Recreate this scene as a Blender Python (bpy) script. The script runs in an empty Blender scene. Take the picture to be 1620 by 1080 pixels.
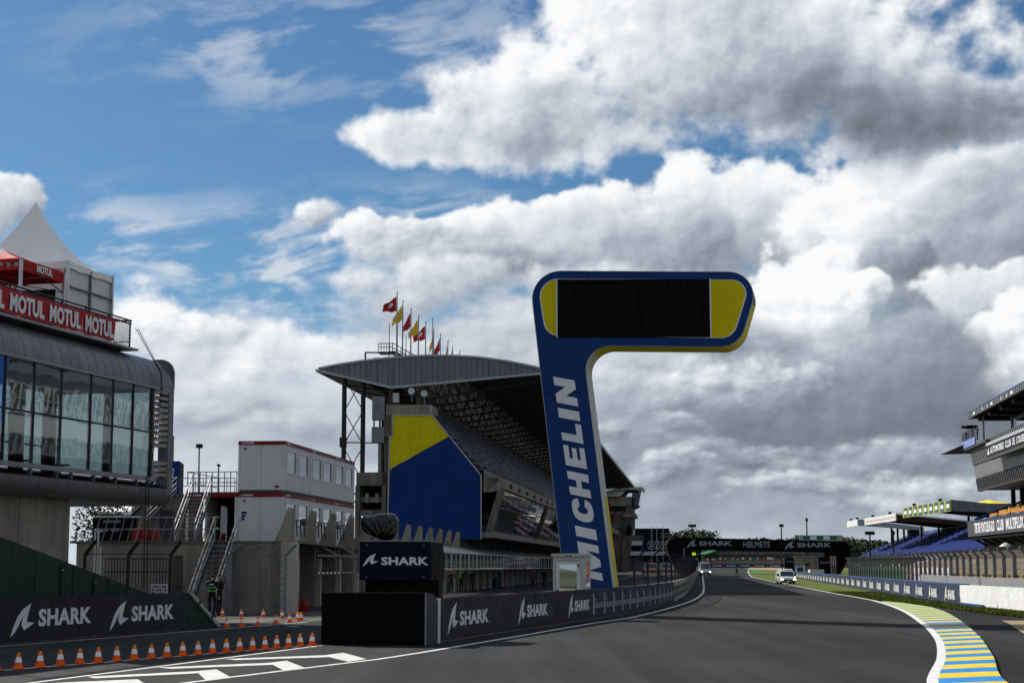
import bpy, bmesh, math, random
import numpy as np
from math import sin, cos, tan, atan, atan2, pi, radians, sqrt
from mathutils import Vector, Matrix
random.seed(7)
sc = bpy.context.scene
COL = sc.collection

# ---------------------------------------------------------------- camera
F = 2700.0                      # focal length in photo pixels (photo is 1620 x 1080)
PITCH = atan(355 / F)           # horizon sits at photo row 895
H = 2.0                         # eye height in metres
TH = atan(.1085 * cos(PITCH))   # the straight runs 6 degrees right of the view
cam = bpy.data.cameras.new('camera'); co = bpy.data.objects.new('camera', cam); COL.objects.link(co)
cam.sensor_width = 36; cam.lens = 36 * F / 1620; cam.clip_end = 6000; cam.clip_start = .1
co.location = (0, 0, H); co.rotation_euler = (pi / 2 + PITCH, 0, 0)
sc.camera = co

# ---------------------------------------------------------------- sun and sky
SUN_AZ, SUN_EL = 42.0, 34.0     # degrees left of the view direction, degrees up
sd = Vector((-sin(radians(SUN_AZ)) * cos(radians(SUN_EL)), cos(radians(SUN_AZ)) * cos(radians(SUN_EL)), sin(radians(SUN_EL))))
sl = bpy.data.lights.new('sun', 'SUN'); sl.energy = 5.0; sl.angle = radians(.53); sl.color = (1, .95, .87)
so = bpy.data.objects.new('sun', sl); COL.objects.link(so); so.location = (-60, 60, 90)
so.rotation_euler = sd.to_track_quat('Z', 'Y').to_euler()
sc.view_settings.view_transform = 'Standard'; sc.view_settings.look = 'None'
sc.view_settings.exposure = .4; sc.view_settings.gamma = 1; sc.view_settings.use_curve_mapping = False
sc.cycles.max_bounces = 6; sc.cycles.transparent_max_bounces = 16
sc.cycles.caustics_reflective = False; sc.cycles.caustics_refractive = False

world = bpy.data.worlds.new('World'); sc.world = world; world.use_nodes = True
NT = world.node_tree; NT.nodes.clear()

# the clouds: layered fractal noise worked out here over azimuth and elevation, kept in two generated pictures
def sky_clouds(A, E):
    """cloud radiance and opacity for azimuth A (degrees right of +Y) and elevation E (degrees)"""
    f4 = np.float32
    A = A.astype(f4); E = E.astype(f4)
    U = 810 + A * 47.1; V = 895 - E * 47.1          # the same angles in photo units
    def hsh(ix, iy, s):
        h = (ix.astype(np.uint32) * np.uint32(374761393) + iy.astype(np.uint32) * np.uint32(668265263) + np.uint32((s * 2654435761 + 12345) % 4294967296))
        h = (h ^ (h >> np.uint32(16))) * np.uint32(2246822507)
        h = (h ^ (h >> np.uint32(13))) * np.uint32(3266489909)
        return h ^ (h >> np.uint32(16))
    def perlin(x, y, s):
        x0 = np.floor(x); y0 = np.floor(y); fx = x - x0; fy = y - y0
        ix = x0.astype(np.int32); iy = y0.astype(np.int32)
        ux = fx * fx * fx * (fx * (fx * 6 - 15) + 10); uy = fy * fy * fy * (fy * (fy * 6 - 15) + 10)
        def g(i, j):
            a = hsh(ix + i, iy + j, s).astype(f4) * f4(2 * np.pi / 4294967296.)
            return np.cos(a) * (fx - i) + np.sin(a) * (fy - j)
        n0 = g(0, 0); n0 += ux * (g(1, 0) - n0)
        n1 = g(0, 1); n1 += ux * (g(1, 1) - n1)
        return (n0 + uy * (n1 - n0)) * f4(1.5)
    def fbm(x, y, s, o, r=.5):
        t = 0; a = 1.; k = 1.
        for i in range(o):
            t = t + a * perlin(x * f4(k) + f4(i * 7.3), y * f4(k) + f4(i * 3.1), s + i); a *= r; k *= 2.03
        return t
    def worley(x, y, s):
        x0 = np.floor(x); y0 = np.floor(y); ix = x0.astype(np.int32); iy = y0.astype(np.int32)
        best = np.full(x.shape, 9., f4)
        for i in (-1, 0, 1):
            for j in (-1, 0, 1):
                h = hsh(ix + i, iy + j, s)
                px = x0 + i + (h & np.uint32(65535)).astype(f4) / f4(65536.); py = y0 + j + (h >> np.uint32(16)).astype(f4) / f4(65536.)
                best = np.minimum(best, (px - x) ** 2 + (py - y) ** 2)
        return np.sqrt(best)
    def ss(x, a, b):
        t = np.clip((x - a) / (b - a), 0, 1); return t * t * (3 - 2 * t)
    # warped coordinates
    w1 = fbm(A * .14, E * .17, 3, 2); w2 = fbm(A * .14 + 40, E * .17, 11, 2)
    v1 = fbm(A * .8, E * .8, 23, 3, .4); v2 = fbm(A * .8 + 17, E * .8, 31, 3, .4)
    Aw = A + w1 * 1.3 + v1 * .14; Ew = E + w2 * 1.0 + v2 * .14
    Uw = 810 + Aw * 47.1; Vw = 895 - Ew * 47.1
    def bl(u, v, ru, rv, warp=1):
        a, b = (Uw, Vw) if warp else (U, V)
        return 1 - np.sqrt(((a - u) / ru) ** 2 + ((b - v) / rv) ** 2)
    def union(bs, k=.18):
        t = None
        for b in bs:
            q = bl(*b)
            if t is None: t = q
            else:
                h = np.clip(.5 + .5 * (q - t) / k, 0, 1); t = t + (q - t) * h + k * h * (1 - h)
        return t
    def soft(u, v, ru, rv): return np.exp(-(((Uw - u) / ru) ** 2 + ((Vw - v) / rv) ** 2))
    win = ss(-np.abs(A), -25, -18) * ss(-E, -27, -20)
    # puffs: rounded heads at three sizes, and a fine fractal
    def puffs(s, k=1.):
        p = 0; a = .5; f = .42 * k
        for i in range(4):
            d = worley(A * f4(f) + w1 * .15, E * f4(f * 1.15) + w2 * .15, s + i * 5)
            p = p + a * (1 - d * 1.15); a *= .52; f *= 2.15
        return p
    pf = puffs(101); pf2 = puffs(211, .8)
    fr = fbm(A * .5, E * .6, 301, 6, .56); fr2 = fbm(A * .36 + 9, E * .62, 401, 6, .56)
    bigA = fbm(A * .085 + 3, E * .13, 501, 3)
    far = np.clip(bigA * 1.6 + .18, -1, 1)
    # relief: how a field falls towards the sun (up and left)
    dA = float(abs(A[0, 1] - A[0, 0])); dE = float(abs(E[1, 0] - E[0, 0])); sgn = 1 if E[1, 0] > E[0, 0] else -1
    def toward_sun(f, step):
        i = max(1, int(round(step / dA))); j = max(1, int(round(step / dE))) * sgn
        g = np.roll(f, (-j, i), (0, 1)); return (f - g)
    col = np.zeros(A.shape + (3,), f4); alpha = np.zeros(A.shape, f4)
    def tone(t):
        xs = (0, .18, .38, .58, .78, 1.)
        return np.stack([np.interp(t, xs, c) for c in ((.105, .150, .235, .40, .64, .93), (.120, .172, .272, .45, .685, .94), (.142, .206, .325, .515, .74, .95))], -1).astype(f4)
    def over(t, a):
        nonlocal col, alpha
        c = tone(np.clip(t, 0, 1)); a = np.clip(a, 0, 1)
        col = col * (1 - a[..., None]) + c * a[..., None]; alpha = alpha * (1 - a) + a
    # --- high wisps
    wx = A * .22 + E * .16 + w1 * .5; wy = E * .9 - A * .16 + w2 * .5
    wi = fbm(wx, wy, 601, 6, .62) + fr * .3
    wm = soft(380, 65, 230, 70) * .38 + soft(330, 405, 240, 60) * .6 + soft(520, 450, 260, 70) * .85 + soft(720, 330, 130, 45) * .5 + soft(640, 110, 300, 70) * .3 + soft(120, 370, 140, 70) * .3 + soft(850, 60, 300, 90) * .25
    wisp = np.clip(ss(wi, -.5, .9) * wm, 0, .8) * win + ss(wi, .05, 1.) * .3 * (1 - win)
    over(np.full(A.shape, .84, f4), wisp)
    # --- low pale bank along the horizon, grey to the right
    cov = union(((250, 860, 700, 330), (900, 740, 600, 300), (1300, 760, 800, 360)), .3) + ss(V, 560, 800) * .8
    cov = cov * win + (1 - win) * (ss(-E, -16, -2) * .9 - .25)
    f = cov + fr2 * .28 + pf2 * .22 - .06
    a = ss(f, .0, .38)
    rel = toward_sun(pf2 * .6 + fr2 * .4, .34)
    g2 = fbm(A * .13, E * .34, 811, 5, .52)
    t = .68 + rel * .15 + g2 * .12 + .08 * ss(V, 640, 840) - ss(Uw, 600, 1100) * .12 * win - .24 * soft(1270, 650, 400, 90) - .20 * soft(1480, 650, 240, 120) - .08 * soft(1100, 760, 500, 60) + .12 * soft(260, 560, 320, 120) + .05 * soft(150, 700, 300, 120) + (1 - win) * bigA * .2
    over(t, a * .96)
    # --- heaps of cumulus, far ones first: (u, v, half width, half height, tone, contrast, softness)
    def heap(u, v, ru, rv, b, k=1., soft_=.11, seed=0, flat=.0):
        m = (np.abs(U - u) < max(ru * 1.8, ru + 70)) & (np.abs(V - v) < max(rv * 2.2, rv + 70))
        r = np.where(m.any(1))[0]; c = np.where(m.any(0))[0]
        if len(r) < 8 or len(c) < 8: return
        sl = (slice(r[0], r[-1] + 1), slice(c[0], c[-1] + 1))
        x = (Uw[sl] - u) / ru; y = (Vw[sl] - v) / rv
        kf = f4(min(2.2, max(.8, 110. / max(40, min(ru, rv * 1.4)))))
        p = 0; am = .55; fq = .36 * kf
        for i in range(5):
            d = worley(A[sl] * f4(fq), E[sl] * f4(fq * 1.1 * min(2.4, max(1., ru / rv / 2.2))), 900 + seed * 31 + i * 5); p = p + am * (1 - d * 1.1); am *= .47; fq *= f4(2.1)
        q = fr[sl]; yy = np.where(y > 0, y * (1 + flat), y)
        cv = 1 - np.sqrt(x * x + yy * yy)
        f = cv * .95 + p * .8 + q * .16 - .32
        a = ss(f, .0, soft_ + .10 + .6 * ss(y, -.2, 1.))
        rel = toward_sun(p + cv * (.5 * min(1., rv / 90.)), .30); fine = toward_sun(p + q * .3, .11)
        side = np.clip((-x * .5 - y * .75), -1, 1)
        t = b + .02 + k * (rel * .34 + fine * .24 + side * .22) - .06 * ss(f, .2, 1.) + q * .04
        T = np.clip(t, 0, 1)
        cc = tone(T); a = a * win[sl]
        col[sl] = col[sl] * (1 - a[..., None]) + cc * a[..., None]; alpha[sl] = alpha[sl] * (1 - a) + a
    for i, h in enumerate(HEAPS): heap(*h[:5], *(h[5:] if len(h) > 5 else ()), seed=i)
    # the same kind of broken cumulus over the rest of the sky
    f = far * .9 + pf * .6 + fr * .22 - .25 - win * 3
    over(.66 + toward_sun(pf + fr * .4, .4) * .45 - ss(far, .1, .9) * .2, ss(f, 0, .25))
    # --- the big cloud overhead: white upper left, dark base to the right
    cov = union(((1230, 90, 360, 165), (860, 160, 180, 105), (680, 215, 130, 50), (1000, 20, 150, 110), (1470, 205, 220, 85), (1620, 250, 120, 60)), .22)
    cov = cov * win + (1 - win) * (far * .8 - .35)
    f = cov * 1.05 + fr * .24 + pf2 * .34 - .08
    a = ss(f, .0, .42)
    rel = toward_sun(pf2 * .6 + fr * .5 + cov * .6, .42); fine = toward_sun(pf2 * .5 + fr * .4, .13)
    t = .93 + rel * .18 + fine * .11 + fr * .02 - .36 * soft(1420, 190, 260, 75) - .26 * soft(1210, 155, 200, 90) - .26 * soft(1570, 235, 160, 50) - .16 * soft(1180, 40, 110, 60) - .12 * soft(820, 190, 120, 50) - .16 * soft(970, 195, 150, 45) - .20 * ss(Vw, 60, 250) * ss(cov, .1, .6) + .08 * soft(900, 90, 120, 80) + .06 * soft(700, 215, 130, 40) - (1 - win) * .12
    over(t, a)
    return col, alpha
HEAPS = (
    (1180, 350, 190, 90, .80), (1420, 360, 200, 110, .80), (1010, 350, 130, 60, .80), (1600, 380, 90, 110, .62),
    (880, 400, 190, 90, .74), (720, 400, 120, 60, .78), (620, 395, 90, 50, .76), (505, 352, 46, 34, .74, 1., .4), (-20, 345, 80, 62, .70),
    (1080, 410, 150, 70, .50, 1., .4), (1340, 400, 120, 90, .82), (1490, 450, 180, 120, .50), (780, 450, 140, 55, .46, 1., .5), (700, 480, 170, 60, .70, .8, .5),
    (1265, 440, 75, 75, .90, 1.2), (1400, 420, 80, 55, .46, 1.1), (1240, 510, 100, 60, .84), (1325, 470, 70, 40, .88, 1.2), (1000, 500, 200, 70, .66, .8, .5),
    (1560, 490, 110, 60, .72), (1600, 570, 60, 90, .90, 1.1), (1450, 580, 140, 80, .42, .8, .4), (1120, 545, 200, 60, .50, .8, .5), (1330, 600, 170, 80, .46, .9, .5), (1010, 590, 150, 60, .74, .8, .5), (860, 560, 200, 60, .70, .6, .6),
    (420, 570, 160, 60, .86, .8, .4), (250, 540, 150, 60, .86, .9, .4), (330, 520, 120, 40, .84, .8, .4), (600, 580, 130, 50, .78, .6, .6),
    (1270, 650, 280, 90, .34, .7, .7), (1480, 650, 200, 100, .34, .7, .7), (1060, 640, 170, 60, .60, .9, .5), (1040, 705, 150, 36, .50, .8, .5), (1240, 610, 90, 40, .52, 1., .4), (1150, 615, 120, 40, .66, 1., .35),
    (1230, 735, 150, 40, .42, .8, .6), (1420, 745, 150, 44, .48, .8, .6), (1090, 765, 140, 36, .52, .9, .5), (1310, 785, 140, 34, .56, .9, .5), (1500, 785, 130, 38, .58, .9, .5),
    (330, 660, 170, 50, .66, .6, .6), (480, 720, 170, 50, .60, .6, .6))

def build_sky():
    nt = NT; L = nt.links
    def picture(name, a0, a1, e0, e1, k):
        w, h = int((a1 - a0) * k), int((e1 - e0) * k)
        A, Ev = np.meshgrid(a0 + (np.arange(w) + .5) / k, e0 + (np.arange(h) + .5) / k)
        c, al = sky_clouds(A, Ev)
        im = bpy.data.images.new(name, w, h, alpha=True, float_buffer=True)
        im.alpha_mode = 'CHANNEL_PACKED'
        im.colorspace_settings.name = 'Non-Color'
        im.pixels.foreach_set(np.concatenate([c, al[..., None]], -1).astype(np.float32).ravel()); im.update()
        return im
    def node(t, **k):
        n = nt.nodes.new(t)
        for a, b in k.items(): setattr(n, a, b)
        return n
    def math(o, a, b=None):
        n = node('ShaderNodeMath', operation=o)
        for i, x in enumerate((a, b)):
            if x is None: continue
            if isinstance(x, (int, float)): n.inputs[i].default_value = x
            else: L.new(x, n.inputs[i])
        return n.outputs[0]
    def ramp(x, a, b, lo, hi, kind='LINEAR'):
        n = node('ShaderNodeMapRange', interpolation_type=kind); L.new(x, n.inputs[0])
        for i, q in enumerate((a, b, lo, hi)): n.inputs[i + 1].default_value = q
        return n.outputs[0]
    tc = node('ShaderNodeTexCoord'); sep = node('ShaderNodeSeparateXYZ'); L.new(tc.outputs['Generated'], sep.inputs[0])
    X, Y, Z = (sep.outputs[i] for i in range(3))
    A = math('MULTIPLY', math('ARCTAN2', X, Y), 57.2958); El = math('MULTIPLY', math('ARCSINE', Z), 57.2958)
    def look(im, a0, a1, e0, e1):
        cx = node('ShaderNodeCombineXYZ'); L.new(ramp(A, a0, a1, 0, 1), cx.inputs[0]); L.new(ramp(El, e0, e1, 0, 1), cx.inputs[1])
        t = node('ShaderNodeTexImage', image=im, extension='EXTEND', interpolation='Cubic'); L.new(cx.outputs[0], t.inputs[0])
        return t
    near = look(picture('clouds_ahead', -26, 26, -3, 28, 30), -26, 26, -3, 28)
    rest = look(picture('clouds_around', -180, 180, -10, 90, 4), -180, 180, -10, 90)
    w = math('MULTIPLY', ramp(math('ABSOLUTE', A), 22, 25.5, 1, 0, 'SMOOTHSTEP'), ramp(El, 24, 27.5, 1, 0, 'SMOOTHSTEP'))
    def mix(f, a, b):
        n = node('ShaderNodeMix', data_type='RGBA'); L.new(f, n.inputs[0]); L.new(a, n.inputs[6]); L.new(b, n.inputs[7]); return n.outputs[2]
    col = mix(w, rest.outputs[0], near.outputs[0])
    al = math('ADD', math('MULTIPLY', rest.outputs[1], math('SUBTRACT', 1, w)), math('MULTIPLY', near.outputs[1], w))
    sky = node('ShaderNodeTexSky', sky_type='NISHITA', sun_disc=False)
    sky.sun_elevation = radians(SUN_EL); sky.sun_rotation = radians(-SUN_AZ); sky.altitude = 50
    sky.air_density = 1.0; sky.dust_density = .35; sky.ozone_density = 3.0
    def scale(c, k):
        n = node('ShaderNodeVectorMath', operation='SCALE'); L.new(c, n.inputs[0])
        if isinstance(k, (int, float)): n.inputs[3].default_value = k
        else: L.new(k, n.inputs[3])
        return n.outputs[0]
    a = node('ShaderNodeVectorMath', operation='ADD')
    tint = node('ShaderNodeVectorMath', operation='MULTIPLY'); L.new(sky.outputs[0], tint.inputs[0]); tint.inputs[1].default_value = (.50, .76, .93)
    L.new(scale(scale(tint.outputs[0], SKY_GAIN), math('SUBTRACT', 1, al)), a.inputs[0]); L.new(scale(col, CLOUD_GAIN), a.inputs[1])
    bg = node('ShaderNodeBackground'); L.new(a.outputs[0], bg.inputs[0]); bg.inputs[1].default_value = .1
    out = node('ShaderNodeOutputWorld'); L.new(bg.outputs[0], out.inputs[0])
SKY_GAIN, CLOUD_GAIN = .55, 7.75
build_sky()
world.cycles.sampling_method = 'MANUAL'; world.cycles.sample_map_resolution = 1024
# ---------------------------------------------------------------- helpers
def ray(u, v):
    x = (u - 810) / F; y = (540 - v) / F
    return (x, cos(PITCH) - y * sin(PITCH), sin(PITCH) + y * cos(PITCH))
def G(u, v, z=0.):                      # where a photo pixel meets the ground
    d = ray(u, v); k = (z - H) / d[2]; return Vector((d[0] * k, d[1] * k, z))
def D(u, v, y):                         # a photo pixel at a known distance
    d = ray(u, v); k = y / d[1]; return Vector((d[0] * k, y, H + d[2] * k))
class Frame:
    def __init__(s, rz=0., o=(0, 0, 0)): s.rz = rz; s.o = Vector(o); s.m = Matrix.Rotation(rz, 3, 'Z'); s.i = s.m.inverted()
    def w(s, p): return s.m @ Vector(p) + s.o
    def l(s, p): return s.i @ (Vector(p) - s.o)
WLD = Frame(); TRK = Frame(-TH)         # TRK: x to the right of the straight, y along it
def gz(s):                              # the far end of the straight climbs a little
    return 0. if s < 330 else min((s - 330) * .0068, 1.97)
def rs_of(u, v): 
    p = TRK.l(G(u, v)); return (p.x, p.y)

class MB:
    """collects faces; coordinates are those of a thing's frame"""
    def __init__(s): s.v = []; s.f = []
    def add(s, vs, fs):
        n = len(s.v); s.v += [tuple(p) for p in vs]; s.f += [tuple(i + n for i in f) for f in fs]; return s
    def poly(s, *p): return s.add(p, [tuple(range(len(p)))])
    def box(s, x0, x1, y0, y1, z0, z1):
        return s.add([(x, y, z) for z in (z0, z1) for y in (y0, y1) for x in (x0, x1)], [(0, 2, 3, 1), (4, 5, 7, 6), (0, 1, 5, 4), (2, 6, 7, 3), (0, 4, 6, 2), (1, 3, 7, 5)])
    def hexa(s, a, b):                  # two four-cornered ends
        return s.add(list(a) + list(b), [(3, 2, 1, 0), (4, 5, 6, 7), (0, 1, 5, 4), (1, 2, 6, 5), (2, 3, 7, 6), (3, 0, 4, 7)])
    def prism(s, a, d):                 # polygon a pushed along d
        n = len(a); d = Vector(d); b = [Vector(p) + d for p in a]
        return s.add(list(a) + b, [tuple(range(n - 1, -1, -1)), tuple(range(n, 2 * n))] + [(i, (i + 1) % n, (i + 1) % n + n, i + n) for i in range(n)])
    def bar(s, p, q, w, h=None, up=(0, 0, 1)):   # rectangular bar
        p = Vector(p); q = Vector(q); h = w if h is None else h; d = (q - p).normalized(); up = Vector(up)
        if abs(d.dot(up)) > .98: up = Vector((0, 1, 0))
        a = d.cross(up).normalized() * (w / 2); b = a.cross(d).normalized() * (h / 2)
        return s.hexa([p - a - b, p + a - b, p + a + b, p - a + b], [q - a - b, q + a - b, q + a + b, q - a + b])
    def tube(s, p, q, r, n=8, r2=None):
        p = Vector(p); q = Vector(q); r2 = r if r2 is None else r2; d = (q - p).normalized()
        u = d.orthogonal().normalized(); w = d.cross(u)
        e = [u * cos(2 * pi * i / n) + w * sin(2 * pi * i / n) for i in range(n)]
        return s.add([p + k * r for k in e] + [q + k * r2 for k in e], [(i, (i + 1) % n, (i + 1) % n + n, i + n) for i in range(n)] + [tuple(range(n - 1, -1, -1)), tuple(range(n, 2 * n))])
    def path(s, pts, r, n=6):
        for a, b in zip(pts, pts[1:]): s.tube(a, b, r, n)
        return s
    def lathe(s, prof, n=16, c=(0, 0, 0), sq=False):
        c = Vector(c); base = len(s.v)
        for r, z in prof:
            for i in range(n): s.v.append((c.x + r * cos(2 * pi * (i + .5) / n), c.y + r * sin(2 * pi * (i + .5) / n), c.z + z))
        for k in range(len(prof) - 1):
            for i in range(n):
                j = (i + 1) % n; s.f.append((base + k * n + i, base + k * n + j, base + (k + 1) * n + j, base + (k + 1) * n + i))
        s.f.append(tuple(base + i for i in range(n - 1, -1, -1))); s.f.append(tuple(base + (len(prof) - 1) * n + i for i in range(n)))
        return s
    def grid(s, rows):                  # rows of points -> sheet
        n = len(rows[0]); b = len(s.v)
        for r in rows: s.v += [tuple(p) for p in r]
        for i in range(len(rows) - 1):
            for j in range(n - 1): s.f.append((b + i * n + j, b + i * n + j + 1, b + (i + 1) * n + j + 1, b + (i + 1) * n + j))
        return s
    def mesh(s, name, base=(0, 0, 0), smooth=False, bevel=0., fix=True, seg=2):
        me = bpy.data.meshes.new(name); b = Vector(base)
        me.from_pydata([Vector(p) - b for p in s.v], [], s.f)
        if fix or bevel:
            bm = bmesh.new(); bm.from_mesh(me)
            if fix: bmesh.ops.recalc_face_normals(bm, faces=bm.faces)
            if bevel: bmesh.ops.bevel(bm, geom=[e for e in bm.edges if e.is_manifold and e.calc_face_angle(0) > .5], offset=bevel, segments=seg, affect='EDGES', clamp_overlap=True)
            bm.to_mesh(me); bm.free()
        if smooth:
            me.polygons.foreach_set('use_smooth', [True] * len(me.polygons))
            if smooth is not True: 
                me.set_sharp_from_angle(angle=radians(smooth))
        return me

def props(o, label=None, cat=None, group=None, kind=None):
    for k, x in (('label', label), ('category', cat), ('group', group), ('kind', kind)):
        if x: o[k] = x
    return o
class Thing:
    """an Empty at the thing's base that parents its parts"""
    def __init__(s, name, label, cat, frame=WLD, base=(0, 0, 0), group=None):
        s.o = bpy.data.objects.new(name, None); COL.objects.link(s.o); s.o.empty_display_size = .2
        s.fr = frame; s.b = Vector(base); s.o.location = frame.w(base); s.o.rotation_euler = (0, 0, frame.rz)
        props(s.o, label, cat, group)
    def part(s, name, mb, mat, parent=None, smooth=False, bevel=0., kind=None, label=None, fix=True):
        me = mb.mesh(name, s.b, smooth, bevel, fix); me.materials.append(mat)
        return s.inst(name, me, parent, kind, label)
    def inst(s, name, me, parent=None, kind=None, label=None, loc=None):   # shared mesh data
        o = bpy.data.objects.new(name, me); COL.objects.link(o); o.parent = parent or s.o
        if loc is not None: o.location = loc
        return props(o, label, None, None, kind)
def single(name, mb, mat, label=None, cat=None, frame=WLD, base=(0, 0, 0), group=None, kind=None, smooth=False, bevel=0., fix=True):
    me = mb.mesh(name, base, smooth, bevel, fix); me.materials.append(mat)
    o = bpy.data.objects.new(name, me); COL.objects.link(o); o.location = frame.w(base); o.rotation_euler = (0, 0, frame.rz)
    return props(o, label, cat, group, kind)
def copy_tree(o, parent=None, label=None):
    c = o.copy(); COL.objects.link(c); c.parent = parent
    if label: c['label'] = label
    for ch in list(o.children): copy_tree(ch, c)
    return c
ORD = 'first second third fourth fifth sixth seventh eighth ninth tenth eleventh twelfth thirteenth fourteenth fifteenth sixteenth seventeenth eighteenth nineteenth twentieth twenty-first twenty-second'.split()

# ---------------------------------------------------------------- materials
def M(name, c, rough=.6, metal=0., var=.12, scale=1.5, bump=0., bscale=30., streak=0., spec=.22, dirt=None, coat=0., emit=None):
    m = bpy.data.materials.new(name); m.use_nodes = True; nt = m.node_tree; L = nt.links
    b = nt.nodes['Principled BSDF']; b.inputs['Roughness'].default_value = rough; b.inputs['Metallic'].default_value = metal
    b.inputs['Specular IOR Level'].default_value = spec; b.inputs['Coat Weight'].default_value = coat
    geo = nt.nodes.new('ShaderNodeNewGeometry')
    def nz(sc_, det, vecs=(1, 1, 1), ro=.55):
        mp = nt.nodes.new('ShaderNodeMapping'); L.new(geo.outputs['Position'], mp.inputs[0]); mp.inputs['Scale'].default_value = vecs
        n = nt.nodes.new('ShaderNodeTexNoise'); L.new(mp.outputs[0], n.inputs['Vector']); n.inputs['Scale'].default_value = sc_
        n.inputs['Detail'].default_value = det; n.inputs['Roughness'].default_value = ro
        return n.outputs[0]
    def rg(x, a, b_, lo, hi):
        n = nt.nodes.new('ShaderNodeMapRange'); L.new(x, n.inputs[0])
        for i, q in enumerate((a, b_, lo, hi)): n.inputs[i + 1].default_value = q
        return n.outputs[0]
    def mul(c0, f):
        n = nt.nodes.new('ShaderNodeVectorMath'); n.operation = 'SCALE'; L.new(f, n.inputs[3])
        if isinstance(c0, tuple): n.inputs[0].default_value = c0
        else: L.new(c0, n.inputs[0])
        return n.outputs[0]
    col = mul(tuple(c), rg(nz(scale, 4), .3, .7, 1 - var, 1 + var))
    if streak:
        col = mul(col, rg(nz(2.2, 4, (1, 1, .12)), .35, .65, 1 - streak, 1 + streak * .4))
    if dirt:
        n = nt.nodes.new('ShaderNodeMix'); n.data_type = 'RGBA'; L.new(rg(nz(scale * .7, 6, (1, 1, .5), .65), .5, .72, 0, .8), n.inputs[0])
        L.new(col, n.inputs[6]); n.inputs[7].default_value = tuple(dirt) + (1,); col = n.outputs[2]
    L.new(col, b.inputs['Base Color'])
    if var: L.new(rg(nz(scale * 2.3, 3), .3, .7, max(.02, rough - .08), min(1, rough + .08)), b.inputs['Roughness'])
    if bump:
        bn = nt.nodes.new('ShaderNodeBump'); bn.inputs['Strength'].default_value = bump; bn.inputs['Distance'].default_value = .02 if bscale > 3 else .06
        L.new(nz(bscale, 4), bn.inputs['Height']); L.new(bn.outputs[0], b.inputs['Normal'])
    if emit:
        b.inputs['Emission Color'].default_value = tuple(emit[:3]) + (1,); b.inputs['Emission Strength'].default_value = emit[3]
    return m
def glassy(name, tint=(.02, .03, .035), mixf=.5, rough=.02, rippled=0.):
    """window glass: part clear, part mirror, by the angle of view"""
    m = bpy.data.materials.new(name); m.use_nodes = True; nt = m.node_tree; L = nt.links; nt.nodes.clear()
    out = nt.nodes.new('ShaderNodeOutputMaterial'); mx = nt.nodes.new('ShaderNodeMixShader')
    tr = nt.nodes.new('ShaderNodeBsdfTransparent'); tr.inputs[0].default_value = tuple(tint) + (1,)
    gl = nt.nodes.new('ShaderNodeBsdfGlossy'); gl.inputs['Roughness'].default_value = rough; gl.inputs[0].default_value = (.95, .97, 1, 1)
    fr = nt.nodes.new('ShaderNodeLayerWeight'); fr.inputs[0].default_value = .5; pw_ = nt.nodes.new('ShaderNodeMath'); pw_.operation = 'POWER'; L.new(fr.outputs['Facing'], pw_.inputs[0]); pw_.inputs[1].default_value = 4.5
    k = nt.nodes.new('ShaderNodeMath'); k.operation = 'MULTIPLY_ADD'; L.new(pw_.outputs[0], k.inputs[0]); k.inputs[1].default_value = .9; k.inputs[2].default_value = mixf
    k.use_clamp = True
    L.new(k.outputs[0], mx.inputs[0]); L.new(tr.outputs[0], mx.inputs[1]); L.new(gl.outputs[0], mx.inputs[2]); L.new(mx.outputs[0], out.inputs[0])
    if rippled:
        g = nt.nodes.new('ShaderNodeNewGeometry'); n = nt.nodes.new('ShaderNodeTexNoise'); L.new(g.outputs['Position'], n.inputs['Vector']); n.inputs['Scale'].default_value = .8
        bn = nt.nodes.new('ShaderNodeBump'); bn.inputs['Strength'].default_value = rippled; bn.inputs['Distance'].default_value = .05
        L.new(n.outputs[0], bn.inputs['Height']); L.new(bn.outputs[0], gl.inputs['Normal']); L.new(bn.outputs[0], fr.inputs['Normal'])
    return m
def netting(name, c, cell=.06, wire=.12, rough=.5, metal=.6, frame=None):
    """wire netting too fine to model: wires with holes between them"""
    m = bpy.data.materials.new(name); m.use_nodes = True; nt = m.node_tree; L = nt.links
    b = nt.nodes['Principled BSDF']; b.inputs['Base Color'].default_value = tuple(c) + (1,); b.inputs['Roughness'].default_value = rough; b.inputs['Metallic'].default_value = metal
    tc = nt.nodes.new('ShaderNodeTexCoord'); sep = nt.nodes.new('ShaderNodeSeparateXYZ'); L.new(tc.outputs['Object'], sep.inputs[0])
    def mt(o, *a):
        n = nt.nodes.new('ShaderNodeMath'); n.operation = o
        for i, x in enumerate(a):
            if isinstance(x, (int, float)): n.inputs[i].default_value = x
            else: L.new(x, n.inputs[i])
        return n.outputs[0]
    h = mt('ADD', sep.outputs[0], sep.outputs[1])
    p = mt('ADD', h, sep.outputs[2]); q = mt('SUBTRACT', h, sep.outputs[2])
    w = mt('MAXIMUM', mt('LESS_THAN', mt('FRACT', mt('DIVIDE', p, cell)), wire), mt('LESS_THAN', mt('FRACT', mt('DIVIDE', q, cell)), wire))
    L.new(w, b.inputs['Alpha'])
    return m

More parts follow.
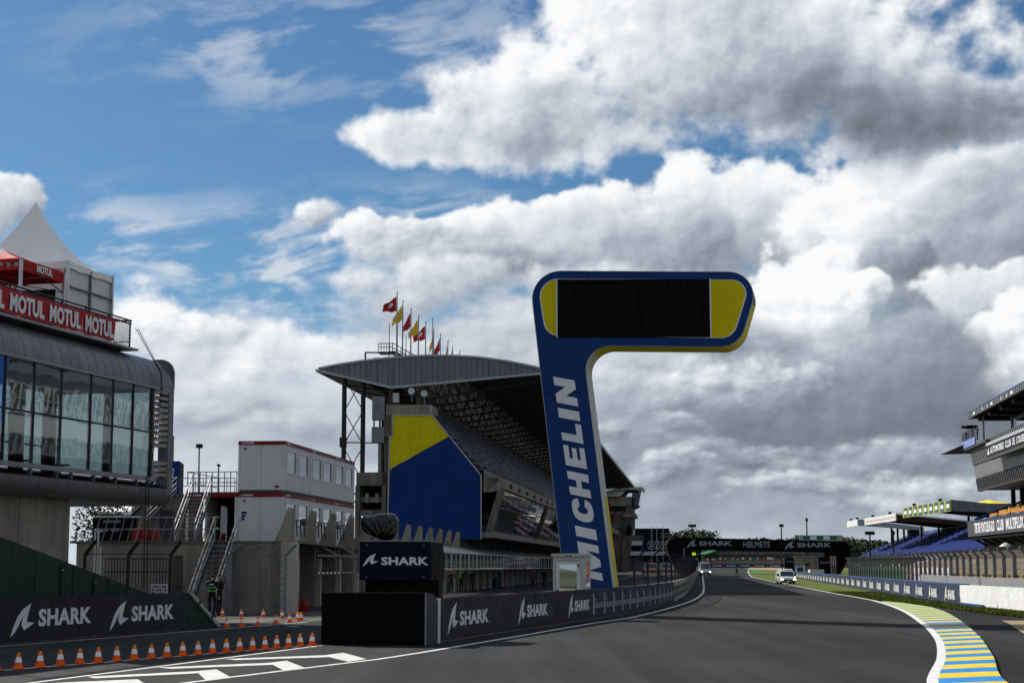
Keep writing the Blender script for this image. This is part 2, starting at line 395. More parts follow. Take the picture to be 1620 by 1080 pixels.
def asphalt(name, c, warm=0.):
    m = bpy.data.materials.new(name); m.use_nodes = True; nt = m.node_tree; L = nt.links; b = nt.nodes['Principled BSDF']
    geo = nt.nodes.new('ShaderNodeNewGeometry')
    def nz(sc_, det, vecs=(1, 1, 1), rot=0., ro=.55):
        mp = nt.nodes.new('ShaderNodeMapping'); L.new(geo.outputs['Position'], mp.inputs[0]); mp.inputs['Scale'].default_value = vecs; mp.inputs['Rotation'].default_value = (0, 0, rot)
        n = nt.nodes.new('ShaderNodeTexNoise'); L.new(mp.outputs[0], n.inputs['Vector']); n.inputs['Scale'].default_value = sc_; n.inputs['Detail'].default_value = det; n.inputs['Roughness'].default_value = ro
        return n.outputs[0]
    def rg(x, a, b_, lo, hi):
        n = nt.nodes.new('ShaderNodeMapRange'); L.new(x, n.inputs[0])
        for i, q in enumerate((a, b_, lo, hi)): n.inputs[i + 1].default_value = q
        return n.outputs[0]
    def mul(a, b_):
        n = nt.nodes.new('ShaderNodeMath'); n.operation = 'MULTIPLY'; L.new(a, n.inputs[0]); L.new(b_, n.inputs[1]); return n.outputs[0]
    f = mul(rg(nz(.16, 4), .3, .7, .80, 1.2), rg(nz(1., 5, (1.1, .035, 1), TH), .3, .7, .72, 1.30))     # patches, and streaks along the road
    f = mul(f, rg(nz(13., 3, ro=.7), .3, .7, .84, 1.16))
    f = mul(f, rg(nz(45., 3, ro=.7), .25, .75, .55, 1.45))                                               # the grain of the stone
    f = mul(f, rg(nz(3.2, 5, (1, .3, 1), TH), .3, .7, .86, 1.16))
    f = mul(f, rg(nz(.55, 3, (1.0, .012, 1), TH, .45), .42, .62, 1.12, .74))                             # rubbered lines
    f = mul(f, rg(nz(.045, 2, (1, .6, 1), .4, .4), .40, .60, .80, 1.20))
    s = nt.nodes.new('ShaderNodeVectorMath'); s.operation = 'SCALE'; s.inputs[0].default_value = c; L.new(f, s.inputs[3]); L.new(s.outputs[0], b.inputs['Base Color'])
    b.inputs['Roughness'].default_value = .88; b.inputs['Specular IOR Level'].default_value = .08
    bn = nt.nodes.new('ShaderNodeBump'); bn.inputs['Strength'].default_value = .5; bn.inputs['Distance'].default_value = .01
    L.new(nz(70., 3), bn.inputs['Height']); L.new(bn.outputs[0], b.inputs['Normal'])
    return m

mt = {}
mt['asphalt'] = asphalt('asphalt', (.0255, .0255, .0258)); mt['asphalt_old'] = asphalt('asphalt_runoff', (.020, .020, .0215))
mt['asphalt_pit'] = asphalt('asphalt_pit_lane', (.027,.0265,.026)); mt['apron'] = asphalt('sunlit_apron', (.11, .105, .095))  # the apron tone has sunlight painted in
mt['paint'] = M('road_paint_white', (.62, .62, .60), .6, var=.14, scale=5, dirt=(.25, .25, .24))
mt['kerb_y'] = M('kerb_yellow', (.72, .50, .003), .6, var=.10, scale=3, dirt=(.42, .29, .010)); mt['kerb_b'] = M('kerb_blue', (.006, .20, .52), .6, var=.10, scale=3, dirt=(.008, .13, .34))
mt['kerb_w'] = M('kerb_white', (.66, .66, .65), .6, var=.12, scale=3, dirt=(.34, .33, .31)); mt['kerb_worn'] = M('kerb_worn_yellow', (.58, .50, .03), .7, var=.15, scale=3, dirt=(.38, .33, .18)); mt['kerb_wornb'] = M('kerb_worn_blue', (.10, .27, .30), .7, var=.15, scale=3, dirt=(.22, .28, .24))
mt['grass'] = M('grass', (.080, .105, .014), .95, var=.35, scale=.6, bump=1., bscale=14, spec=.1, dirt=(.16, .14, .045)); mt['field'] = M('field', (.07, .075, .03), .95, var=.3, scale=.05, spec=.1, dirt=(.12, .10, .06))
mt['gravel'] = M('gravel', (.30, .22, .14), .95, var=.35, scale=2.5, bump=1., bscale=25, spec=.1)
mt['concrete'] = M('concrete', (.25, .225, .18), .85, var=.16, scale=.9, bump=.3, bscale=18, streak=.28); mt['concrete_d'] = M('concrete_dark', (.15, .14, .12), .88, var=.2, scale=.8, bump=.3, streak=.35, dirt=(.06, .057, .05))
mt['concrete_l'] = M('concrete_light', (.42, .40, .35), .85, var=.12, scale=.9, bump=.2, streak=.2)
mt['charcoal'] = M('charcoal_banner', (.026, .026, .031), .6, var=.12, scale=.8, bump=.5, bscale=2.2, spec=.14, streak=.15, dirt=(.042, .041, .040)); mt['navy'] = M('navy_banner', (.022, .033, .072), .6, var=.12, scale=.8, bump=.5, bscale=2.2, spec=.14, streak=.12, dirt=(.035, .042, .07)); mt['navy_d'] = M('navy_dark', (.0035, .005, .016), .6, var=.1, spec=.1)
mt['letter'] = M('lettering_white', (.70, .71, .73), .5, var=.05); mt['letter_g'] = M('lettering_grey', (.30, .32, .37), .5, var=.05)
mt['black'] = M('black_board', (.004, .004, .0045), .8, var=.1, spec=.06); mt['black_cloth'] = M('black_cloth', (.012, .012, .013), .85, var=.3, scale=6, bump=.6, bscale=12); mt['tarp'] = M('black_plastic_sheet', (.004, .004, .0045), .18, var=.1, scale=3, spec=.4)
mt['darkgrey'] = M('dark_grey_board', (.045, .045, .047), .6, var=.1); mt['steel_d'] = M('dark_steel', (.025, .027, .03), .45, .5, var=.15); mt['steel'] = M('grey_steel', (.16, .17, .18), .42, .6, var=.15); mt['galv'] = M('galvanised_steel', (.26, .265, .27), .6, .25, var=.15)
mt['green_board'] = M('dark_green_board', (.008, .035, .022), .6, var=.15, streak=.2); mt['white'] = M('white_paint', (.62, .63, .62), .5, var=.06); mt['offwhite'] = M('offwhite_panel', (.52, .53, .53), .45, var=.05, streak=.08); mt['kiosk'] = M('cabin_cream', (.47, .46, .41), .5, var=.05)
mt['red'] = M('dark_red', (.17, .008, .010), .5, var=.1); mt['motul'] = M('banner_red', (.36, .012, .014), .55, var=.10, bump=.15, bscale=2); mt['red_t'] = M('red_tent_cloth', (.40, .018, .010), .65, var=.10, bump=.2, bscale=2, spec=.1); mt['orange'] = M('cone_orange', (.86, .115, .006), .5, var=.12, scale=9, spec=.15, dirt=(.50, .08, .012)); mt['cone_w'] = M('cone_reflective_white', (.86, .84, .86), .45, var=.10, scale=9, spec=.2); mt['cone_tip'] = M('cone_tip_orange', (.90, .22, .012), .45, var=.08, spec=.15)
mt['blue'] = M('portal_blue', (.003, .036, .160), .42, var=.10, scale=.3, spec=.14, streak=.16); mt['blue_p'] = M('panel_blue', (.004, .034, .165), .5, var=.10, scale=.4, bump=.4, bscale=.9, spec=.1, streak=.14); mt['yellow'] = M('portal_yellow', (.62, .52, .003), .45, var=.08, spec=.1, streak=.10); mt['screen'] = M('led_screen_off', (.003, .003, .003), .7, var=.15, scale=3, spec=.08)
mt['zinc'] = M('zinc_cladding', (.17, .175, .185), .42, .5, var=.16, scale=.7, streak=.15); mt['zinc_l'] = M('light_zinc', (.27, .275, .28), .40, .55, var=.12); mt['alu'] = M('aluminium', (.50, .51, .52), .35, .8, var=.08); mt['clad'] = M('blue_grey_cladding', (.16, .175, .20), .5, .2, var=.10, streak=.15); mt['clad_l'] = M('pale_grey_trim', (.36, .38, .40), .5, .2, var=.08)
mt['glass'] = glassy('clear_glass', (.60, .73, .74), .40, rippled=.06); mt['glass_d'] = glassy('dark_glass', (.28, .30, .32), .10, rippled=.1); mt['glass_w'] = glassy('window_glass', (.30, .33, .35), .14, rippled=.05)
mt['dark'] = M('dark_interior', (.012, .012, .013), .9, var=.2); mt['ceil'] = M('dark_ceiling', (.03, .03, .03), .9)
mt['tent'] = M('white_tent_cloth', (.82, .82, .82), .6, var=.05, scale=.6); mt['tent_side'] = M('tent_wall_cloth', (.64, .63, .61), .6, var=.10, scale=1.2, bump=.25, bscale=2.)
mt['seat_b'] = M('blue_seat', (.006, .022, .135), .7, var=.2, spec=.05); mt['seat_o'] = M('orange_seat', (.42, .17, .006), .6, var=.15, spec=.1); mt['seat_p'] = M('pale_seat', (.14, .15, .20), .6, var=.2); mt['seat_n'] = M('navy_seat', (.02, .03, .12), .6, var=.2)
mt['bank'] = M('embankment_earth', (.13, .105, .075), .95, var=.25, scale=.5, bump=.6, bscale=6, spec=.1, dirt=(.09, .085, .045)); mt['green_p'] = M('green_paint', (.012, .13, .055), .5, var=.1); mt['leaf'] = M('foliage', (.050, .068, .034), .9, var=.4, scale=.10, spec=.05); mt['leaf2'] = M('foliage_near', (.045, .075, .02), .7, var=.4, scale=1.5, spec=.2); mt['bark'] = M('bark', (.05, .04, .03), .9)
mt['white_sheet'] = M('white_sheet', (.62, .62, .63), .6, var=.05, bump=.9, bscale=2.2); mt['grey_sheet'] = M('grey_sheet', (.19, .19, .20), .7, var=.08, bump=.6, bscale=1.3); mt['tyre'] = M('rubber', (.012, .012, .012), .8); mt['rust'] = M('brown_cladding', (.045, .024, .016), .7, var=.2)
mt['net'] = netting('wire_netting', (.10, .10, .10), .10, .10); mt['net_d'] = netting('dark_wire_netting', (.012, .012, .013), .14, .30); mt['flag_r'] = M('flag_red', (.42, .02, .02), .7, var=.1); mt['flag_y'] = M('flag_yellow', (.70, .48, .01), .7, var=.1); mt['lampglass'] = M('lamp_lens', (.45, .50, .50), .15, var=.1)
mt['skin'] = M('skin', (.42, .24, .16), .6, var=.05); mt['hair'] = M('hair', (.02, .014, .01), .7); mt['cloth_k'] = M('black_clothing', (.010, .010, .012), .85, var=.3, scale=8); mt['hivis'] = M('green_vest', (.06, .45, .07), .6, var=.05); mt['cloth_o'] = M('olive_clothing', (.07, .055, .03), .85, var=.2); mt['shoe'] = M('shoe_black', (.01, .01, .01), .6)
mt['teal'] = M('teal_bin', (.01, .09, .09), .5, var=.1); mt['ext'] = M('extinguisher_red', (.30, .008, .008), .3, var=.1); mt['lamp_on'] = M('headlamp_lit', (.9, .85, .6), .3, var=0, emit=(1, .9, .55, 6.)); mt['yellow_sign'] = M('matrix_yellow', (.5, .55, .02), .5, var=0, emit=(.75, .85, .02, .45)); mt['car'] = M('car_white', (.66, .67, .68), .25, var=.03, coat=.6); mt['rubber_blue'] = M('blue_pad', (.012, .07, .22), .6, var=.1); mt['lav'] = M('pale_blue_fascia', (.16, .22, .46), .5, var=.06); mt['tentyellow'] = M('yellow_tent', (.70, .55, .01), .6, var=.05)

# ---------------------------------------------------------------- lettering
_txt = {}
def text_geo(t, bold=.0):
    k = (t, bold)
    if k not in _txt:
        cu = bpy.data.curves.new('lettering', 'FONT'); cu.body = t; cu.size = 1; cu.offset = bold; cu.resolution_u = 3; cu.extrude = .5; cu.space_character = 1.0 + bold * 1.2
        o = bpy.data.objects.new('lettering', cu); COL.objects.link(o)
        me = bpy.data.meshes.new_from_object(o.evaluated_get(bpy.context.evaluated_depsgraph_get()))
        vs = [v.co.copy() for v in me.vertices]; fs = [tuple(p.vertices) for p in me.polygons]
        bpy.data.objects.remove(o); bpy.data.curves.remove(cu); bpy.data.meshes.remove(me)
        x0 = min(v.x for v in vs); x1 = max(v.x for v in vs); y0 = min(v.y for v in vs); y1 = max(v.y for v in vs)
        _txt[k] = ([((v.x - x0) / (x1 - x0), (v.y - y0) / (y1 - y0), v.z) for v in vs], fs)
    return _txt[k]
def put_text(mb, t, o, xd, yd, bold=.03, depth=.012, shear=0.):
    """lettering t standing on point o, filling vectors xd (width) and yd (height)"""
    vs, fs = text_geo(t, bold); o = Vector(o); xd = Vector(xd); yd = Vector(yd); n = xd.cross(yd).normalized()
    mb.add([o + xd * (x + shear * y) + yd * y + n * (z + .5) * depth for x, y, z in vs], fs)
FIN = ([(0, 0), (.10, .28), (.26, .58), (.48, .82), (.84, 1), (.70, .80), (.52, .62), (.40, .48), (.33, .35), (.18, .16)],
       [(.80, .93), (.70, .62), (.66, .44), (1.0, .40), (.80, .30), (.55, .185), (.44, .35), (.50, .56), (.62, .74)])
def put_fin(mb, o, xd, yd, depth=.012):
    o = Vector(o); xd = Vector(xd); yd = Vector(yd); n = xd.cross(yd).normalized() * depth
    for p in FIN: mb.prism([o + xd * x + yd * y for x, y in p], n)
def put_shark(mb, o, xd, up, w, h, tall=.55, depth=.012, gap=.30, lift=.26, fin=None):
    """fin emblem and the word beside it: w and h of the whole device"""
    xd = Vector(xd).normalized(); up = Vector(up).normalized(); fw = w * (fin or gap) ; o = Vector(o)
    put_fin(mb, o, xd * fw * .92, up * h, depth)
    put_text(mb, 'SHARK', o + xd * (fw * 1.08) + up * (h * lift), xd * (w - fw * 1.08), up * (h * tall), .035, depth)
def hit(fr, u, v, ax, val):             # where a photo pixel meets a plane of a frame
    a = fr.l((0, 0, H)); b = fr.l(Vector((0, 0, H)) + Vector(ray(u, v))); d = b - a
    return a + d * ((val - a[ax]) / d[ax])
def lerp(pts, s):                       # smooth curve through (s, value) knots
    pts = sorted(pts); n = len(pts)
    if s <= pts[0][0]: a, b = pts[0], pts[1]; return a[1] + (s - a[0]) * (b[1] - a[1]) / (b[0] - a[0])
    if s >= pts[-1][0]: a, b = pts[-2], pts[-1]; return b[1] + (s - b[0]) * (b[1] - a[1]) / (b[0] - a[0])
    for i in range(n - 1):
        if pts[i][0] <= s <= pts[i + 1][0]:
            a, b = pts[i], pts[i + 1]; h = b[0] - a[0]; t = (s - a[0]) / h
            ma = (b[1] - pts[i - 1][1]) / (b[0] - pts[i - 1][0]) if i else (b[1] - a[1]) / h
            mb_ = (pts[i + 2][1] - a[1]) / (pts[i + 2][0] - a[0]) if i + 2 < n else (b[1] - a[1]) / h
            return (2 * t ** 3 - 3 * t * t + 1) * a[1] + (t ** 3 - 2 * t * t + t) * h * ma + (3 * t * t - 2 * t ** 3) * b[1] + (t ** 3 - t * t) * h * mb_

# ---------------------------------------------------------------- ground, track, verges
def structure(name, mb, mat, frame=TRK, **k): return single(name, mb, mat, frame=frame, kind='structure', fix=False, **k)
EDGE = [(-40, .2), (0, 1.6), (20, 3.0), (30.6, 4.1), (38.9, 5.4), (49, 6.7), (62.5, 8.0), (82.5, 9.5), (101.8, 10.2), (139.5, 9.95), (277, 9.8), (330, 10.2), (420, 12.2), (554, 17.0), (640, 23)]
OUTER = [(20, 4.5), (30.7, 5.25), (39.1, 6.45), (51.4, 8.05), (70.4, 10.1), (83.9, 11.1), (93.5, 10.95), (99, 10.4)]
SV = list(range(-40, 130, 4)) + list(range(130, 660, 12))
mb = MB(); mb.grid([[(r, s, gz(s) - .035) for r in (-4000, -300, -60, 0, 60, 300, 4000)] for s in (-600, -40, 60, 200, 330, 380, 450, 540, 620, 900, 5500)])
structure('ground', mb, mt['field'])
mb = MB(); mb.grid([[(r, s, gz(s)) for r in (-70, -25)] + [(lerp(EDGE, s) * k - 25 * (1 - k), s, gz(s)) for k in (.4, .8, 1)] for s in SV])
structure('track', mb, mt['asphalt'])
mb = MB(); mb.grid([[(lerp(EDGE, s) + (60 - lerp(EDGE, s)) * k, s, -.008) for k in (0, .2, 1)] for s in range(-40, 108, 4)])
structure('runoff_area', mb, mt['asphalt_old'])
GRASS = sorted([(rs_of(u, v)[1], rs_of(u, v)[0]) for u, v in ((1625, 976.5), (1585, 973), (1520, 965), (1450, 955.5))] + [(101.8, 10.5)])
def grass_edge(s): return lerp(EDGE, s) + .32 if s > 100 else lerp(GRASS, s)
mb = MB(); ss_ = [66 + i * 2. for i in range(22)] + [110 + i * 10. for i in range(54)]
mb.grid([[(grass_edge(s) + (64 - grass_edge(s)) * k, s, gz(s) + .03 * min(1, k * 40)) for k in (0, .01, .04, .1, .4, 1)] for s in ss_])
mb.poly((grass_edge(66), 66, .0), (40, 40, .0), (64, 40, .03), (64, 66, .03))
structure('grass_verge', mb, mt['grass'])
gv = [rs_of(u, v) for u, v in ((1584, 981), (1596, 986), (1608, 994), (1626, 1006), (1650, 1035), (1668, 1080))]
mb = MB(); mb.add([(r, s, .006) for r, s in gv] + [(45, 24, .006), (45, 60, .006), (24, 64, .006)], [tuple(range(9))])
structure('gravel_bed', mb, mt['gravel'])
# grass blades on the near part of the verge, so its edge is not ruled
mb = MB(); rnd = random.Random(5)
for _ in range(26000):
    s = 66 + 70 * rnd.random() ** 1.5; e = grass_edge(s); r = e - .12 + rnd.random() ** 1.3 * 5.5
    h = .05 + .10 * rnd.random(); a = rnd.random() * 6.28; w = .02 + .02 * rnd.random(); lx, ly = (rnd.random() - .5) * .1, (rnd.random() - .5) * .1
    mb.add([(r - w * cos(a), s - w * sin(a), 0), (r + w * cos(a), s + w * sin(a), 0), (r + lx, s + ly, h)], [(0, 1, 2)])
o = single('grass', mb, mt['grass'], 'short rough grass blades along the verge right of the kerb', 'grass', TRK, kind='stuff', fix=False)
# apron by the pit entrance: pale asphalt with the sunlight painted into its colour
mb = MB(); ap = [TRK.l(G(u, v)) for u, v in ((300, 975), (330, 969), (600, 965), (640, 972), (520, 982), (420, 987), (330, 986))]
mb.add([(p.x, p.y, .004) for p in ap], [tuple(range(7))]); structure('sunlit_apron', mb, mt['apron'])

# ---------------------------------------------------------------- painted lines
def ribbon(pts, w, z=.004, frame=TRK, taper=False):
    mb = MB(); L_, R_ = [], []
    for i, p in enumerate(pts):
        a = Vector(pts[max(0, i - 1)]); b = Vector(pts[min(len(pts) - 1, i + 1)]); d = (b - a).normalized(); n = Vector((d.y, -d.x)) * (w / 2 * (max(.03, sin(pi * i / (len(pts) - 1))) if taper else 1))
        p = Vector(p); L_.append((p.x - n.x, p.y - n.y, gz(p.y) + z)); R_.append((p.x + n.x, p.y + n.y, gz(p.y) + z))
    mb.grid([L_, R_]); return mb
def pxline(pts): return [Vector(rs_of(*p)) for p in pts]
ll = sorted((rs_of(u, v)[1], rs_of(u, v)[0]) for u, v in ((291, 1080), (450, 1060), (600, 1042), (700, 1026), (830, 1004), (940, 985), (1000, 976), (1070, 958), (1102, 946), (1113, 935), (1112, 915)))
structure('track_edge_line', ribbon([(lerp(ll, s), s) for s in [28 + 3 * i for i in range(30)] + [118 + 12 * i for i in range(36)]], .16), mt['paint'])
structure('track_right_line', ribbon([(lerp(EDGE, s) + .05, s) for s in [98 + 6 * i for i in range(90)]], .2, .006), mt['paint'])
structure('pit_entry_line', ribbon(pxline(((-40, 1063), (0, 1060), (494, 1021))), .13), mt['paint'])
structure('hatching_line', ribbon(pxline(((46, 1080), (280, 1050), (509, 1020.5))), .13), mt['paint'])
structure('wall_foot_line', ribbon(pxline(((-30, 1024), (0, 1022), (340, 995), (520, 981))), .10), mt['paint'])
structure('pit_lane_line', ribbon([(-12.8, 62), (-12.2, 90), (-12.0, 130), (-12, 240), (-12, 340)], .2), mt['paint'])
for q in (((356, 1042), (513, 1036), (543, 1032), (580, 1042), (551, 1046.5), (521, 1039), (372, 1043.6)), ((250, 1055.5), (425, 1048), (453.5, 1044.6), (482, 1055.7), (450, 1060.3), (431, 1051), (270, 1057.5)),
          ((138, 1070), (308, 1061.4), (342.5, 1058.4), (363.6, 1070), (325, 1075), (314, 1064.5), (150, 1072.5)), ((20, 1086), (103, 1079), (218, 1074), (240, 1088), (196, 1093), (170, 1082), (60, 1087))):
    mb = MB(); mb.add([(p[0], p[1], .0055) for p in pxline(q)], [tuple(range(7))]); structure('hatching_bar', mb, mt['paint'])

seam = M('tar_seam', (.006, .006, .006), .95, var=.2, spec=0); 
structure('tar_seam', ribbon(pxline(((1137, 939), (1141, 944), (1138, 950), (1125, 957), (1103, 965), (1060, 975))), .06, .0035, taper=True), seam)
# ---------------------------------------------------------------- kerb
k = Thing('kerb', 'yellow and blue striped kerb curving along the right of the track', 'kerb', TRK, (6, 40, 0))
n = int((99 - 22) / 1.4)
for i in range(n):
    s0, s1 = 22 + i * 1.4, 22 + (i + 1) * 1.4
    rows = []
    for s in (s0, (s0 + s1) / 2, s1):
        a, b = lerp(EDGE, s) + .0, lerp(OUTER, s); b = max(b, a + .15)
        rows.append([(a, s, .006), (a + (b - a) * .25, s, .022), (a + (b - a) * .8, s, .05), (b, s, .055), (b + .02, s, -.004)])
    mb = MB(); mb.grid(rows); w = s0 > 66
    k.part('stripe', mb, mt[('kerb_worn' if w else 'kerb_y') if i % 2 else ('kerb_wornb' if w else 'kerb_b')], fix=False)
mb = MB(); mb.grid([[(lerp(EDGE, s) - .19 * min(1, (104 - s) / 20 + .55), s, .007), (lerp(EDGE, s) + .01, s, .009)] for s in [14 + 2.2 * i for i in range(41)]])
k.part('white_edge', mb, mt['kerb_w'], fix=False)

# ---------------------------------------------------------------- pit wall with banners
PW = [(44.8, -6.8), (50.8, -6.0), (57.9, -4.95), (64.8, -4.0), (74.6, -2.8), (85, -1.95), (97.1, -1.3), (123, -.8), (184, -.4), (325, 0), (420, 1.5)]
WH = 1.15
pw = Thing('pit_wall', 'low curving pit wall with dark banners in front of the totem', 'wall', TRK, (-4, 65, 0))
def wall_pt(s, off, z): 
    a = Vector((lerp(PW, s - .5), s - .5)); b = Vector((lerp(PW, s + .5), s + .5)); d = (b - a).normalized(); n = Vector((d.y, -d.x))
    p = (a + b) / 2 + n * off; return (p.x, p.y, z)
def wall_strip(s0, s1, off0, off1, z0, z1, step=1.2):
    mb = MB(); n = max(1, int((s1 - s0) / step)); ss = [s0 + (s1 - s0) * i / n for i in range(n + 1)]
    mb.grid([[wall_pt(s, off0, z0) for s in ss], [wall_pt(s, off1, z0) for s in ss], [wall_pt(s, off1, z1) for s in ss], [wall_pt(s, off0, z1) for s in ss], [wall_pt(s, off0, z0) for s in ss]])
    mb.add([wall_pt(ss[0], off0, z0), wall_pt(ss[0], off1, z0), wall_pt(ss[0], off1, z1), wall_pt(ss[0], off0, z1)], [(0, 1, 2, 3)])
    mb.add([wall_pt(ss[-1], off0, z0), wall_pt(ss[-1], off1, z0), wall_pt(ss[-1], off1, z1), wall_pt(ss[-1], off0, z1)], [(0, 1, 2, 3)])
    return mb
def s_at(u, v=960):                     # where along the wall a pixel column falls
    lo, hi = 44.8, 300.
    for _ in range(40):
        m = (lo + hi) / 2; p = TRK.w(wall_pt(m, 0, .6)); x = 810 + F * p.x / (p.y * cos(PITCH) + (p.z - H) * sin(PITCH))
        lo, hi = (m, hi) if x < u else (lo, m)
    return lo
pw.part('concrete_core', wall_strip(44.9, 420, -.34, -.045, 0, WH - .02, 4), mt['concrete'])
sN = s_at(936); sG = s_at(1066); sE = s_at(1087)
cuts = [45.05, s_at(741), s_at(780), s_at(822), s_at(870), s_at(903), sN]
for a, b in zip(cuts, cuts[1:]): pw.part('banner', wall_strip(a + .004, b - .004, -.04, 0, .05, WH), mt['charcoal'], fix=True)
cuts = [sN] + [sN + (sG - sN) * i / 6 for i in range(1, 7)]
for a, b in zip(cuts, cuts[1:]): pw.part('banner', wall_strip(a + .004, b - .004, -.04, 0, .05, WH), mt['navy'], label='navy banner with white bars')
gp = M('pale_green_panel', (.33, .36, .35), .6, var=.1)
for i in range(5):
    a, b = sG + (sE - sG) * i / 5, sG + (sE - sG) * (i + 1) / 5
    p = pw.part('panel', wall_strip(a + .01, b - .01, -.04, .0, .05, WH), gp, label='pale panel with green squares')
    for z0 in (.28, .62): pw.part('green_square', wall_strip(a + .25, b - .25, 0, .006, z0, z0 + .26), M('faded_green', (.07, .12, .05), .7), parent=p)
pw.part('end_cap', wall_strip(44.62, 45.04, -.5, .03, 0, WH + .01), mt['white'])
def wall_device(u0, u1):                # emblem between two pixel columns
    a, b = wall_pt(s_at(u0), .004, 0), wall_pt(s_at(u1), .004, 0); d = Vector(b) - Vector(a); return Vector(a), d
for u0, u1 in ((708, 772.5), (820, 866), (899, 932.5)):
    a, d = wall_device(u0, u1); mb = MB()
    put_shark(mb, a + Vector((0, 0, .18)), d, (0, 0, 1), d.length, .84, .47, .008, .26, .24); pw.part('lettering', mb, mt['letter'])
for i in range(13):
    u = 938.5 + (1064 - 938.5) * (1 - (1 - i / 13.) ** 1.35) if False else None
bars = [938, 955, 970, 984, 996, 1007.5, 1018, 1027.5, 1036, 1043.5, 1050, 1056, 1061.5]
for i, u in enumerate(bars):
    s = s_at(u); e = s_at(bars[i + 1]) if i < 12 else sG - .2; L_ = (e - s) * .95; a = Vector(wall_pt(s, .004, 0)); d = (Vector(wall_pt(s + L_, .004, 0)) - a); mb = MB(); du = d.normalized()
    q = a + Vector((0, 0, .18)); mb.prism([q, q + du * .32, q + du * .26 + Vector((0, 0, .78)), q + du * -.02 + Vector((0, 0, .80))], Vector((du.y, -du.x, 0)) * .008)
    put_text(mb, 'PRELUDE', a + du * .42 + Vector((0, 0, .42)), du * (d.length - .5), Vector((0, 0, .20)), .02, .008)
    mb.prism([a + du * x + Vector((0, 0, z)) for x, z in ((.5, .70), (.62, .70), (.62, .78), (.5, .78))], Vector((du.y, -du.x, 0)) * .008)
    pw.part('lettering', mb, mt['letter_g'])
# debris fence on the far part of the wall
df = Thing('debris_fence', 'black posted debris fence standing on the pit wall beyond the navy banners', 'fence', TRK, (-2.3, 78, 0))
s = s_at(1011); pp = []
while s < 330:
    p = Vector(wall_pt(s, -.2, 0)); pp.append(p); mb = MB(); mb.box(p.x - .05, p.x + .05, p.y - .05, p.y + .05, WH - .03, 2.25); mb.bar((p.x, p.y, 2.24), (p.x + .5, p.y, 2.7), .08)
    df.part('post', mb, mt['steel_d']); s += 5.4 if s < 140 else 9
for a, b in zip(pp, pp[1:]):
    mb = MB(); mb.poly((a.x, a.y, WH), (b.x, b.y, WH), (b.x, b.y, 2.22), (a.x, a.y, 2.22)); df.part('net_panel', mb, mt['net'], fix=False)

# ---------------------------------------------------------------- totem over the pit wall
PY = 70.0
tm = Thing('totem', 'tall blue totem with black screen arm and white lettering climbing its leaning pole', 'totem', WLD, (3.2, PY, 0))
def arc(pts, rad, seg=7):               # round the corners of a polygon (x, z)
    out = []; n = len(pts)
    for i in range(n):
        p = Vector(pts[i]); a = Vector(pts[i - 1]); b = Vector(pts[(i + 1) % n]); r = rad[i] if isinstance(rad, (list, tuple)) else rad
        if not r: out.append(p); continue
        d0 = (a - p).normalized(); d1 = (b - p).normalized(); ang = d0.angle(d1); t = r / tan(ang / 2); t = min(t, (a - p).length * .49, (b - p).length * .49); rr = t * tan(ang / 2)
        c = p + (d0 + d1).normalized() * (rr / sin(ang / 2)); s0 = p + d0 * t - c; s1 = p + d1 * t - c; tot = s0.angle(s1); sg = 1 if s0.x * s1.y - s0.y * s1.x > 0 else -1
        for j in range(seg + 1):
            th = tot * j / seg * sg; out.append(c + Vector((s0.x * cos(th) - s0.y * sin(th), s0.x * sin(th) + s0.y * cos(th))))
    return out
def P70(u, v, dy=0.): p = D(u, v, PY); return (p.x, p.z)
BODY = arc([P70(897, 960), P70(973, 960), P70(921, 547), P70(1170, 549), P70(1205, 430), P70(836, 428)], [0, 0, 1.0, 1.05, 1.0, 1.2], 9)
SH = (.36, 1.9, 0)                      # the body runs back along the pit lane
def flat(poly, y): return [Vector((p[0], y, p[1])) for p in poly]
mb = MB(); mb.add(flat(BODY, PY), [tuple(range(len(BODY)))]); tm.part('front_face', mb, mt['blue'], fix=False)
bk = [p + Vector(SH) for p in flat(BODY, PY)]
mb = MB(); mb.add(bk, [tuple(range(len(bk)))]); tm.part('back_face', mb, mt['blue'], fix=False)
n = len(BODY); fr_ = flat(BODY, PY)
pale = M('totem_side_white', (.52, .52, .50), .5, var=.06, streak=.12)
segs = {'yellow': MB(), 'white': MB(), 'blue': MB()}
for i in range(n):
    j = (i + 1) % n; a, b = fr_[i], fr_[j]; under = abs(b.x - a.x) > abs(b.z - a.z) and (a.z + b.z) / 2 < 11.6 and (a.z + b.z) / 2 > 3; right = (a.x + b.x) / 2 > 2.4
    kx = 'yellow' if (under or (right and (a.z + b.z) / 2 > 10.9 and (a.x + b.x) / 2 > 8.4 and (a.z + b.z) / 2 < 12.6)) else ('white' if right and (a.z + b.z) / 2 < 11 else 'blue')
    segs[kx].poly(a, b, b + Vector(SH), a + Vector(SH))
tm.part('side_panel', segs['yellow'], mt['yellow'], fix=False, label='yellow underside of the screen arm'); tm.part('side_panel', segs['white'], pale, fix=False, label='white side of the leaning pole'); tm.part('side_panel', segs['blue'], mt['blue'], fix=False)
e0, e1 = P70(973, 960), P70(921, 547); q0 = Vector((e0[0], PY, e0[1])); q1 = q0.lerp(Vector((e1[0], PY, e1[1])), .42); sv = Vector(SH); ov = Vector((.012, 0, 0))
mb = MB(); mb.hexa([q0 + sv * .5 + ov, q0 + sv * .98 + ov, q1 + sv * .98 + ov, q1 + sv * .62 + ov], [q0 + sv * .5 - ov, q0 + sv * .98 - ov, q1 + sv * .98 - ov, q1 + sv * .62 - ov])
tm.part('foot_panel', mb, mt['yellow'])
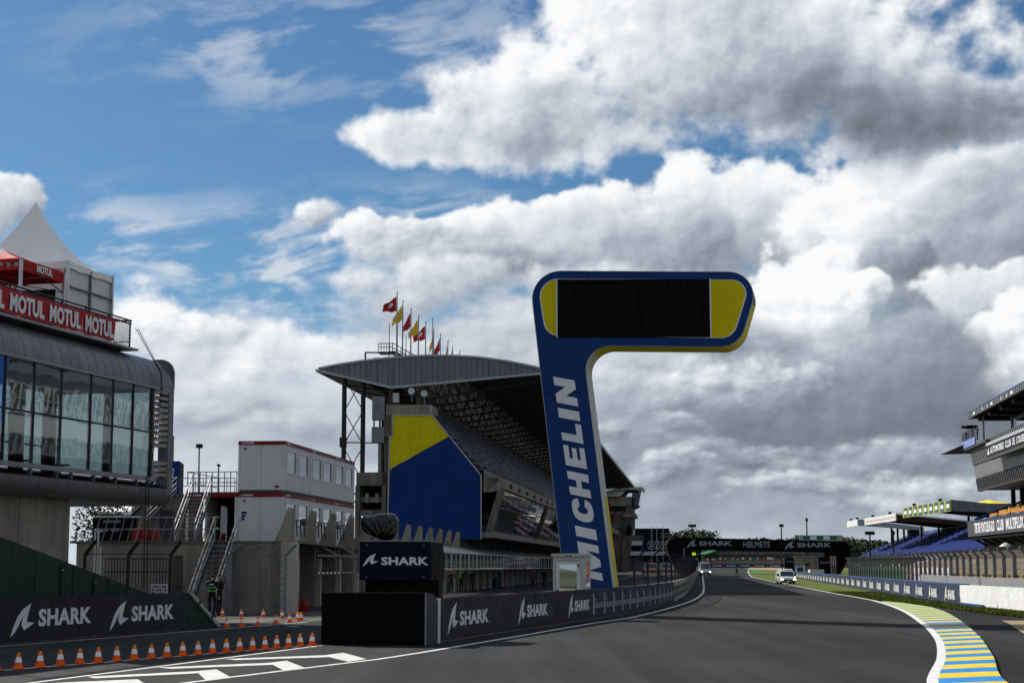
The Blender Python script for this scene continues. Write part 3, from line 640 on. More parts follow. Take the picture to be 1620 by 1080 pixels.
rim = MB(); INN = arc([P70(863, 531), P70(1160, 535), P70(1189, 442.5), P70(849, 441)], [.62, .7, .6, .75], 8)
def band(poly, w, y, dpt):
    mb = MB(); m = len(poly); c = sum((Vector(p) for p in poly), Vector((0, 0))) / m
    ins = [Vector(p) + (c - Vector(p)).normalized() * w for p in poly]
    for i in range(m):
        j = (i + 1) % m; a, b, cc, d = Vector(poly[i]), Vector(poly[j]), ins[j], ins[i]
        mb.hexa([(p.x, y, p.y) for p in (a, b, cc, d)], [(p.x, y - dpt, p.y) for p in (a, b, cc, d)])
    return mb
tm.part('inner_trim', band(INN, .05, PY - .002, .03), mt['letter'])
tm.part('outer_trim', band(BODY, .035, PY - .002, .02), mt['letter_g'])
# cells inside the arm: yellow, screen, yellow
lc = [p for p in INN if p.x <= 1.84]; rc = [p for p in INN if p.x >= 8.2]
x0, z0 = P70(880, 531); x1, z1 = P70(1123, 442)
mb = MB(); q = sorted(lc, key=lambda p: p.y); q = q + [Vector((1.84, q[-1].y)), Vector((1.84, q[0].y))]; mb.prism([(p.x, PY - .004, p.y) for p in q], (0, -.015, 0)); tm.part('end_panel', mb, mt['yellow'], label='yellow panel left of the screen')
q = sorted(rc, key=lambda p: -p.y); q = q + [Vector((8.24, q[-1].y)), Vector((8.24, q[0].y))]; mb = MB(); mb.prism([(p.x, PY - .004, p.y) for p in q], (0, -.015, 0)); tm.part('end_panel', mb, mt['yellow'], label='plain yellow panel right of the screen')
sc_ = Vector((1.86, PY - .03, 11.40)); mb = MB(); mb.box(1.86, 8.22, PY - .05, PY - .006, 11.38, 13.80); scr = tm.part('screen', mb, mt['screen'])
gap_ = M('screen_joint', (.012, .012, .012), .7)
for i in range(1, 12):
    x = 1.86 + (8.22 - 1.86) * i / 12; mb = MB(); mb.box(x - .008, x + .008, PY - .056, PY - .048, 11.4, 13.78); tm.part('module_joint', mb, gap_, parent=scr)
for i in range(1, 8):
    z = 11.38 + 2.42 * i / 8; mb = MB(); mb.box(1.88, 8.2, PY - .056, PY - .048, z - .006, z + .006); tm.part('module_joint', mb, gap_, parent=scr)
for pq in (((1.83, 11.36, 1.88, 13.82)), ((8.20, 11.36, 8.25, 13.82))):
    mb = MB(); mb.box(pq[0], pq[2], PY - .062, PY - .005, pq[1], pq[3]); tm.part('screen_trim', mb, mt['letter'])
for v_, ua, ub in ((620, 859.5, 924.5), (700, 868.5, 934.5), (780, 877.5, 944.5), (860, 886.5, 955)):
    (xa_, za_), (xb_, zb_) = P70(ua, v_), P70(ub, v_); mb = MB(); mb.box(xa_, xb_, PY - .0035, PY - .001, za_ - .008, za_ + .008); tm.part('panel_joint', mb, mt['navy_d'])
for u_ in (930, 1000, 1070, 1140):
    for va, vb in ((431, 440), (536, 547)): (xa_, za_), (xb_, zb_) = P70(u_, vb), P70(u_, va); mb = MB(); mb.box(xa_ - .008, xa_ + .008, PY - .0035, PY - .001, za_, zb_); tm.part('panel_joint', mb, mt['navy_d'])
# lettering climbing the pole: each letter a plate; along-pole and across-pole unit vectors from the photo
LET = {'M': [(0, 0), (.22, 0), (.22, .62), (.40, 0), (.60, 0), (.78, .62), (.78, 0), (1, 0), (1, 1), (.66, 1), (.50, .45), (.34, 1), (0, 1)], 'I': [(0, 0), (1, 0), (1, 1), (0, 1)],
       'H': [(0, 0), (.34, 0), (.34, .38), (.66, .38), (.66, 0), (1, 0), (1, 1), (.66, 1), (.66, .62), (.34, .62), (.34, 1), (0, 1)], 'E': [(0, 0), (1, 0), (1, .24), (.38, .24), (.38, .39), (.92, .39), (.92, .61), (.38, .61), (.38, .76), (1, .76), (1, 1), (0, 1)],
       'L': [(0, 0), (1, 0), (1, .27), (.40, .27), (.40, 1), (0, 1)], 'N': [(0, 0), (.32, 0), (.32, .52), (.66, 0), (1, 0), (1, 1), (.68, 1), (.68, .48), (.34, 1), (0, 1)]}
cc = [(.98, .34), (.93, .16), (.80, .04), (.60, 0), (.38, 0), (.16, .08), (.04, .25), (0, .5), (.04, .75), (.16, .92), (.38, 1), (.60, 1), (.80, .96), (.93, .84), (.98, .66), (.66, .62), (.60, .72), (.50, .75), (.40, .70), (.36, .60), (.35, .5), (.36, .40), (.40, .30), (.50, .25), (.60, .28), (.66, .38)]
LET['C'] = cc
# (letter, bottom-left, top-left of the glyph in photo pixels along the pole's left and right text edges)
def pole_line(u0, v0, u1, v1): a, b = Vector(P70(u0, v0)), Vector(P70(u1, v1)); return a, b
LA, LB_ = Vector(P70(921, 911)), Vector(P70(875, 595.6))     # tops of letters, up the left edge
RA, RB_ = Vector(P70(954, 918.5)), Vector(P70(908.9, 601.7))     # feet of letters, up the right edge
spans = [('M', 0, .184), ('I', .2125, .267), ('C', .296, .42), ('H', .433, .557), ('E', .587, .696), ('L', .721, .823), ('I', .8415, .893), ('N', .921, 1.06)]
for ch, a, b in spans:
    poly = []
    for x, y in LET[ch]:
        t = a + (b - a) * x; foot = RA.lerp(RB_, t / 1.06); top = LA.lerp(LB_, t / 1.06); p = foot.lerp(top, y); poly.append((p.x, PY - .004, p.y))
    mb = MB(); mb.prism(poly, (0, -.02, 0)); tm.part('letter', mb, mt['letter'])

# ---------------------------------------------------------------- small cabin behind the wall
kb = Thing('guard_cabin', 'small cream cabin with glazed door behind the pit wall', 'cabin', WLD, (2.2, 65.4, 0))
a = D(875, 876, 65); b = D(924, 876, 65); c = D(934, 876, 66.4); xl, xr, xd_ = a.x, b.x, c.x; top = 2.47
def cab(f, s, z): return Vector((xl + (xr - xl) * f + (xd_ - xr) * s, 65 + 1.3 * s, z))
def cpanel(f0, f1, s0, s1, z0, z1, t=.05):
    mb = MB(); A_ = [cab(f0, s0, z0), cab(f1, s1, z0), cab(f1, s1, z1), cab(f0, s0, z1)]; d = (A_[1] - A_[0]).normalized(); nn = Vector((d.y, -d.x, 0)) * t
    mb.hexa(A_, [p - nn for p in A_]); return mb
mb = MB(); mb.hexa([cab(0, 0, 0), cab(1, 0, 0), cab(1, 1, 0), cab(0, 1, 0)], [cab(0, 0, .14), cab(1, 0, .14), cab(1, 1, .14), cab(0, 1, .14)]); kb.part('floor', mb, mt['darkgrey'])
mb = MB(); mb.hexa([cab(-.05, -.05, top - .12), cab(1.05, -.05, top - .12), cab(1.05, 1.05, top - .12), cab(-.05, 1.05, top - .12)], [cab(-.05, -.05, top), cab(1.05, -.05, top), cab(1.05, 1.05, top), cab(-.05, 1.05, top)]); kb.part('roof', mb, mt['kiosk'], bevel=.015)
for f0, f1 in ((0, .10), (.88, 1)): kb.part('wall_panel', cpanel(f0, f1, 0, 0, .14, top - .12), mt['kiosk'])
kb.part('wall_panel', cpanel(.10, .88, 0, 0, 2.2, top - .12), mt['kiosk'])
kb.part('wall_panel', cpanel(1, 1, 0, .25, .14, top - .12), mt['kiosk']); kb.part('wall_panel', cpanel(1, 1, .78, 1, .14, top - .12), mt['kiosk']); kb.part('wall_panel', cpanel(1, 1, .25, .78, .14, 1.25), mt['kiosk']); kb.part('wall_panel', cpanel(1, 1, .25, .78, 2.18, top - .12), mt['kiosk'])
kb.part('wall_panel', cpanel(1, 0, 1, 1, .14, 1.1), mt['kiosk']); kb.part('wall_panel', cpanel(0, 0, 1, 0, .14, 1.1), mt['kiosk']); kb.part('wall_panel', cpanel(1, .62, 1, 1, 1.1, top - .12), mt['kiosk'])
dr = kb.part('door', cpanel(.11, .21, -.03, -.03, .16, 2.18), mt['white'])
for q in ((.77, .87, .16, 2.18), (.21, .77, 2.06, 2.18), (.21, .77, .16, 1.02)): kb.part('door_frame', cpanel(q[0], q[1], -.03, -.03, q[2], q[3]), mt['white'], parent=dr)
kb.part('pane', cpanel(.21, .77, -.015, -.015, 1.02, 2.06, .01), mt['glass'], parent=dr)
for z in (.62, 1.98): kb.part('hinge', cpanel(.80, .85, -.06, -.06, z, z + .1), mt['black'], parent=dr)
kb.part('door_handle', cpanel(.13, .18, -.07, -.07, 1.06, 1.12), mt['black'], parent=dr)
kb.part('window', cpanel(1, 1, .25, .78, 1.25, 2.18, .012), mt['glass'])
mb = MB(); mb.box(xl + .3, xr - .2, 65.9, 66.1, 1.25, 1.55); kb.part('desk', mb, mt['offwhite'])
mb = MB(); mb.box(xl + .42, xl + .75, 64.9, 64.925, top - .1, top - .02); pl = kb.part('name_plate', mb, mt['letter']); mb = MB(); mb.box(xl + .45, xl + .55, 64.893, 64.9, top - .085, top - .035); kb.part('plate_mark', mb, mt['blue_p'], parent=pl); mb = MB(); mb.box(xl + .58, xl + .72, 64.893, 64.9, top - .085, top - .035); kb.part('plate_mark', mb, mt['red'], parent=pl)

# ---------------------------------------------------------------- black camera platform at the wall's end
bx = Thing('black_platform', 'matt black box at the end of the pit wall', 'platform', WLD, (-3.6, 44.6, 0))
A0, A1, A2 = G(508, 1019.5), G(671, 1021), G(691, 1017.5); d = (A1 - A0).normalized(); back = Vector((-d.y, d.x, 0)); z1 = 1.32
bp = lambda f, s, z: A0 + (A1 - A0) * f + (A2 - A1) * s + Vector((0, 0, z))
mb = MB(); mb.hexa([bp(0, 0, 0), bp(1, 0, 0), bp(1, 1, 0), bp(0, 1, 0)], [bp(0, 0, z1), bp(1, 0, z1), bp(1, .55, z1), bp(0, .55, z1)]); bx.part('body', mb, mt['black'])
A3 = bp(1, 0, 0)
mb = MB(); e = (A2 - A1); nn = Vector((e.y, -e.x, 0)).normalized() * .02
mb.prism([bp(1, .02, .01) + nn, bp(1, 1.02, .01) + nn, bp(1, 1.02, 1.10) + nn, bp(1, .62, z1 - .02) + nn, bp(1, .02, z1 - .02) + nn], -nn * .9); bx.part('side_board', mb, mt['darkgrey'])
mb = MB(); mb.bar(bp(1, .01, 0) + nn * 1.5, bp(1, .01, z1 + .01) + nn * 1.5, .035); bx.part('corner_trim', mb, mt['galv'])
mb = MB(); mb.bar(bp(0, 0, z1) - d * .01, bp(1, 0, z1) + d * .01, .04, .03); bx.part('top_trim', mb, mt['steel_d'])
for f in (.33, .66): q = bp(f, 0, 0) - back * .003; mb = MB(); mb.bar(q + Vector((0, 0, .02)), q + Vector((0, 0, z1 - .03)), .006, .004); bx.part('board_joint', mb, mt['steel_d'])
for f in (.06, .22, .4, .57, .73, .9): mb = MB(); mb.box(*(lambda p: (p.x - .012, p.x + .012, p.y + .03, p.y + .055, z1 + .01, z1 + .06))(bp(f, 0, 0))); bx.part('bolt', mb, mt['steel_d'])
# the board above it
sb = Thing('box_sign', 'navy box sign with white fin emblem above the matt black platform', 'sign', WLD, (-3.2, 47, 0))
YB = 47.0; p0, p1 = D(568.5, 917, YB), D(682, 856, YB + .0)
mb = MB(); mb.box(p0.x, p1.x, YB, YB + .10, p0.z, p1.z); sb.part('board', mb, mt['navy_d'], bevel=.008)
mb = MB(); mb.box(p0.x + .16, p1.x + .2, YB + .12, YB + 1.3, 1.2, p0.z); sb.part('skirt', mb, mt['black']); mb = MB(); mb.box(p0.x + .02, p1.x - .02, YB + .11, YB + 1.3, p0.z + .02, p1.z - .03); sb.part('box_body', mb, mt['black'])
q0, q1 = D(684, 856, YB + .1), D(702, 858, YB + 1.4); mb = MB(); rows = []
for i in range(9):
    t = i / 8; rows.append([(q0.x + (q1.x - q0.x) * t + .03 * sin(i * 2.1 + j), YB + .12 + 1.3 * t, 1.0 + (p1.z - 1.02) * j / 6 + .01 * sin(i * 3)) for j in range(7)])
mb.grid(rows); sb.part('side_cloth', mb, mt['black_cloth'], fix=False, smooth=True)
mb = MB(); mb.bar((p0.x, YB - .01, p1.z + .015), (p1.x, YB - .01, p1.z + .015), .03, .03); sb.part('top_rail', mb, mt['galv'])
for f in (.1, .9):
    for zz in (p0.z + .08, p1.z - .1): mb = MB(); x = p0.x + (p1.x - p0.x) * f; mb.lathe([(.018, 0), (.018, .02)], 8); mb.v = [(x + a_, YB - c_, zz + b_) for a_, b_, c_ in mb.v]; sb.part('bolt', mb, mt['galv'])
mb = MB(); w = p1.x - p0.x; put_shark(mb, (p0.x + w * .045, YB - .004, p0.z + .36), (1, 0, 0), (0, 0, 1), w * .92, .36, .62, .008, .26, .12); sb.part('lettering', mb, mt['letter'])
# camera under a black sheet on top of it: a lumpy wrapped form with folds
def wrapped(cx, cy, z0, L_, Wd, Hh):
    mb = MB(); rows = []; n, m = 60, 56
    bot = [(0, .46), (.08, .32), (.25, .19), (.45, .07), (.66, .0), (.84, .04), (.95, .24), (1, .5)]; top = [(0, .78), (.06, .88), (.2, .92), (.5, .94), (.72, 1.0), (.84, 1.0), (.93, .86), (1, .68)]
    for i in range(n + 1):
        t = i / n; zb, zt = lerp(bot, t), lerp(top, t); e = (.04 if i in (0, n) else 1.) * (1 - .5 * abs(2 * t - 1) ** 6); row = []
        for j in range(m):
            a = 2 * pi * j / m; c, s_ = cos(a), sin(a); cc, sx = abs(c) ** .55 * (1 if c > 0 else -1), abs(s_) ** .55 * (1 if s_ > 0 else -1)
            zz = (zb + zt) / 2 + (zt - zb) / 2 * sx; phi = atan2(zz - .02, (t - .56) * L_ / Hh); rad = sqrt((zz - .02) ** 2 + ((t - .56) * L_ / Hh) ** 2)
            fold = (abs(sin(phi * 8.5 + .6)) ** .6 - .6) * .13 * min(1, rad * 1.8) * max(0, 1.25 - rad) + .025 * sin(t * 31 + a * 3)
            row.append((cx + (t - .5) * L_, cy + (Wd / 2 * e * cc) * (1 + fold * 2.2), z0 + Hh * (zz + (.03 * sin(phi * 8.5) if s_ > .5 else 0))))
        row.append(row[0]); rows.append(row)
    mb.grid(rows); return mb
ca = D(572, 812, 47.6); cb = D(632, 850, 47.6)
cw = Thing('covered_camera', 'television camera wrapped in shiny black plastic sheet on top of the sign', 'camera', WLD, ((ca.x + cb.x) / 2, 47.6, 2.7))
cw.part('cover', wrapped((ca.x + cb.x) / 2 - .02, 47.6, p1.z + .04, cb.x - ca.x, .60, ca.z - p1.z - .02), mt['tarp'], smooth=True, fix=True)
mb = MB(); mb.tube(((ca.x + cb.x) / 2 + .1, 47.6, p1.z - .05), ((ca.x + cb.x) / 2 + .1, 47.6, cb.z + .15), .09, 12); mb.lathe([(.22, 0), (.22, .04), (.1, .07)], 14, ((ca.x + cb.x) / 2 + .1, 47.6, p1.z - .03)); cw.part('pedestal', mb, mt['steel_d'])
for dx in (-.25, .42, .75): mb = MB(); mb.box(p0.x + 1.2 + dx, p0.x + 1.25 + dx, YB + .3, YB + .34, p1.z - .05, p1.z + .09); sb.part('peg', mb, mt['galv'])

# ---------------------------------------------------------------- traffic cones
def make_cone():
    t = Thing('traffic_cone', 'x', 'cone', WLD, (0, 0, 0), 'orange cones')
    mb = MB(); mb.box(-.115, .115, -.115, .115, 0, .022); t.part('base', mb, mt['orange'], bevel=.012)
    mb = MB(); mb.lathe([(.094, .02), (.090, .03), (.068, .125)], 20); t.part('cone_body', mb, mt['orange'], smooth=40)
    mb = MB(); mb.lathe([(.070, .1255), (.049, .225)], 20); t.part('reflective_band', mb, mt['cone_w'], smooth=40)
    mb = MB(); mb.lathe([(.047, .2255), (.031, .300), (.027, .312), (.016, .316)], 20); t.part('tip', mb, mt['cone_tip'], smooth=40)
    return t
cone0 = make_cone(); row = [-7, 28.7, 63, 95, 126, 155, 184.5, 212, 239, 264, 289, 313, 336, 358, 379, 399.5, 419, 437.4, 456.5, 475.3, 494]
def put_cone(p, label, group, first=[True]):
    if first[0]: o = cone0.o; first[0] = False
    else: o = copy_tree(cone0.o)
    o.location = p; o['label'] = label; o['group'] = group; o.rotation_euler = (random.gauss(0, .012), random.gauss(0, .012), random.uniform(0, 1.5)); return o
for i, u in enumerate(row):
    p = G(u, 1060.4 - (u + 7) / 501. * 39.6)
    put_cone(Vector((p.x, p.y, .004)), f'orange and white cone, {ORD[i]} from the left in the near row' if i else 'orange and white cone cut by the left edge, start of the near row', 'orange cones lined up along the pit entry line')
for i, (x, y) in enumerate(((465, 642), (588, 645), (733, 648), (858, 655))):
    p = G(240 + x / 4.153, 820 + y / 4.153); put_cone(p, f'small orange cone by the wall and stairs, {ORD[i]} from the left of the back line', 'orange cones by the pit entrance')
for i, (x, y) in enumerate(((958, 665), (968, 672), (981, 668))):
    p = G(240 + x / 4.153, 820 + y / 4.153); put_cone(p, f'{("left", "front", "right")[i]} cone of the tight cluster of three by the pit entrance', 'orange cones by the pit entrance')
for i, (x, y) in enumerate(((491, 714), (589, 708), (699, 700), (816, 690), (907, 683))):
    p = G(240 + x / 4.153, 820 + y / 4.153); put_cone(p, f'small orange cone near the white line, {ORD[i]} from the left of the front line', 'orange cones by the pit entrance')
p = G(1221.5, 921); put_cone(p, 'lone orange cone on the track beside the oncoming car', 'orange cones on the track')
# ================================================================ left: barrier, pavilion, terrace
def wall_frame(p0, p1): d = (p1 - p0); return Frame(atan2(d.y, d.x), (p0.x, p0.y, 0))
w0, w1 = G(0, 1020), G(287, 996); LW = wall_frame(w0, w1); LL = (w1 - w0).length
lw = Thing('barrier_wall', 'low charcoal wall with two white fin emblems at the left edge', 'wall', LW, (LL / 2, 0, 0))
mb = MB(); mb.box(-14, LL, .045, .34, 0, 1.12); lw.part('concrete_core', mb, mt['concrete_d'])
xs = [-14, -10, -6, -2.2] + [hit(LW, u, 980, 1, 0).x for u in (82, 158)] + [LL]
for a, b in zip(xs, xs[1:]): mb = MB(); mb.box(a + .004, b - .004, 0, .04, .05, 1.16); lw.part('banner', mb, mt['charcoal'])
for (ua, va), (ub, vb) in (((16, 1007.8), (144.5, 953.6)), ((173, 997.7), (275, 950))):
    a = hit(LW, ua, va, 1, 0); b = hit(LW, ub, vb, 1, 0); top = hit(LW, ua + .22 * (ub - ua), vb, 1, 0); mb = MB()
    put_shark(mb, (a.x, -.003, max(.14, a.z)), (1, 0, 0), (0, 0, 1), b.x - a.x, min(1.05, top.z) - max(.14, a.z), .54, .008, .30, .27); lw.part('lettering', mb, mt['letter'])
mb = MB(); mb.prism([(LL + .02, .02, 0), (LL + 2.9, .02, 0), (LL + 2.5, .02, .12), (LL + .45, .02, 1.1), (LL + .02, .02, 1.12)], (0, .3, 0)); lw.part('end_wedge', mb, mt['green_board'])
mb = MB(); mb.hexa([(LL + .35, -.05, 1.17), (LL + .35, .42, 1.17), (LL + .75, .42, 1.14), (LL + .75, -.05, 1.14)], [(LL + 2.75, -.05, .0), (LL + 2.75, .42, .0), (LL + 3.1, .42, .0), (LL + 3.1, -.05, .0)]); lw.part('sloped_cap', mb, mt['concrete_l'], bevel=.02)
for f in (.3, .72): mb = MB(); mb.tube((LL + .5 + 2.4 * f, -.06, 1.16 - 1.16 * f + .02), (LL + .5 + 2.4 * f, -.052, 1.16 - 1.16 * f + .02), .07, 12); lw.part('lifting_hole', mb, mt['dark'])
# dark green boarding sloping down behind it
gb = Thing('green_boarding', 'dark green wooden boarding sloping down behind the charcoal banner wall', 'boarding', LW, (2, .7, 0))
a = hit(LW, 0, 848, 1, .7); b = hit(LW, 253, 945, 1, .7); sl_ = (b.z - a.z) / (b.x - a.x)
top = lambda x: a.z + (x - a.x) * sl_
cut = [-13.5, -9, -4.5] + [hit(LW, u, 900, 1, .7).x for u in (97, 149)] + [b.x]
x = -13.5; rn = random.Random(6)
while x < b.x - .1: q = min(x + .42, b.x); o_ = rn.uniform(0, .018); mb = MB(); mb.prism([(x + .006, .7 + o_, 0), (q - .006, .7 + o_, 0), (q - .006, .7 + o_, top(q)), (x + .006, .7 + o_, top(x))], (0, .06, 0)); gb.part('board', mb, mt['green_board']); x = q
for u in (97, 149): x = hit(LW, u, 900, 1, .7).x; mb = MB(); mb.box(x - .03, x + .03, .66, .70, .2, top(x) - .12); gb.part('batten', mb, mt['green_board']); mb = MB(); mb.box(x - .06, x + .06, .64, .66, top(x) - .3, top(x) - .26); gb.part('clip', mb, mt['galv'])

# ---------------------------------------------------------------- the pavilion with rounded zinc ends
o = D(268, 895, 66); PV = Frame(-radians(14.2), (o.x, o.y, 0)); YN = -24.0   # facade plane x = 0, far end y = 0, near end out of frame
pv = Thing('pavilion', 'raised pavilion with rounded zinc cladding and tall glass front on concrete', 'building', PV, (-5, -10, 0))
DP = 5.0
def prof(r=1.2, zt=10.0, zb=4.3, seg=7):     # outline of the cladding shell (x, z): roof edge round to the soffit
    top = [(-r + r * sin(t), zt - r + r * cos(t)) for t in [pi / 2 * i / seg for i in range(seg + 1)]]
    bot = [(-.62 + .62 * cos(t), zb + .62 - .62 * sin(t)) for t in [pi / 2 * i / seg for i in range(seg + 1)]]
    return [(-2.2, zt)] + top + [(0, 8.75)], [(0, 4.92)] + bot + [(-2.2, zb)]
up_, lo_ = prof()
ys = [-.02]
while ys[-1] > YN: ys.append(ys[-1] - .62)
def shell(outline, y0, y1, g=.012, th=.04):
    mb = MB(); m = len(outline)
    mb.grid([[(x, y0 - g, z) for x, z in outline], [(x, y1 + g, z) for x, z in outline]])
    inn = [(x - .03, z - .03 if z > 7 else z + .03) for x, z in outline]
    for y in (y0 - g, y1 + g): mb.grid([[(x, y, z) for x, z in outline], [(x, y, z) for x, z in inn]])
    return mb
for a, b in zip(ys, ys[1:]):
    pv.part('cladding_panel', shell(up_, a, b), mt['zinc'], smooth=35, fix=False); pv.part('belly_panel', shell(lo_, a, b), mt['zinc'], smooth=35, fix=False)
mb = MB(); mb.grid([[(x - .05, -.1, z - .04 if z > 7 else z + .04) for x, z in up_], [(x - .05, YN, z - .04 if z > 7 else z + .04) for x, z in up_]]); mb.grid([[(x - .05, -.1, z + .04) for x, z in lo_], [(x - .05, YN, z + .04) for x, z in lo_]]); pv.part('backing', mb, mt['dark'], fix=False)
# rounded far corner of the shell: an end frame running round the opening
ring = [(0, 8.75)] + [(0 - 1.1 * 0, z) for z in ()]
mb = MB(); mb.box(-.42, -.005, -.42, .06, 4.7, 8.9); pv.part('end_post', mb, mt['zinc'], bevel=.03)
oc = arc([(-DP, 4.3), (.0, 4.3), (.0, 10.0), (-DP, 10.0)], [.3, .62, 1.2, .3], 8); mb = MB(); mb.prism([(p.x - .01, -.02, p.y) for p in oc], (0, .3, 0)); ic = arc([(-DP + .5, 5.3), (-.5, 5.3), (-.5, 8.75), (-DP + .5, 8.75)], .1, 4)
fr2 = MB(); m1 = [(p.x - .01, p.y) for p in oc]; 
for zz0, zz1, xx0, xx1 in ((4.3, 5.0, 0, 0),): pass
mb = MB(); mb.prism([(p.x - .01, -.02, p.y) for p in arc([(-2.4, 8.8), (0, 8.8), (0, 9.985), (-2.4, 9.985)], [0, 0, 1.15, 0], 8)], (0, .10, 0)); pv.part('end_cheek', mb, mt['zinc']); mb = MB(); mb.prism([(p.x - .01, -.02, p.y) for p in arc([(-DP, 4.3), (0, 4.3), (0, 4.95), (-DP, 4.95)], [.2, .6, 0, 0], 8)], (0, .10, 0)); pv.part('end_cheek', mb, mt['zinc'])
# gutter, sill, strip windows, main glass
mb = MB(); mb.box(-.12, .07, YN, -.45, 8.66, 8.745); pv.part('gutter', mb, mt['zinc_l'])
mb = MB(); mb.box(-.14, .06, YN, -1.55, 5.16, 5.32); pv.part('sill', mb, mt['zinc_l'])
mu = [-1.75, -3.24, -4.83, -6.48, -8.55, -10.35, -12.15, -14., -15.8, -17.6, -19.4, -21.2, -23.]
for a, b in zip(mu, mu[1:]):
    for z0, z1 in ((5.33, 6.98), (7.03, 8.65)): mb = MB(); mb.box(-.10, -.085, b + .03, a - .03, z0, z1); pv.part('window_pane', mb, mt['glass'])
for y in mu: mb = MB(); mb.box(-.16, -.05, y - .03, y + .03, 5.32, 8.66); pv.part('mullion', mb, mt['steel_d'])
mb = MB(); mb.box(-.15, -.05, YN, -1.75, 6.98, 7.03); pv.part('transom', mb, mt['steel_d'])
st = [-1.75, -2.7, -4.35, -6.0, -7.6, -8.6, -10.3, -12.5, -14.5, -16.5, -18.5, -20.5, -23]
for a, b in zip(st, st[1:]): mb = MB(); mb.box(-.20, -.18, b + .05, a - .05, 4.95, 5.15); pv.part('strip_window', mb, mt['glass_w'])
for y in st: mb = MB(); mb.box(-.22, -.1, y - .05, y + .05, 4.93, 5.16); pv.part('strip_mullion', mb, mt['zinc'])
# louvre blades at the far end of the glass
mb = MB(); mb.box(-.12, -.02, -1.66, -1.56, 5.3, 8.7); lv = pv.part('louvre_post', mb, mt['zinc_l'])
for i in range(15):
    if i in (3, 4): continue
    z = 5.38 + i * .225; mb = MB(); mb.hexa([(-.02, -1.54, z), (.02, -1.54, z + .12), (-.30, -1.54, z + .02), (-.32, -1.54, z)], [(-.02, -.46, z), (.02, -.46, z + .12), (-.30, -.46, z + .02), (-.32, -.46, z)]); pv.part('louvre_blade', mb, mt['alu'], parent=lv)
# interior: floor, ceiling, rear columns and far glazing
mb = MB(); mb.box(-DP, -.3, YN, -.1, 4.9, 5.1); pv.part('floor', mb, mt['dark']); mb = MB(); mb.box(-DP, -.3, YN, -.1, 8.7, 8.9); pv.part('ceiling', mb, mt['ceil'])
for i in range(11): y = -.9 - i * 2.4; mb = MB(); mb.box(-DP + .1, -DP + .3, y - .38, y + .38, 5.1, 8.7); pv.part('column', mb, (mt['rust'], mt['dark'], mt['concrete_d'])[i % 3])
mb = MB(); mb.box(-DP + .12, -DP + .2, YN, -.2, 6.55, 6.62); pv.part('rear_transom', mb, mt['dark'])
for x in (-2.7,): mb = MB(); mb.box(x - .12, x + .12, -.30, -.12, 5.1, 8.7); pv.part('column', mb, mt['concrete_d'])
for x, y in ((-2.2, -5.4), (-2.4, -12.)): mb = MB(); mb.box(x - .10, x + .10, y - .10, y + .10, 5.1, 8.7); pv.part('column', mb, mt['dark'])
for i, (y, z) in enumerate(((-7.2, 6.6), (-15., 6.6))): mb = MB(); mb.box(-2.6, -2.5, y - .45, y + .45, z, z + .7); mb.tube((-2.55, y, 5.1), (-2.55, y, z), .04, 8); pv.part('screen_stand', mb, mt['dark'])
for i in range(6): y = -2.5 - i * 2.9; mb = MB(); mb.tube((-3.4, y, 5.1), (-3.4, y, 5.75), .04, 8); mb.lathe([(.4, .75), (.4, .79)], 12, (-3.4, y, 5.0)); pv.part('bar_table', mb, mt['dark'])
mb = MB(); mb.box(-DP, -2.2, YN, -.05, 9.0, 9.97); pv.part('roof_slab', mb, mt['zinc'])
mb = MB(); mb.box(-2.6, -.25, YN, -2.6, 9.99, 10.07); pv.part('roof_ledge', mb, mt['zinc_l'])
mb = MB(); mb.box(-DP + .2, -.95, YN, -6.1, 0, 4.36); pv.part('concrete_wall', mb, mt['concrete']); mb = MB(); mb.box(-.96, -.945, -9.55, -9.51, .0, 4.36); pv.part('wall_joint', mb, mt['dark'])
# cables hanging from the roof
for dy, dx in ((0, .06), (.22, .10)):
    mb = MB(); mb.path([(-.5, -2.4 + dy, 10.9), (.07, -1.35 + dy * .3, 9.3), (.09, -1.3 + dy * .5, 8.7), (.09, -2.35 + dy, 5.1), (.1 + dx, -2.5 + dy, 1.2)], .014, 5); pv.part('cable', mb, mt['black'])
# roof railing with banners
rl = Thing('roof_railing', 'black roof railing hung with a row of red lettered banners', 'railing', PV, (-.45, -10, 10.07))
RX = -.42
for i in range(13): y = -3.0 - i * 1.7; mb = MB(); mb.tube((RX, y, 10.06), (RX, y, 11.1), .035, 8); rl.part('post', mb, mt['steel_d'])
for z in (10.98, 11.1): mb = MB(); mb.tube((RX, -2.9, z), (RX, YN, z), .032, 8); rl.part('rail', mb, mt['steel_d'])
mb = MB(); mb.tube((RX, -3, 11.1), (-2.8, -3, 11.1), .032, 8); mb.tube((RX, -3, 10.3), (-2.8, -3, 10.3), .02, 8); rl.part('rail', mb, mt['steel_d'])
mb = MB(); mb.poly((RX, -3.02, 10.1), (RX, -4.2, 10.1), (RX, -4.2, 11.06), (RX, -3.02, 11.06)); rl.part('net_panel', mb, mt['net_d'], fix=False)
cuts = [-4.3, -6.75, -9.25, -11.8, -14.35, -16.9, -19.4]
for a, b in zip(cuts, cuts[1:]):
    mb = MB(); rows = []
    for i in range(13):
        y = b + (a - b) * i / 12; rows.append([(RX + .06 + .015 * sin(i * 1.9 + j), y, 10.13 + .80 * j / 4 + .012 * sin(i * 1.3) * (1 if j in (0, 4) else 0)) for j in range(5)])
    mb.grid(rows); bn = rl.part('banner', mb, mt['motul'], fix=False, smooth=True); mb = MB(); put_text(mb, 'MOTUL', (RX + .09, b + .17, 10.22), (0, a - b - .34, 0), (0, 0, .60), .045, .01); rl.part('lettering', mb, mt['letter'], parent=bn)
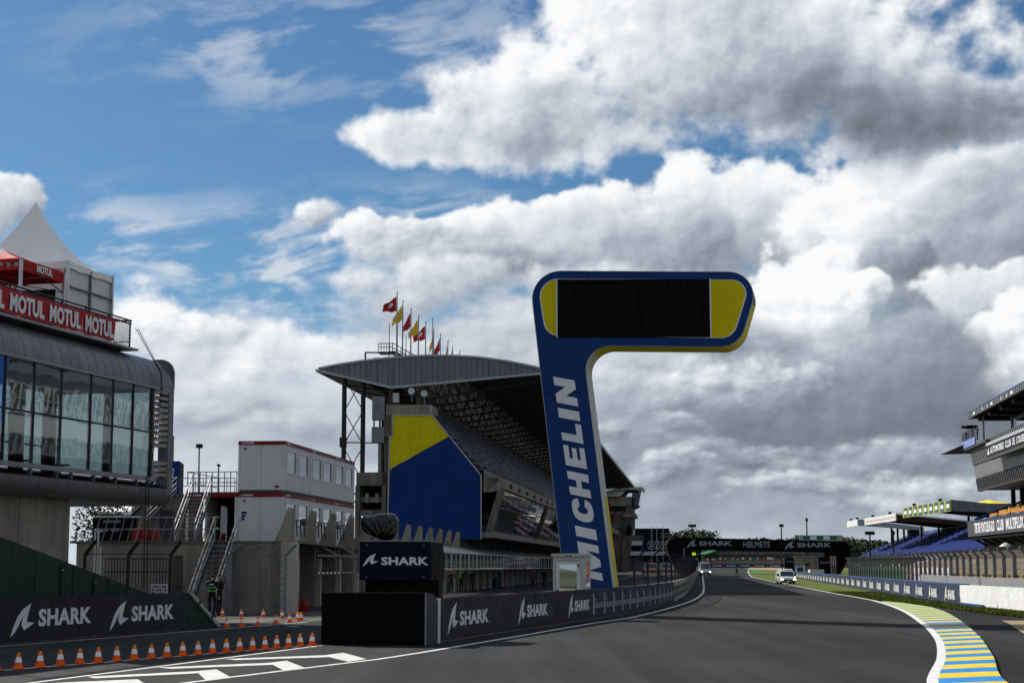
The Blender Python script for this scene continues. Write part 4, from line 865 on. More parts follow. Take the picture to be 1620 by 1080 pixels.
# white pagoda tent and red tent on the roof
def pagoda(t, x0, x1, y0, y1, ze, zp, mat, flare=1.9, n=22, m=10):
    cx, cy = (x0 + x1) / 2, (y0 + y1) / 2; per = []
    for (ax, ay), (bx_, by) in zip(((x0, y0), (x1, y0), (x1, y1), (x0, y1)), ((x1, y0), (x1, y1), (x0, y1), (x0, y0))):
        for i in range(n): f = i / n; per.append((ax + (bx_ - ax) * f, ay + (by - ay) * f))
    per.append(per[0]); rows = []
    for j in range(m + 1):
        k_ = j / m; h_ = ze + (zp - ze) * (k_ ** flare); rows.append([(cx + (x - cx) * (1 - k_) + .0, cy + (y - cy) * (1 - k_), h_ - .10 * sin(pi * ((i % n) / n)) * (1 - k_) * (1 if j else .6)) for i, (x, y) in enumerate(per)])
    mb = MB(); mb.grid(rows); return mb
wt = Thing('pagoda_tent', 'white pagoda tent with tall curved peak on the pavilion roof', 'tent', PV, (-4, -1, 10))
TA, TB = hit(PV, 108, 415, 0, -3.2), hit(PV, 178, 443, 0, -3.2); x0, x1, y0, y1, ze = -8.2, -3.2, TA.y, TA.y + 5.0, 13.55
y1 = TB.y; pk = hit(PV, 57, 313, 0, (x0 + x1) / 2)
for _ in range(60):                     # deepen the tent until its peak stands where the photo has it
    c = PV.w(((x0 + x1) / 2, (y0 + y1) / 2, 0)); zp = 2 + (895 - 313) / F * c.y; x0 += .05 if 810 + F * c.x / (c.y * cos(PITCH) + (zp - H) * sin(PITCH)) < 57 else -.05
wt.part('canopy', pagoda(wt, x0, x1, y0, y1, ze, zp, mt['tent']), mt['tent'], fix=False, smooth=50)
for p, q in (((x1, y0), (x1, y1)), ((x0, y0), (x1, y0)), ((x0, y0), (x0, y1)), ((x0, y1), (x1, y1))):
    mb = MB(); A_ = Vector((p[0], p[1], ze)); B_ = Vector((q[0], q[1], ze)); mb.grid([[A_.lerp(B_, i / 8) + Vector((0, 0, -.06 * sin(pi * i / 8))) for i in range(9)], [A_.lerp(B_, i / 8) + Vector((.0, 0, -.30 + .03 * sin(i * 2.2))) for i in range(9)]]); wt.part('valance', mb, mt['tent'], fix=False)
for y in (y0, y1): mb = MB(); mb.box(x1 - .05, x1 + .05, y - .05, y + .05, 10.0, ze); wt.part('leg', mb, mt['alu']); mb = MB(); mb.box(x0 - .05, x0 + .05, y - .05, y + .05, 10.0, ze); wt.part('leg', mb, mt['alu'])
def curtain(p, q, z0, z1, amp, waves, mat, t, name='side_wall'):
    mb = MB(); A_ = Vector((p[0], p[1], 0)); B_ = Vector((q[0], q[1], 0)); d = (B_ - A_); nrm = Vector((d.y, -d.x, 0)).normalized(); n = waves * 8
    mb.grid([[A_ + d * (i / n) + nrm * amp * sin(2 * pi * waves * i / n + .3 * j) + Vector((0, 0, z0 + (z1 - z0) * j / 3)) for i in range(n + 1)] for j in range(4)]); return t.part(name, mb, mat, fix=False, smooth=True)
sw = curtain((x1 - .08, y0), (x1 - .08, (y0 + y1) / 2), 10.0, ze - .2, .015, 3, mt['tent_side'], wt); sw = curtain((x1 - .08, (y0 + y1) / 2 + .03), (x1 - .08, y1), 10.0, ze - .2, .015, 3, mt['tent_side'], wt)
mb = MB(); mb.box(x1 - .07, x1 + .03, y0, y1, 12.55, 12.6); wt.part('wall_rail', mb, mt['steel']); mb = MB(); mb.box(x1 - .07, x1 + .03, (y0 + y1) / 2 - .02, (y0 + y1) / 2 + .05, 10, 13.4); wt.part('wall_rail', mb, mt['steel'])
curtain((x0 + 1.0, y0 - .02), (x1 - .1, y0 - .02), 10.0, ze - .25, .10, 4, mt['tent_side'], wt, 'front_curtain')
curtain((x0, y1), (x1, y1), 10.0, ze - .2, .02, 3, mt['tent_side'], wt)
rt = Thing('red_tent', 'red folding tent with white lettering on the pavilion roof', 'tent', PV, (-3, -10, 10))
A_ = hit(PV, 33, 408, 0, -2.0); B_ = hit(PV, 88, 430, 0, -2.0); ry1, ry0, rx1, rx0, rz = B_.y, A_.y, -2.0, -5.2, 12.62; ry0b = ry0
ry1 = ry0 + 3.0
zpk = 2 + (895 - 378) / F * 58.8
rt.part('canopy', pagoda(rt, rx0, rx1, ry0, ry1, rz, zpk, mt['red_t'], 1.25, 10, 6), mt['red_t'], fix=False, smooth=40)
for (p, q) in (((rx1, ry0), (rx1, ry1)), ((rx0, ry0), (rx1, ry0)), ((rx0, ry1), (rx1, ry1)), ((rx0, ry0), (rx0, ry1))):
    mb = MB(); mb.prism([(p[0], p[1], rz), (q[0], q[1], rz), (q[0], q[1], rz - .40), (p[0], p[1], rz - .40)], (.004, .004, 0)); rt.part('valance', mb, mt['red_t'])
mb = MB(); put_text(mb, 'MOTUL', (rx1 + .03, ry0 + 1.05, rz - .32), (0, 1.1, 0), (0, 0, .26), .045, .006); rt.part('lettering', mb, mt['letter'])
mb = MB(); put_text(mb, 'MOTUL', (rx0 + 1.0, ry0 + .48, rz + .28), (1.2, 0, 0), (0, .22, .22), .045, .006); rt.part('lettering', mb, mt['letter'])
mb = MB(); [mb.box(rx1 - .25 - i * .30, rx1 - .09 - i * .30, ry0 - .012, ry0 - .004, rz - .27, rz - .14) for i in range(5)]; rt.part('small_print', mb, mt['letter_g'], kind='stuff')
for x, y in ((rx1, ry0), (rx1, ry1), (rx0, ry0), (rx0, ry1)):
    mb = MB(); mb.box(x - .035, x + .035, y - .035, y + .035, 10, rz - .02); mb.box(x - .02, x + .06, y - .02, y + .06, 11.0, rz - .05); rt.part('leg', mb, mt['alu'])
for y in (ry0, ry1): mb = MB(); mb.bar((rx0, y, rz - .1), (rx1, y, rz - .75), .03); mb.bar((rx0, y, rz - .75), (rx1, y, rz - .1), .03); rt.part('brace', mb, mt['steel_d'])
mb = MB(); mb.bar((rx1, ry0, rz - .1), (rx1, ry1, rz - .75), .03); mb.bar((rx1, ry0, rz - .75), (rx1, ry1, rz - .1), .03); rt.part('brace', mb, mt['steel_d'])
mb = MB(); mb.box(rx0, rx1 - .3, ry1 - .05, ry1, 10, 12.0); rt.part('back_wall', mb, mt['dark'])

# ---------------------------------------------------------------- terrace with stairs
TY = 73.0; TZ = 3.06
def XT(u, y=TY): return D(u, 895, y).x
te = Thing('terrace', 'concrete retaining wall and deck below the white site cabins', 'terrace', WLD, (-13, TY, 0))
cut = [XT(120), XT(243), XT(330), XT(412), XT(446)]
for a, b in zip(cut, cut[1:]): mb = MB(); mb.box(a + .008, b - .008, TY, TY + .3, 0, TZ - .1); te.part('wall_panel', mb, mt['concrete'])
mb = MB(); mb.box(XT(446) + .01, XT(472), TY - .5, TY + .2, 0, TZ - .05); te.part('buttress', mb, mt['concrete_l'])
mb = MB(); mb.box(XT(110), XT(474), TY + .0 - .06, TY + 34, TZ - .1, TZ); te.part('deck', mb, mt['concrete_d'])
for i in range(9): mb = MB(); x = XT(382) + i * .33 + .1 * (i % 3); mb.tube((x, TY - .012, 2.75 - .06 * (i % 2)), (x, TY + .01, 2.75 - .06 * (i % 2)), .03, 8); te.part('tie_hole', mb, mt['dark'])
# railing along the deck
dr_ = Thing('deck_railing', 'grey steel railing along the terrace edge left of the stairs', 'railing', WLD, (-15, TY, TZ))
for i in range(16): x = XT(146) + i * (XT(345) - XT(146)) / 15; mb = MB(); mb.bar((x, TY + .1, TZ), (x + .25, TY + .1, TZ + 1.0), .035); dr_.part('baluster', mb, mt['galv'] if i % 5 == 0 else mt['steel'])
for z in (.5, 1.0): mb = MB(); mb.tube((XT(146), TY + .1, TZ + z), (XT(345), TY + .1, TZ + z), .022, 6); dr_.part('rail', mb, mt['galv'])
# the stair up to it
sr = Thing('steel_stairs', 'steel stair with twin handrails climbing to the terrace door', 'stairs', WLD, (-13, 70.5, 0))
b0 = D(316, 962, 70.2); t0 = D(359, 846, TY + .2); n = 15; wd = .92; bb = Vector((b0.x, 70.2, 0)); tt = Vector((t0.x, TY, TZ)); side = Vector((wd, 0, 0))
for i in range(1, n + 1):
    p = bb.lerp(tt, i / n); mb = MB(); mb.box(p.x - wd / 2, p.x + wd / 2, p.y - .26, p.y + .02, p.z - .04, p.z); sr.part('tread', mb, mt['steel'])
for sgn in (-1, 1):
    off = Vector((sgn * (wd / 2 + .03), 0, 0)); mb = MB(); mb.bar(bb + off, tt + off, .05, .24); sr.part('stringer', mb, mt['steel'])
    for h_ in (.55, 1.02): mb = MB(); mb.tube(bb + off + Vector((0, 0, h_ - .1)), tt + off + Vector((0, 0, h_)), .028, 8); mb.tube(tt + off + Vector((0, 0, h_)), tt + off + Vector((0, .9, h_)), .028, 8); sr.part('handrail', mb, mt['galv'])
    for f in (.02, .27, .52, .77, 1.): p = bb.lerp(tt, f) + off; mb = MB(); mb.tube(p, p + Vector((0, 0, 1.0)), .022, 8); sr.part('rail_post', mb, mt['galv'])
for sgn in (-.5, .5): mb = MB(); mb.bar((tt.x + sgn, TY - .1, 0), (tt.x + sgn, TY - .1, TZ - .1), .09); sr.part('leg', mb, mt['steel'])

# fences with cranked tops in front of the wall
def cranked(name, label, us, y, zt, tip, mat, matn, zn, h0=0., thick=.09, group=None):
    t = Thing(name, label, 'fence', WLD, (D(us[0], 895, y).x, y, 0), group); xs_ = [D(u, 895, y).x for u in us]
    for x in xs_: mb = MB(); mb.box(x - thick / 2, x + thick / 2, y - thick / 2, y + thick / 2, h0, zt); mb.bar((x, y, zt - .03), (x + tip[0], y - .1, zt + tip[1]), thick); t.part('post', mb, mat)
    for a, b in zip(xs_, xs_[1:]): mb = MB(); mb.poly((a, y, .1), (b, y, .1), (b, y, zt), (a, y, zt)); mb.poly((a, y, zt), (b, y, zt), (b + tip[0], y - .1, zt + tip[1]), (a + tip[0], y - .1, zt + tip[1])); t.part('net_panel', mb, matn, fix=False)
    for z in zn: mb = MB(); mb.tube((xs_[0], y, z), (xs_[-1], y, z), .015, 6); t.part('wire', mb, mat)
    return t
cranked('cranked_fence', 'black cranked posts with netting behind the green boarding', (134, 203, 270), 61, 2.42, (.40, .48), mt['steel_d'], mt['net'], (2.42,), thick=.10)
cf = cranked('cranked_fence', 'grey wire cage fence with cranked tops right of the stairs', (363, 397, 426, 452), 70.6, 2.45, (.44, .42), mt['steel'], mt['net'], (2.42, 2.2, 1.98, 1.75, 1.5, 1.25, 1.0, .72, .45, .2), thick=.08)
mb = MB(); mb.box(D(358, 895, 70.6).x, D(367, 895, 70.6).x, 70.52, 70.62, 0, 2.5); cf.part('gate_post', mb, mt['steel'])
gt = Thing('bar_gate', 'black barred metal gate in front of the concrete wall', 'gate', WLD, (D(225, 895, 66).x, 66, 0)); a, b = D(167, 895, 66).x, D(272, 895, 66).x; zt = 2.28
for i in range(23): x = a + (b - a) * i / 22; mb = MB(); mb.box(x - .014, x + .014, 65.99, 66.02, .1, zt); gt.part('bar', mb, mt['steel_d'])
for z in (.12, 1.78, zt): mb = MB(); mb.box(a - .03, b + .03, 65.97, 66.04, z - .025, z + .025); gt.part('frame_rail', mb, mt['steel_d'])
mb = MB(); c0 = D(239, 895, 65.9).x; c1 = D(266, 895, 65.9).x; mb.box(c0, c1, 65.93, 65.96, .88, 1.32); nb = gt.part('notice_board', mb, mt['letter'])
for i in range(6):
    for j in range(3): mb = MB(); x = c0 + .04 + i * (c1 - c0 - .06) / 6; mb.box(x, x + .07, 65.92, 65.93, .92 + j * .13, 1.02 + j * .13); gt.part('notice_patch', mb, (mt['blue_p'], mt['motul'], mt['letter_g'])[(i + j) % 3], parent=nb)
mb = MB(); mb.box(c0 - .06, c0 - .01, 65.93, 65.96, .88, 1.1); gt.part('red_tag', mb, mt['ext'], parent=nb)
mg = Thing('mesh_gate_leaf', 'open grey mesh gate leaf beside the barred gate', 'gate', WLD, (D(280, 895, 67).x, 67, 0)); a, b = D(272, 895, 67).x, D(289, 895, 67).x
for i in range(9): x = a + (b - a) * i / 8; mb = MB(); mb.box(x - .016, x + .016, 66.98, 67.02, .1, 2.36); mg.part('bar', mb, mt['steel_d'])
for z in (.12, 1.2, 2.36): mb = MB(); mb.box(a, b, 66.97, 67.03, z - .03, z + .03); mg.part('frame_rail', mb, mt['steel_d'])
sp = Thing('white_pipes', 'pair of thin white standpipes left of the barred gate', 'pipes', WLD, (D(152, 895, 62).x, 62, 0))
for u in (149, 154, 158): x = D(u, 895, 62).x; mb = MB(); mb.tube((x, 62, 0), (x, 62, 2.7 + (.65 if u < 156 else 0)), .035, 8); sp.part('pipe', mb, mt['letter'])
mb = MB(); mb.tube((D(148, 895, 62).x, 62, 3.25), (D(161, 895, 62).x, 62, 3.25), .035, 8); sp.part('pipe', mb, mt['letter'])

# ---------------------------------------------------------------- stacked white site cabins, side by side along the terrace
CB = Frame(-TH); c0 = TRK.l(D(447.3, 895, 88)); CX0, CY0 = c0.x, c0.y; CW = 2.44; CLn = 6.06; CH = 2.62
def site_cabin(label, x0, y0, z0, upper, first):
    t = Thing('site_cabin', label, 'cabin', TRK, (x0 - CW / 2, y0, z0), 'white site cabins stacked on the terrace'); x1 = x0; xa = x0 - CW
    mb = MB(); mb.box(xa + .05, x1 - .05, y0 + .05, y0 + CLn - .05, z0 + .08, z0 + CH - .2); t.part('body', mb, mt['dark'])
    for x in (xa, x1 - .1):
        for y in (y0, y0 + CLn - .1): mb = MB(); mb.box(x, x + .1, y, y + .1, z0, z0 + CH - .2); t.part('corner_post', mb, mt['offwhite'])
    for i in range(2): mb = MB(); w = (CW - .2) / 2; mb.box(xa + .1 + i * w + .006, xa + .1 + (i + 1) * w - .006, y0 + .015, y0 + .05, z0 + .1, z0 + CH - .2); t.part('end_panel', mb, mt['offwhite'])
    wy = [(y0 + .45, y0 + 2.7), (y0 + 3.2, y0 + 5.5)]; zs, zt = z0 + .95, z0 + 2.2
    edges = [y0 + .1, wy[0][0], wy[0][1], wy[1][0], wy[1][1], y0 + CLn - .1]
    for k_ in (0, 2, 4): mb = MB(); mb.box(x1 - .05, x1 - .015, edges[k_], edges[k_ + 1], z0 + .1, z0 + CH - .2); t.part('side_panel', mb, mt['offwhite'])
    for a, b in wy:
        mb = MB(); mb.box(x1 - .05, x1 - .015, a, b, z0 + .1, zs); t.part('side_panel', mb, mt['offwhite']); mb = MB(); mb.box(x1 - .05, x1 - .015, a, b, zt, z0 + CH - .2); t.part('side_panel', mb, mt['offwhite'])
        mb = MB(); mb.box(x1 - .045, x1 - .035, a, b, zs, zt); w = t.part('window', mb, mt['glass_w'])
        for q in ((a, a + .13, zs, zt), (b - .13, b, zs, zt), (a + .13, b - .13, zs, zs + .09), (a + .13, b - .13, zt - .09, zt)): mb = MB(); mb.box(x1 - .05, x1 + .02, q[0], q[1], q[2], q[3]); t.part('frame', mb, mt['white'], parent=w)
        if not upper:
            mb = MB(); mb.grid([[(x1 - .06, a + .15 + (b - a - .3) * i / 10, zt - .1) for i in range(11)], [(x1 - .06, a + .15 + (b - a - .3) * i / 10, zt - .25 - .22 * abs(sin(i * 1.1 + a))) for i in range(11)]]); t.part('blind', mb, mt['white_sheet'], parent=w, fix=False)
    mb = MB(); mb.box(xa - .01, x1 + .01, y0 - .01, y0 + CLn + .01, z0 + CH - .2, z0 + CH); t.part('top_band', mb, mt['red'])
    mb = MB(); mb.box(xa, x1, y0, y0 + CLn, z0 - .04, z0 + .08); t.part('base_beam', mb, mt['darkgrey'])
    mb = MB(); put_text(mb, '‹ LOXAM', (xa + .12, y0 - .014, z0 + CH - .15), (.68, 0, 0), (0, 0, .10), .03, .004); put_text(mb, '‹ LOXAM', (x1 + .014, y0 + .3, z0 + CH - .15), (0, .9, 0), (0, 0, .10), .03, .004); t.part('lettering', mb, mt['letter'])
    if first:
        mb = MB(); mb.box(xa + .30, xa + .42, y0 - .004, y0 + .012, z0 + CH - .45, z0 + CH - .35); t.part('vent', mb, mt['dark'])
        if upper: mb = MB(); mb.box(x1 - .5, x1 - .28, y0 - .004, y0 + .012, z0 + .2, z0 + .32); t.part('red_tag', mb, mt['red'])
        else:
            for i in range(3): mb = MB(); mb.box(xa + .22, xa + .5 - .06 * i, y0 - .004, y0 + .012, z0 + 1.55 - i * .16, z0 + 1.67 - i * .16); t.part('blue_sign', mb, mt['blue_p'])
    return t
zb = TZ + .05
for lev, nm in ((0, 'lower'), (1, 'upper')):
    for k_, nk in enumerate(('nearest', 'middle', 'farthest')):
        site_cabin(f'{nm} white site cabin, {nk} of three end to end behind the concrete fins', CX0, CY0 + k_ * (CLn + .02), zb + lev * (CH + .06), lev, k_ == 0)
# open corner cabin left of them: red beam, deck on top with railing, dark doorway
oc_ = Thing('open_cabin', 'open site cabin frame with dark doorway and railed top left of the cabins', 'cabin', TRK, (CX0 - CW - 1.3, CY0, zb)); xa = CX0 - CW - 2.72; xb = CX0 - CW - .02
mb = MB(); mb.box(xa, xb, CY0 - .01, CY0 + 5.8, zb + CH - .2, zb + CH); oc_.part('red_beam', mb, mt['red']); mb = MB(); mb.box(xa, xb, CY0, CY0 + 5.8, zb + CH, zb + CH + .06); oc_.part('top_deck', mb, mt['darkgrey'])
for x in (xa, xb - .12): mb = MB(); mb.box(x, x + .12, CY0, CY0 + .12, zb, zb + CH - .2); oc_.part('corner_post', mb, mt['offwhite'])
mb = MB(); mb.box(xa + 1.0, xb - .2, CY0 + 2.4, CY0 + 2.5, zb, zb + CH - .2); oc_.part('back_wall', mb, mt['dark']); mb = MB(); mb.box(xa + .9, xa + 1.0, CY0 + .4, CY0 + 2.4, zb, zb + CH - .2); oc_.part('side_wall', mb, mt['concrete_l']); mb = MB(); mb.box(xa + 1.4, xa + 1.75, CY0 + 1.6, CY0 + 1.65, zb, zb + 2.0); oc_.part('door', mb, mt['glass_w'])
mb = MB(); put_text(mb, '‹ LOXAM', (xa + .12, CY0 - .014, zb + CH - .15), (.68, 0, 0), (0, 0, .10), .03, .004); oc_.part('lettering', mb, mt['letter'])
for i in range(9): x = xa + .05 + i * (xb - xa - .1) / 8; mb = MB(); mb.box(x - .02, x + .02, CY0 + .02, CY0 + .06, zb + CH + .06, zb + CH + 1.1); oc_.part('baluster', mb, mt['steel'])
for z in (.55, 1.1): mb = MB(); mb.tube((xa, CY0 + .04, zb + CH + z), (xb, CY0 + .04, zb + CH + z), .025, 6); mb.tube((xa, CY0 + .04, zb + CH + z), (xa, CY0 + 5.8, zb + CH + z), .025, 6); oc_.part('rail', mb, mt['galv'])
pf_ = Thing('doorway_frame', 'white portal frame with red beam rising behind the open cabin deck', 'frame', TRK, (CX0 - CW - .4, CY0 + 3, zb + CH)); xp = CX0 - CW - .78
mb = MB(); mb.box(xp, xp + .2, CY0 + 3, CY0 + 3.2, zb + CH + .06, zb + 2 * CH + .05); pf_.part('post', mb, mt['offwhite']); mb = MB(); mb.box(xp, xp + 1.0, CY0 + 2.98, CY0 + 3.22, zb + 2 * CH - .17, zb + 2 * CH + .05); pf_.part('red_beam', mb, mt['red']); mb = MB(); put_text(mb, '‹ LOXAM', (xp + .1, CY0 + 2.97, zb + 2 * CH - .12), (.7, 0, 0), (0, 0, .10), .03, .004); pf_.part('lettering', mb, mt['letter']); mb = MB(); mb.box(xp + .2, xp + .3, CY0 + 2.95, CY0 + 3.0, zb + CH + 1.4, zb + CH + 1.7); pf_.part('box', mb, mt['darkgrey'])
# outer stair up the left of the open cabin
def stair(t, bb, tt, wd, n, mat, matr, rails=(1.0,)):
    d = (tt - bb); hd = Vector((d.x, d.y, 0)).normalized(); sd_ = Vector((-hd.y, hd.x, 0))
    for i in range(1, n + 1): p = bb.lerp(tt, i / n); mb = MB(); mb.hexa([p - sd_ * wd / 2 - hd * .26 - Vector((0, 0, .04)), p + sd_ * wd / 2 - hd * .26 - Vector((0, 0, .04)), p + sd_ * wd / 2 - Vector((0, 0, .04)), p - sd_ * wd / 2 - Vector((0, 0, .04))], [p - sd_ * wd / 2 - hd * .26, p + sd_ * wd / 2 - hd * .26, p + sd_ * wd / 2, p - sd_ * wd / 2]); t.part('tread', mb, mat)
    for sg in (-1, 1):
        off = sd_ * sg * (wd / 2 + .03); mb = MB(); mb.bar(bb + off, tt + off, .05, .22); t.part('stringer', mb, mat)
        for h_ in rails: mb = MB(); mb.tube(bb + off + Vector((0, 0, h_)), tt + off + Vector((0, 0, h_)), .03, 8); t.part('handrail', mb, matr)
        for f in (0, .33, .66, 1): p = bb.lerp(tt, f) + off; mb = MB(); mb.tube(p, p + Vector((0, 0, max(rails))), .022, 6); t.part('rail_post', mb, matr)
os_ = Thing('outer_stairs', 'metal stair with pale handrails left of the open site cabin', 'stairs', WLD, (-16.5, 84, TZ))
p0 = D(292, 850, 82); p1 = D(322, 788, 88); stair(os_, Vector((p0.x, 82, TZ)), Vector((p1.x, 87.5, TZ + CH)), .9, 13, mt['steel_d'], mt['galv'], (.55, 1.0))
ws = Thing('upper_stairs', 'dark stair with parallel rails descending beyond the open cabin', 'stairs', WLD, (-20, 100, TZ)); a = D(222, 818, 102); b = D(262, 790, 102); 
a = Vector((D(214, 826, 100).x, 100, D(214, 826, 100).z)); b = Vector((D(262, 780, 106).x, 106, D(262, 780, 106).z)); stair(ws, a, b, 1.3, 12, mt['steel_d'], mt['galv'], (.35, .65, 1.0))
# dark stand wall behind the terrace, with a railing, and the blue region billboard
dw = Thing('dark_stand_wall', 'dark concrete stand wall behind the terrace stairs', 'wall', WLD, (-20, 108, 0)); z1 = D(300, 781, 108).z
xa, xb = D(205, 895, 108).x, D(318, 895, 108).x
for i in range(5): w = (xb - xa) / 5; mb = MB(); mb.box(xa + i * w + .01, xa + (i + 1) * w - .01, 108, 108.4, 0, z1 - .15); dw.part('wall_panel', mb, mt['concrete_d'])
mb = MB(); mb.box(xa - 2, xb + 2, 107.9, 112, z1 - .15, z1); dw.part('coping', mb, mt['concrete_d']); mb = MB(); mb.box(D(250, 895, 104).x, D(270, 895, 104).x, 104, 104.2, 0, D(250, 806, 104).z); dw.part('pier', mb, mt['darkgrey'])
for i in range(14): x = xa + i * (xb + 2 - xa) / 13; mb = MB(); mb.tube((x, 108.1, z1), (x, 108.1, z1 + 1.0), .025, 6); dw.part('rail_post', mb, mt['steel'])
for z in (.5, 1.): mb = MB(); mb.tube((xa, 108.1, z1 + z), (xb + 2, 108.1, z1 + z), .025, 6); dw.part('rail', mb, mt['steel'])
bl_ = Thing('region_billboard', 'blue billboard with white region lettering half hidden by the pavilion', 'billboard', WLD, (-21, 110, 0)); a = D(232, 785, 110); b = D(284.5, 729, 110)
mb = MB(); mb.box(a.x, b.x, 110, 110.2, a.z - .4, b.z); bl_.part('board', mb, mt['blue_p']); mb = MB(); c = D(291, 730, 111); mb.hexa([(b.x, 110.02, a.z - .4), (c.x, 111, a.z - .4), (c.x, 111, b.z - .15), (b.x, 110.02, b.z - .02)], [(b.x - .1, 110.18, a.z - .4), (c.x - .1, 111.2, a.z - .4), (c.x - .1, 111.2, b.z - .15), (b.x - .1, 110.18, b.z - .02)]); bl_.part('side_board', mb, mt['darkgrey'])
mb = MB(); W_ = b.x - a.x
for tx, f0, f1, v0, v1 in (('Région', .14, .83, 748, 738), ('PAYS', .14, .83, 757, 747.5), ('de la', .42, .80, 766, 758.5), ('LOIRE', .14, .82, 777, 766.5)):
    za, zz = D(260, v0, 110).z, D(260, v1, 110).z; put_text(mb, tx, (a.x + W_ * f0, 109.995, za), (W_ * (f1 - f0), 0, 0), (0, 0, zz - za), .03, .01)
bl_.part('lettering', mb, mt['letter']); mb = MB(); mb.tube((a.x + 1, 110.4, 0), (a.x + 1, 110.4, b.z - .5), .12, 8); mb.tube((b.x - .4, 110.4, 0), (b.x - .4, 110.4, b.z - .5), .12, 8); bl_.part('leg', mb, mt['steel'])
# black sponsor board, red crates and a pale roof seen under the pavilion
nb = Thing('black_notice_wall', 'black display board with white lettering on the terrace under the pavilion', 'display board', WLD, (-20, 90, TZ)); a = D(146, 845, 90); b = D(216, 818, 90)
mb = MB(); mb.box(a.x, b.x, 90, 90.15, TZ, b.z); nb.part('board', mb, mt['black']); mb = MB(); put_text(mb, 'ANONIMO', (D(163, 0, 90).x if False else D(163, 826, 90).x, 89.99, D(163, 826.5, 90).z), (D(191, 826, 90).x - D(163, 826, 90).x, 0, 0), (0, 0, .13), .02, .01); put_text(mb, 'D VIT', (D(165, 840, 90).x, 89.99, D(165, 840.5, 90).z), (D(189, 840, 90).x - D(165, 840, 90).x, 0, 0), (0, 0, .15), .02, .01); nb.part('lettering', mb, mt['letter_g'])
mb = MB(); mb.box(a.x, b.x + .2, 89.95, 90.2, b.z, b.z + .06); nb.part('top_rail', mb, mt['letter'])
rc_ = Thing('red_crates', 'dark red crates on the terrace behind the railing', 'crates', WLD, (-18, 84, TZ))
for i, (u0, u1, v) in enumerate(((208, 222, 838), (223, 237, 838), (238, 249, 838.5))): a = D(u0, v, 84); b = D(u1, v, 84); mb = MB(); mb.box(a.x, b.x, 84, 84.6, TZ, a.z + .1); rc_.part('crate', mb, mt['red'], bevel=.02)
pr = Thing('pale_roofed_shed', 'pale grey shed glimpsed between pavilion wall and stairs', 'shed', WLD, (-25, 125, 0)); a = D(150, 820, 125); b = D(203, 795, 125); mb = MB(); mb.box(a.x, b.x, 125, 131, 0, D(150, 812, 125).z); pr.part('wall', mb, mt['offwhite']); mb = MB(); mb.prism([(a.x - .3, 124.7, D(150, 812, 125).z), (b.x + .3, 124.7, D(150, 812, 125).z), (b.x + .3, 128, b.z), (a.x - .3, 128, b.z)], (0, 0, .15)); pr.part('roof', mb, mt['tent'])
# lamps and a mast behind
def lamp_post(u, vt, vb, y, head, label, r=.05):
    t = Thing('lamp_post', label, 'lamp post', WLD, (D(u, vt, y).x, y, 0)); p = D(u, vt, y); mb = MB(); mb.tube((p.x, y, 0), (p.x, y, p.z), r * 1.5, 8, r); t.part('pole', mb, mt['steel'])
    if head: mb = MB(); mb.box(p.x - head * .5, p.x + head * .5, y - .2, y + .2, p.z - head * .45, p.z + head * .2); t.part('lamp_head', mb, mt['steel_d'], bevel=.04)
    else: mb = MB(); mb.lathe([(.03, 0), (.06, .05), (.03, .12)], 8, (p.x, y, p.z)); t.part('tip', mb, mt['steel_d'])
    return t
lamp_post(315.5, 704, 770, 115, .42, 'lamp post with square black head above the open cabin'); lamp_post(274.5, 692, 730, 118, 0, 'thin bare mast above the blue region billboard'); lamp_post(346, 735, 760, 112, .22, 'short twin lamp behind the open cabin railing')
# ================================================================ pit building: fins, stand, roof
FR = -19.0                                # front line of the fins
pb_ = Thing('pit_garages', 'long row of concrete pit garages with tall slanted fins under the stand', 'garages', TRK, (-20, 140, 0))
FINP = [(-22.2, 0), (FR - .02, 0), (FR - .02, 4.72), (FR - .27, 4.78), (FR - .58, 3.9), (FR - .95, 3.1), (FR - 1.2, 2.75), (-22.2, 2.7)]
def fin_mesh():
    mb = MB(); mb.prism([(x, -.16, z) for x, z in FINP], (0, .32, 0)); return mb.mesh('fin', (-20, 0, 0), bevel=.02)
def pil_mesh():
    mb = MB(); mb.box(FR - .02, FR + .28, -.13, .13, 0, 2.35); return mb.mesh('pilaster', (-20, 0, 0), bevel=.02)
def door_mesh():
    mb = MB(); mb.box(-21.9, -21.8, .2, 4.6, 0, 3.0); return mb.mesh('garage_door', (-20, 0, 0))
def band_mesh():
    mb = MB(); mb.box(-22.2, -20.9, .17, 4.63, 3.0, 4.1); return mb.mesh('upper_wall', (-20, 0, 0))
fm, pm_, dm, bm_ = fin_mesh(), pil_mesh(), door_mesh(), band_mesh(); fm.materials.append(mt['concrete']); pm_.materials.append(mt['concrete_l']); dm.materials.append(mt['concrete_d']); bm_.materials.append(mt['concrete_d'])
def glaz():                               # sloping glass canopy frame between two fins
    mb = MB(); a, b = .2, 4.6; xo, xi = FR + 1.35, FR - .6
    for y in (a, (a + b) / 2, b): mb.bar((xi, y, 3.55), (xo, y, 2.95), .06); mb.bar((xo, y, 2.95), (xo, y, 1.75), .06); mb.bar((xo, y, 1.75), (xi, y, 1.75), .05)
    for p in ((xi, 3.55), (xo, 2.95), (xo, 1.75)): mb.bar((p[0], a, p[1]), (p[0], b, p[1]), .06)
    return mb.mesh('canopy_frame', (-20, 0, 0))
def glaz_p():
    mb = MB(); mb.poly((FR + 1.36, .2, 1.78), (FR + 1.36, 4.6, 1.78), (FR + 1.36, 4.6, 2.93), (FR + 1.36, .2, 2.93)); mb.poly((FR - .6, .2, 3.54), (FR - .6, 4.6, 3.54), (FR + 1.34, 4.6, 2.95), (FR + 1.34, .2, 2.95)); return mb.mesh('canopy_glass', (-20, 0, 0), fix=False)
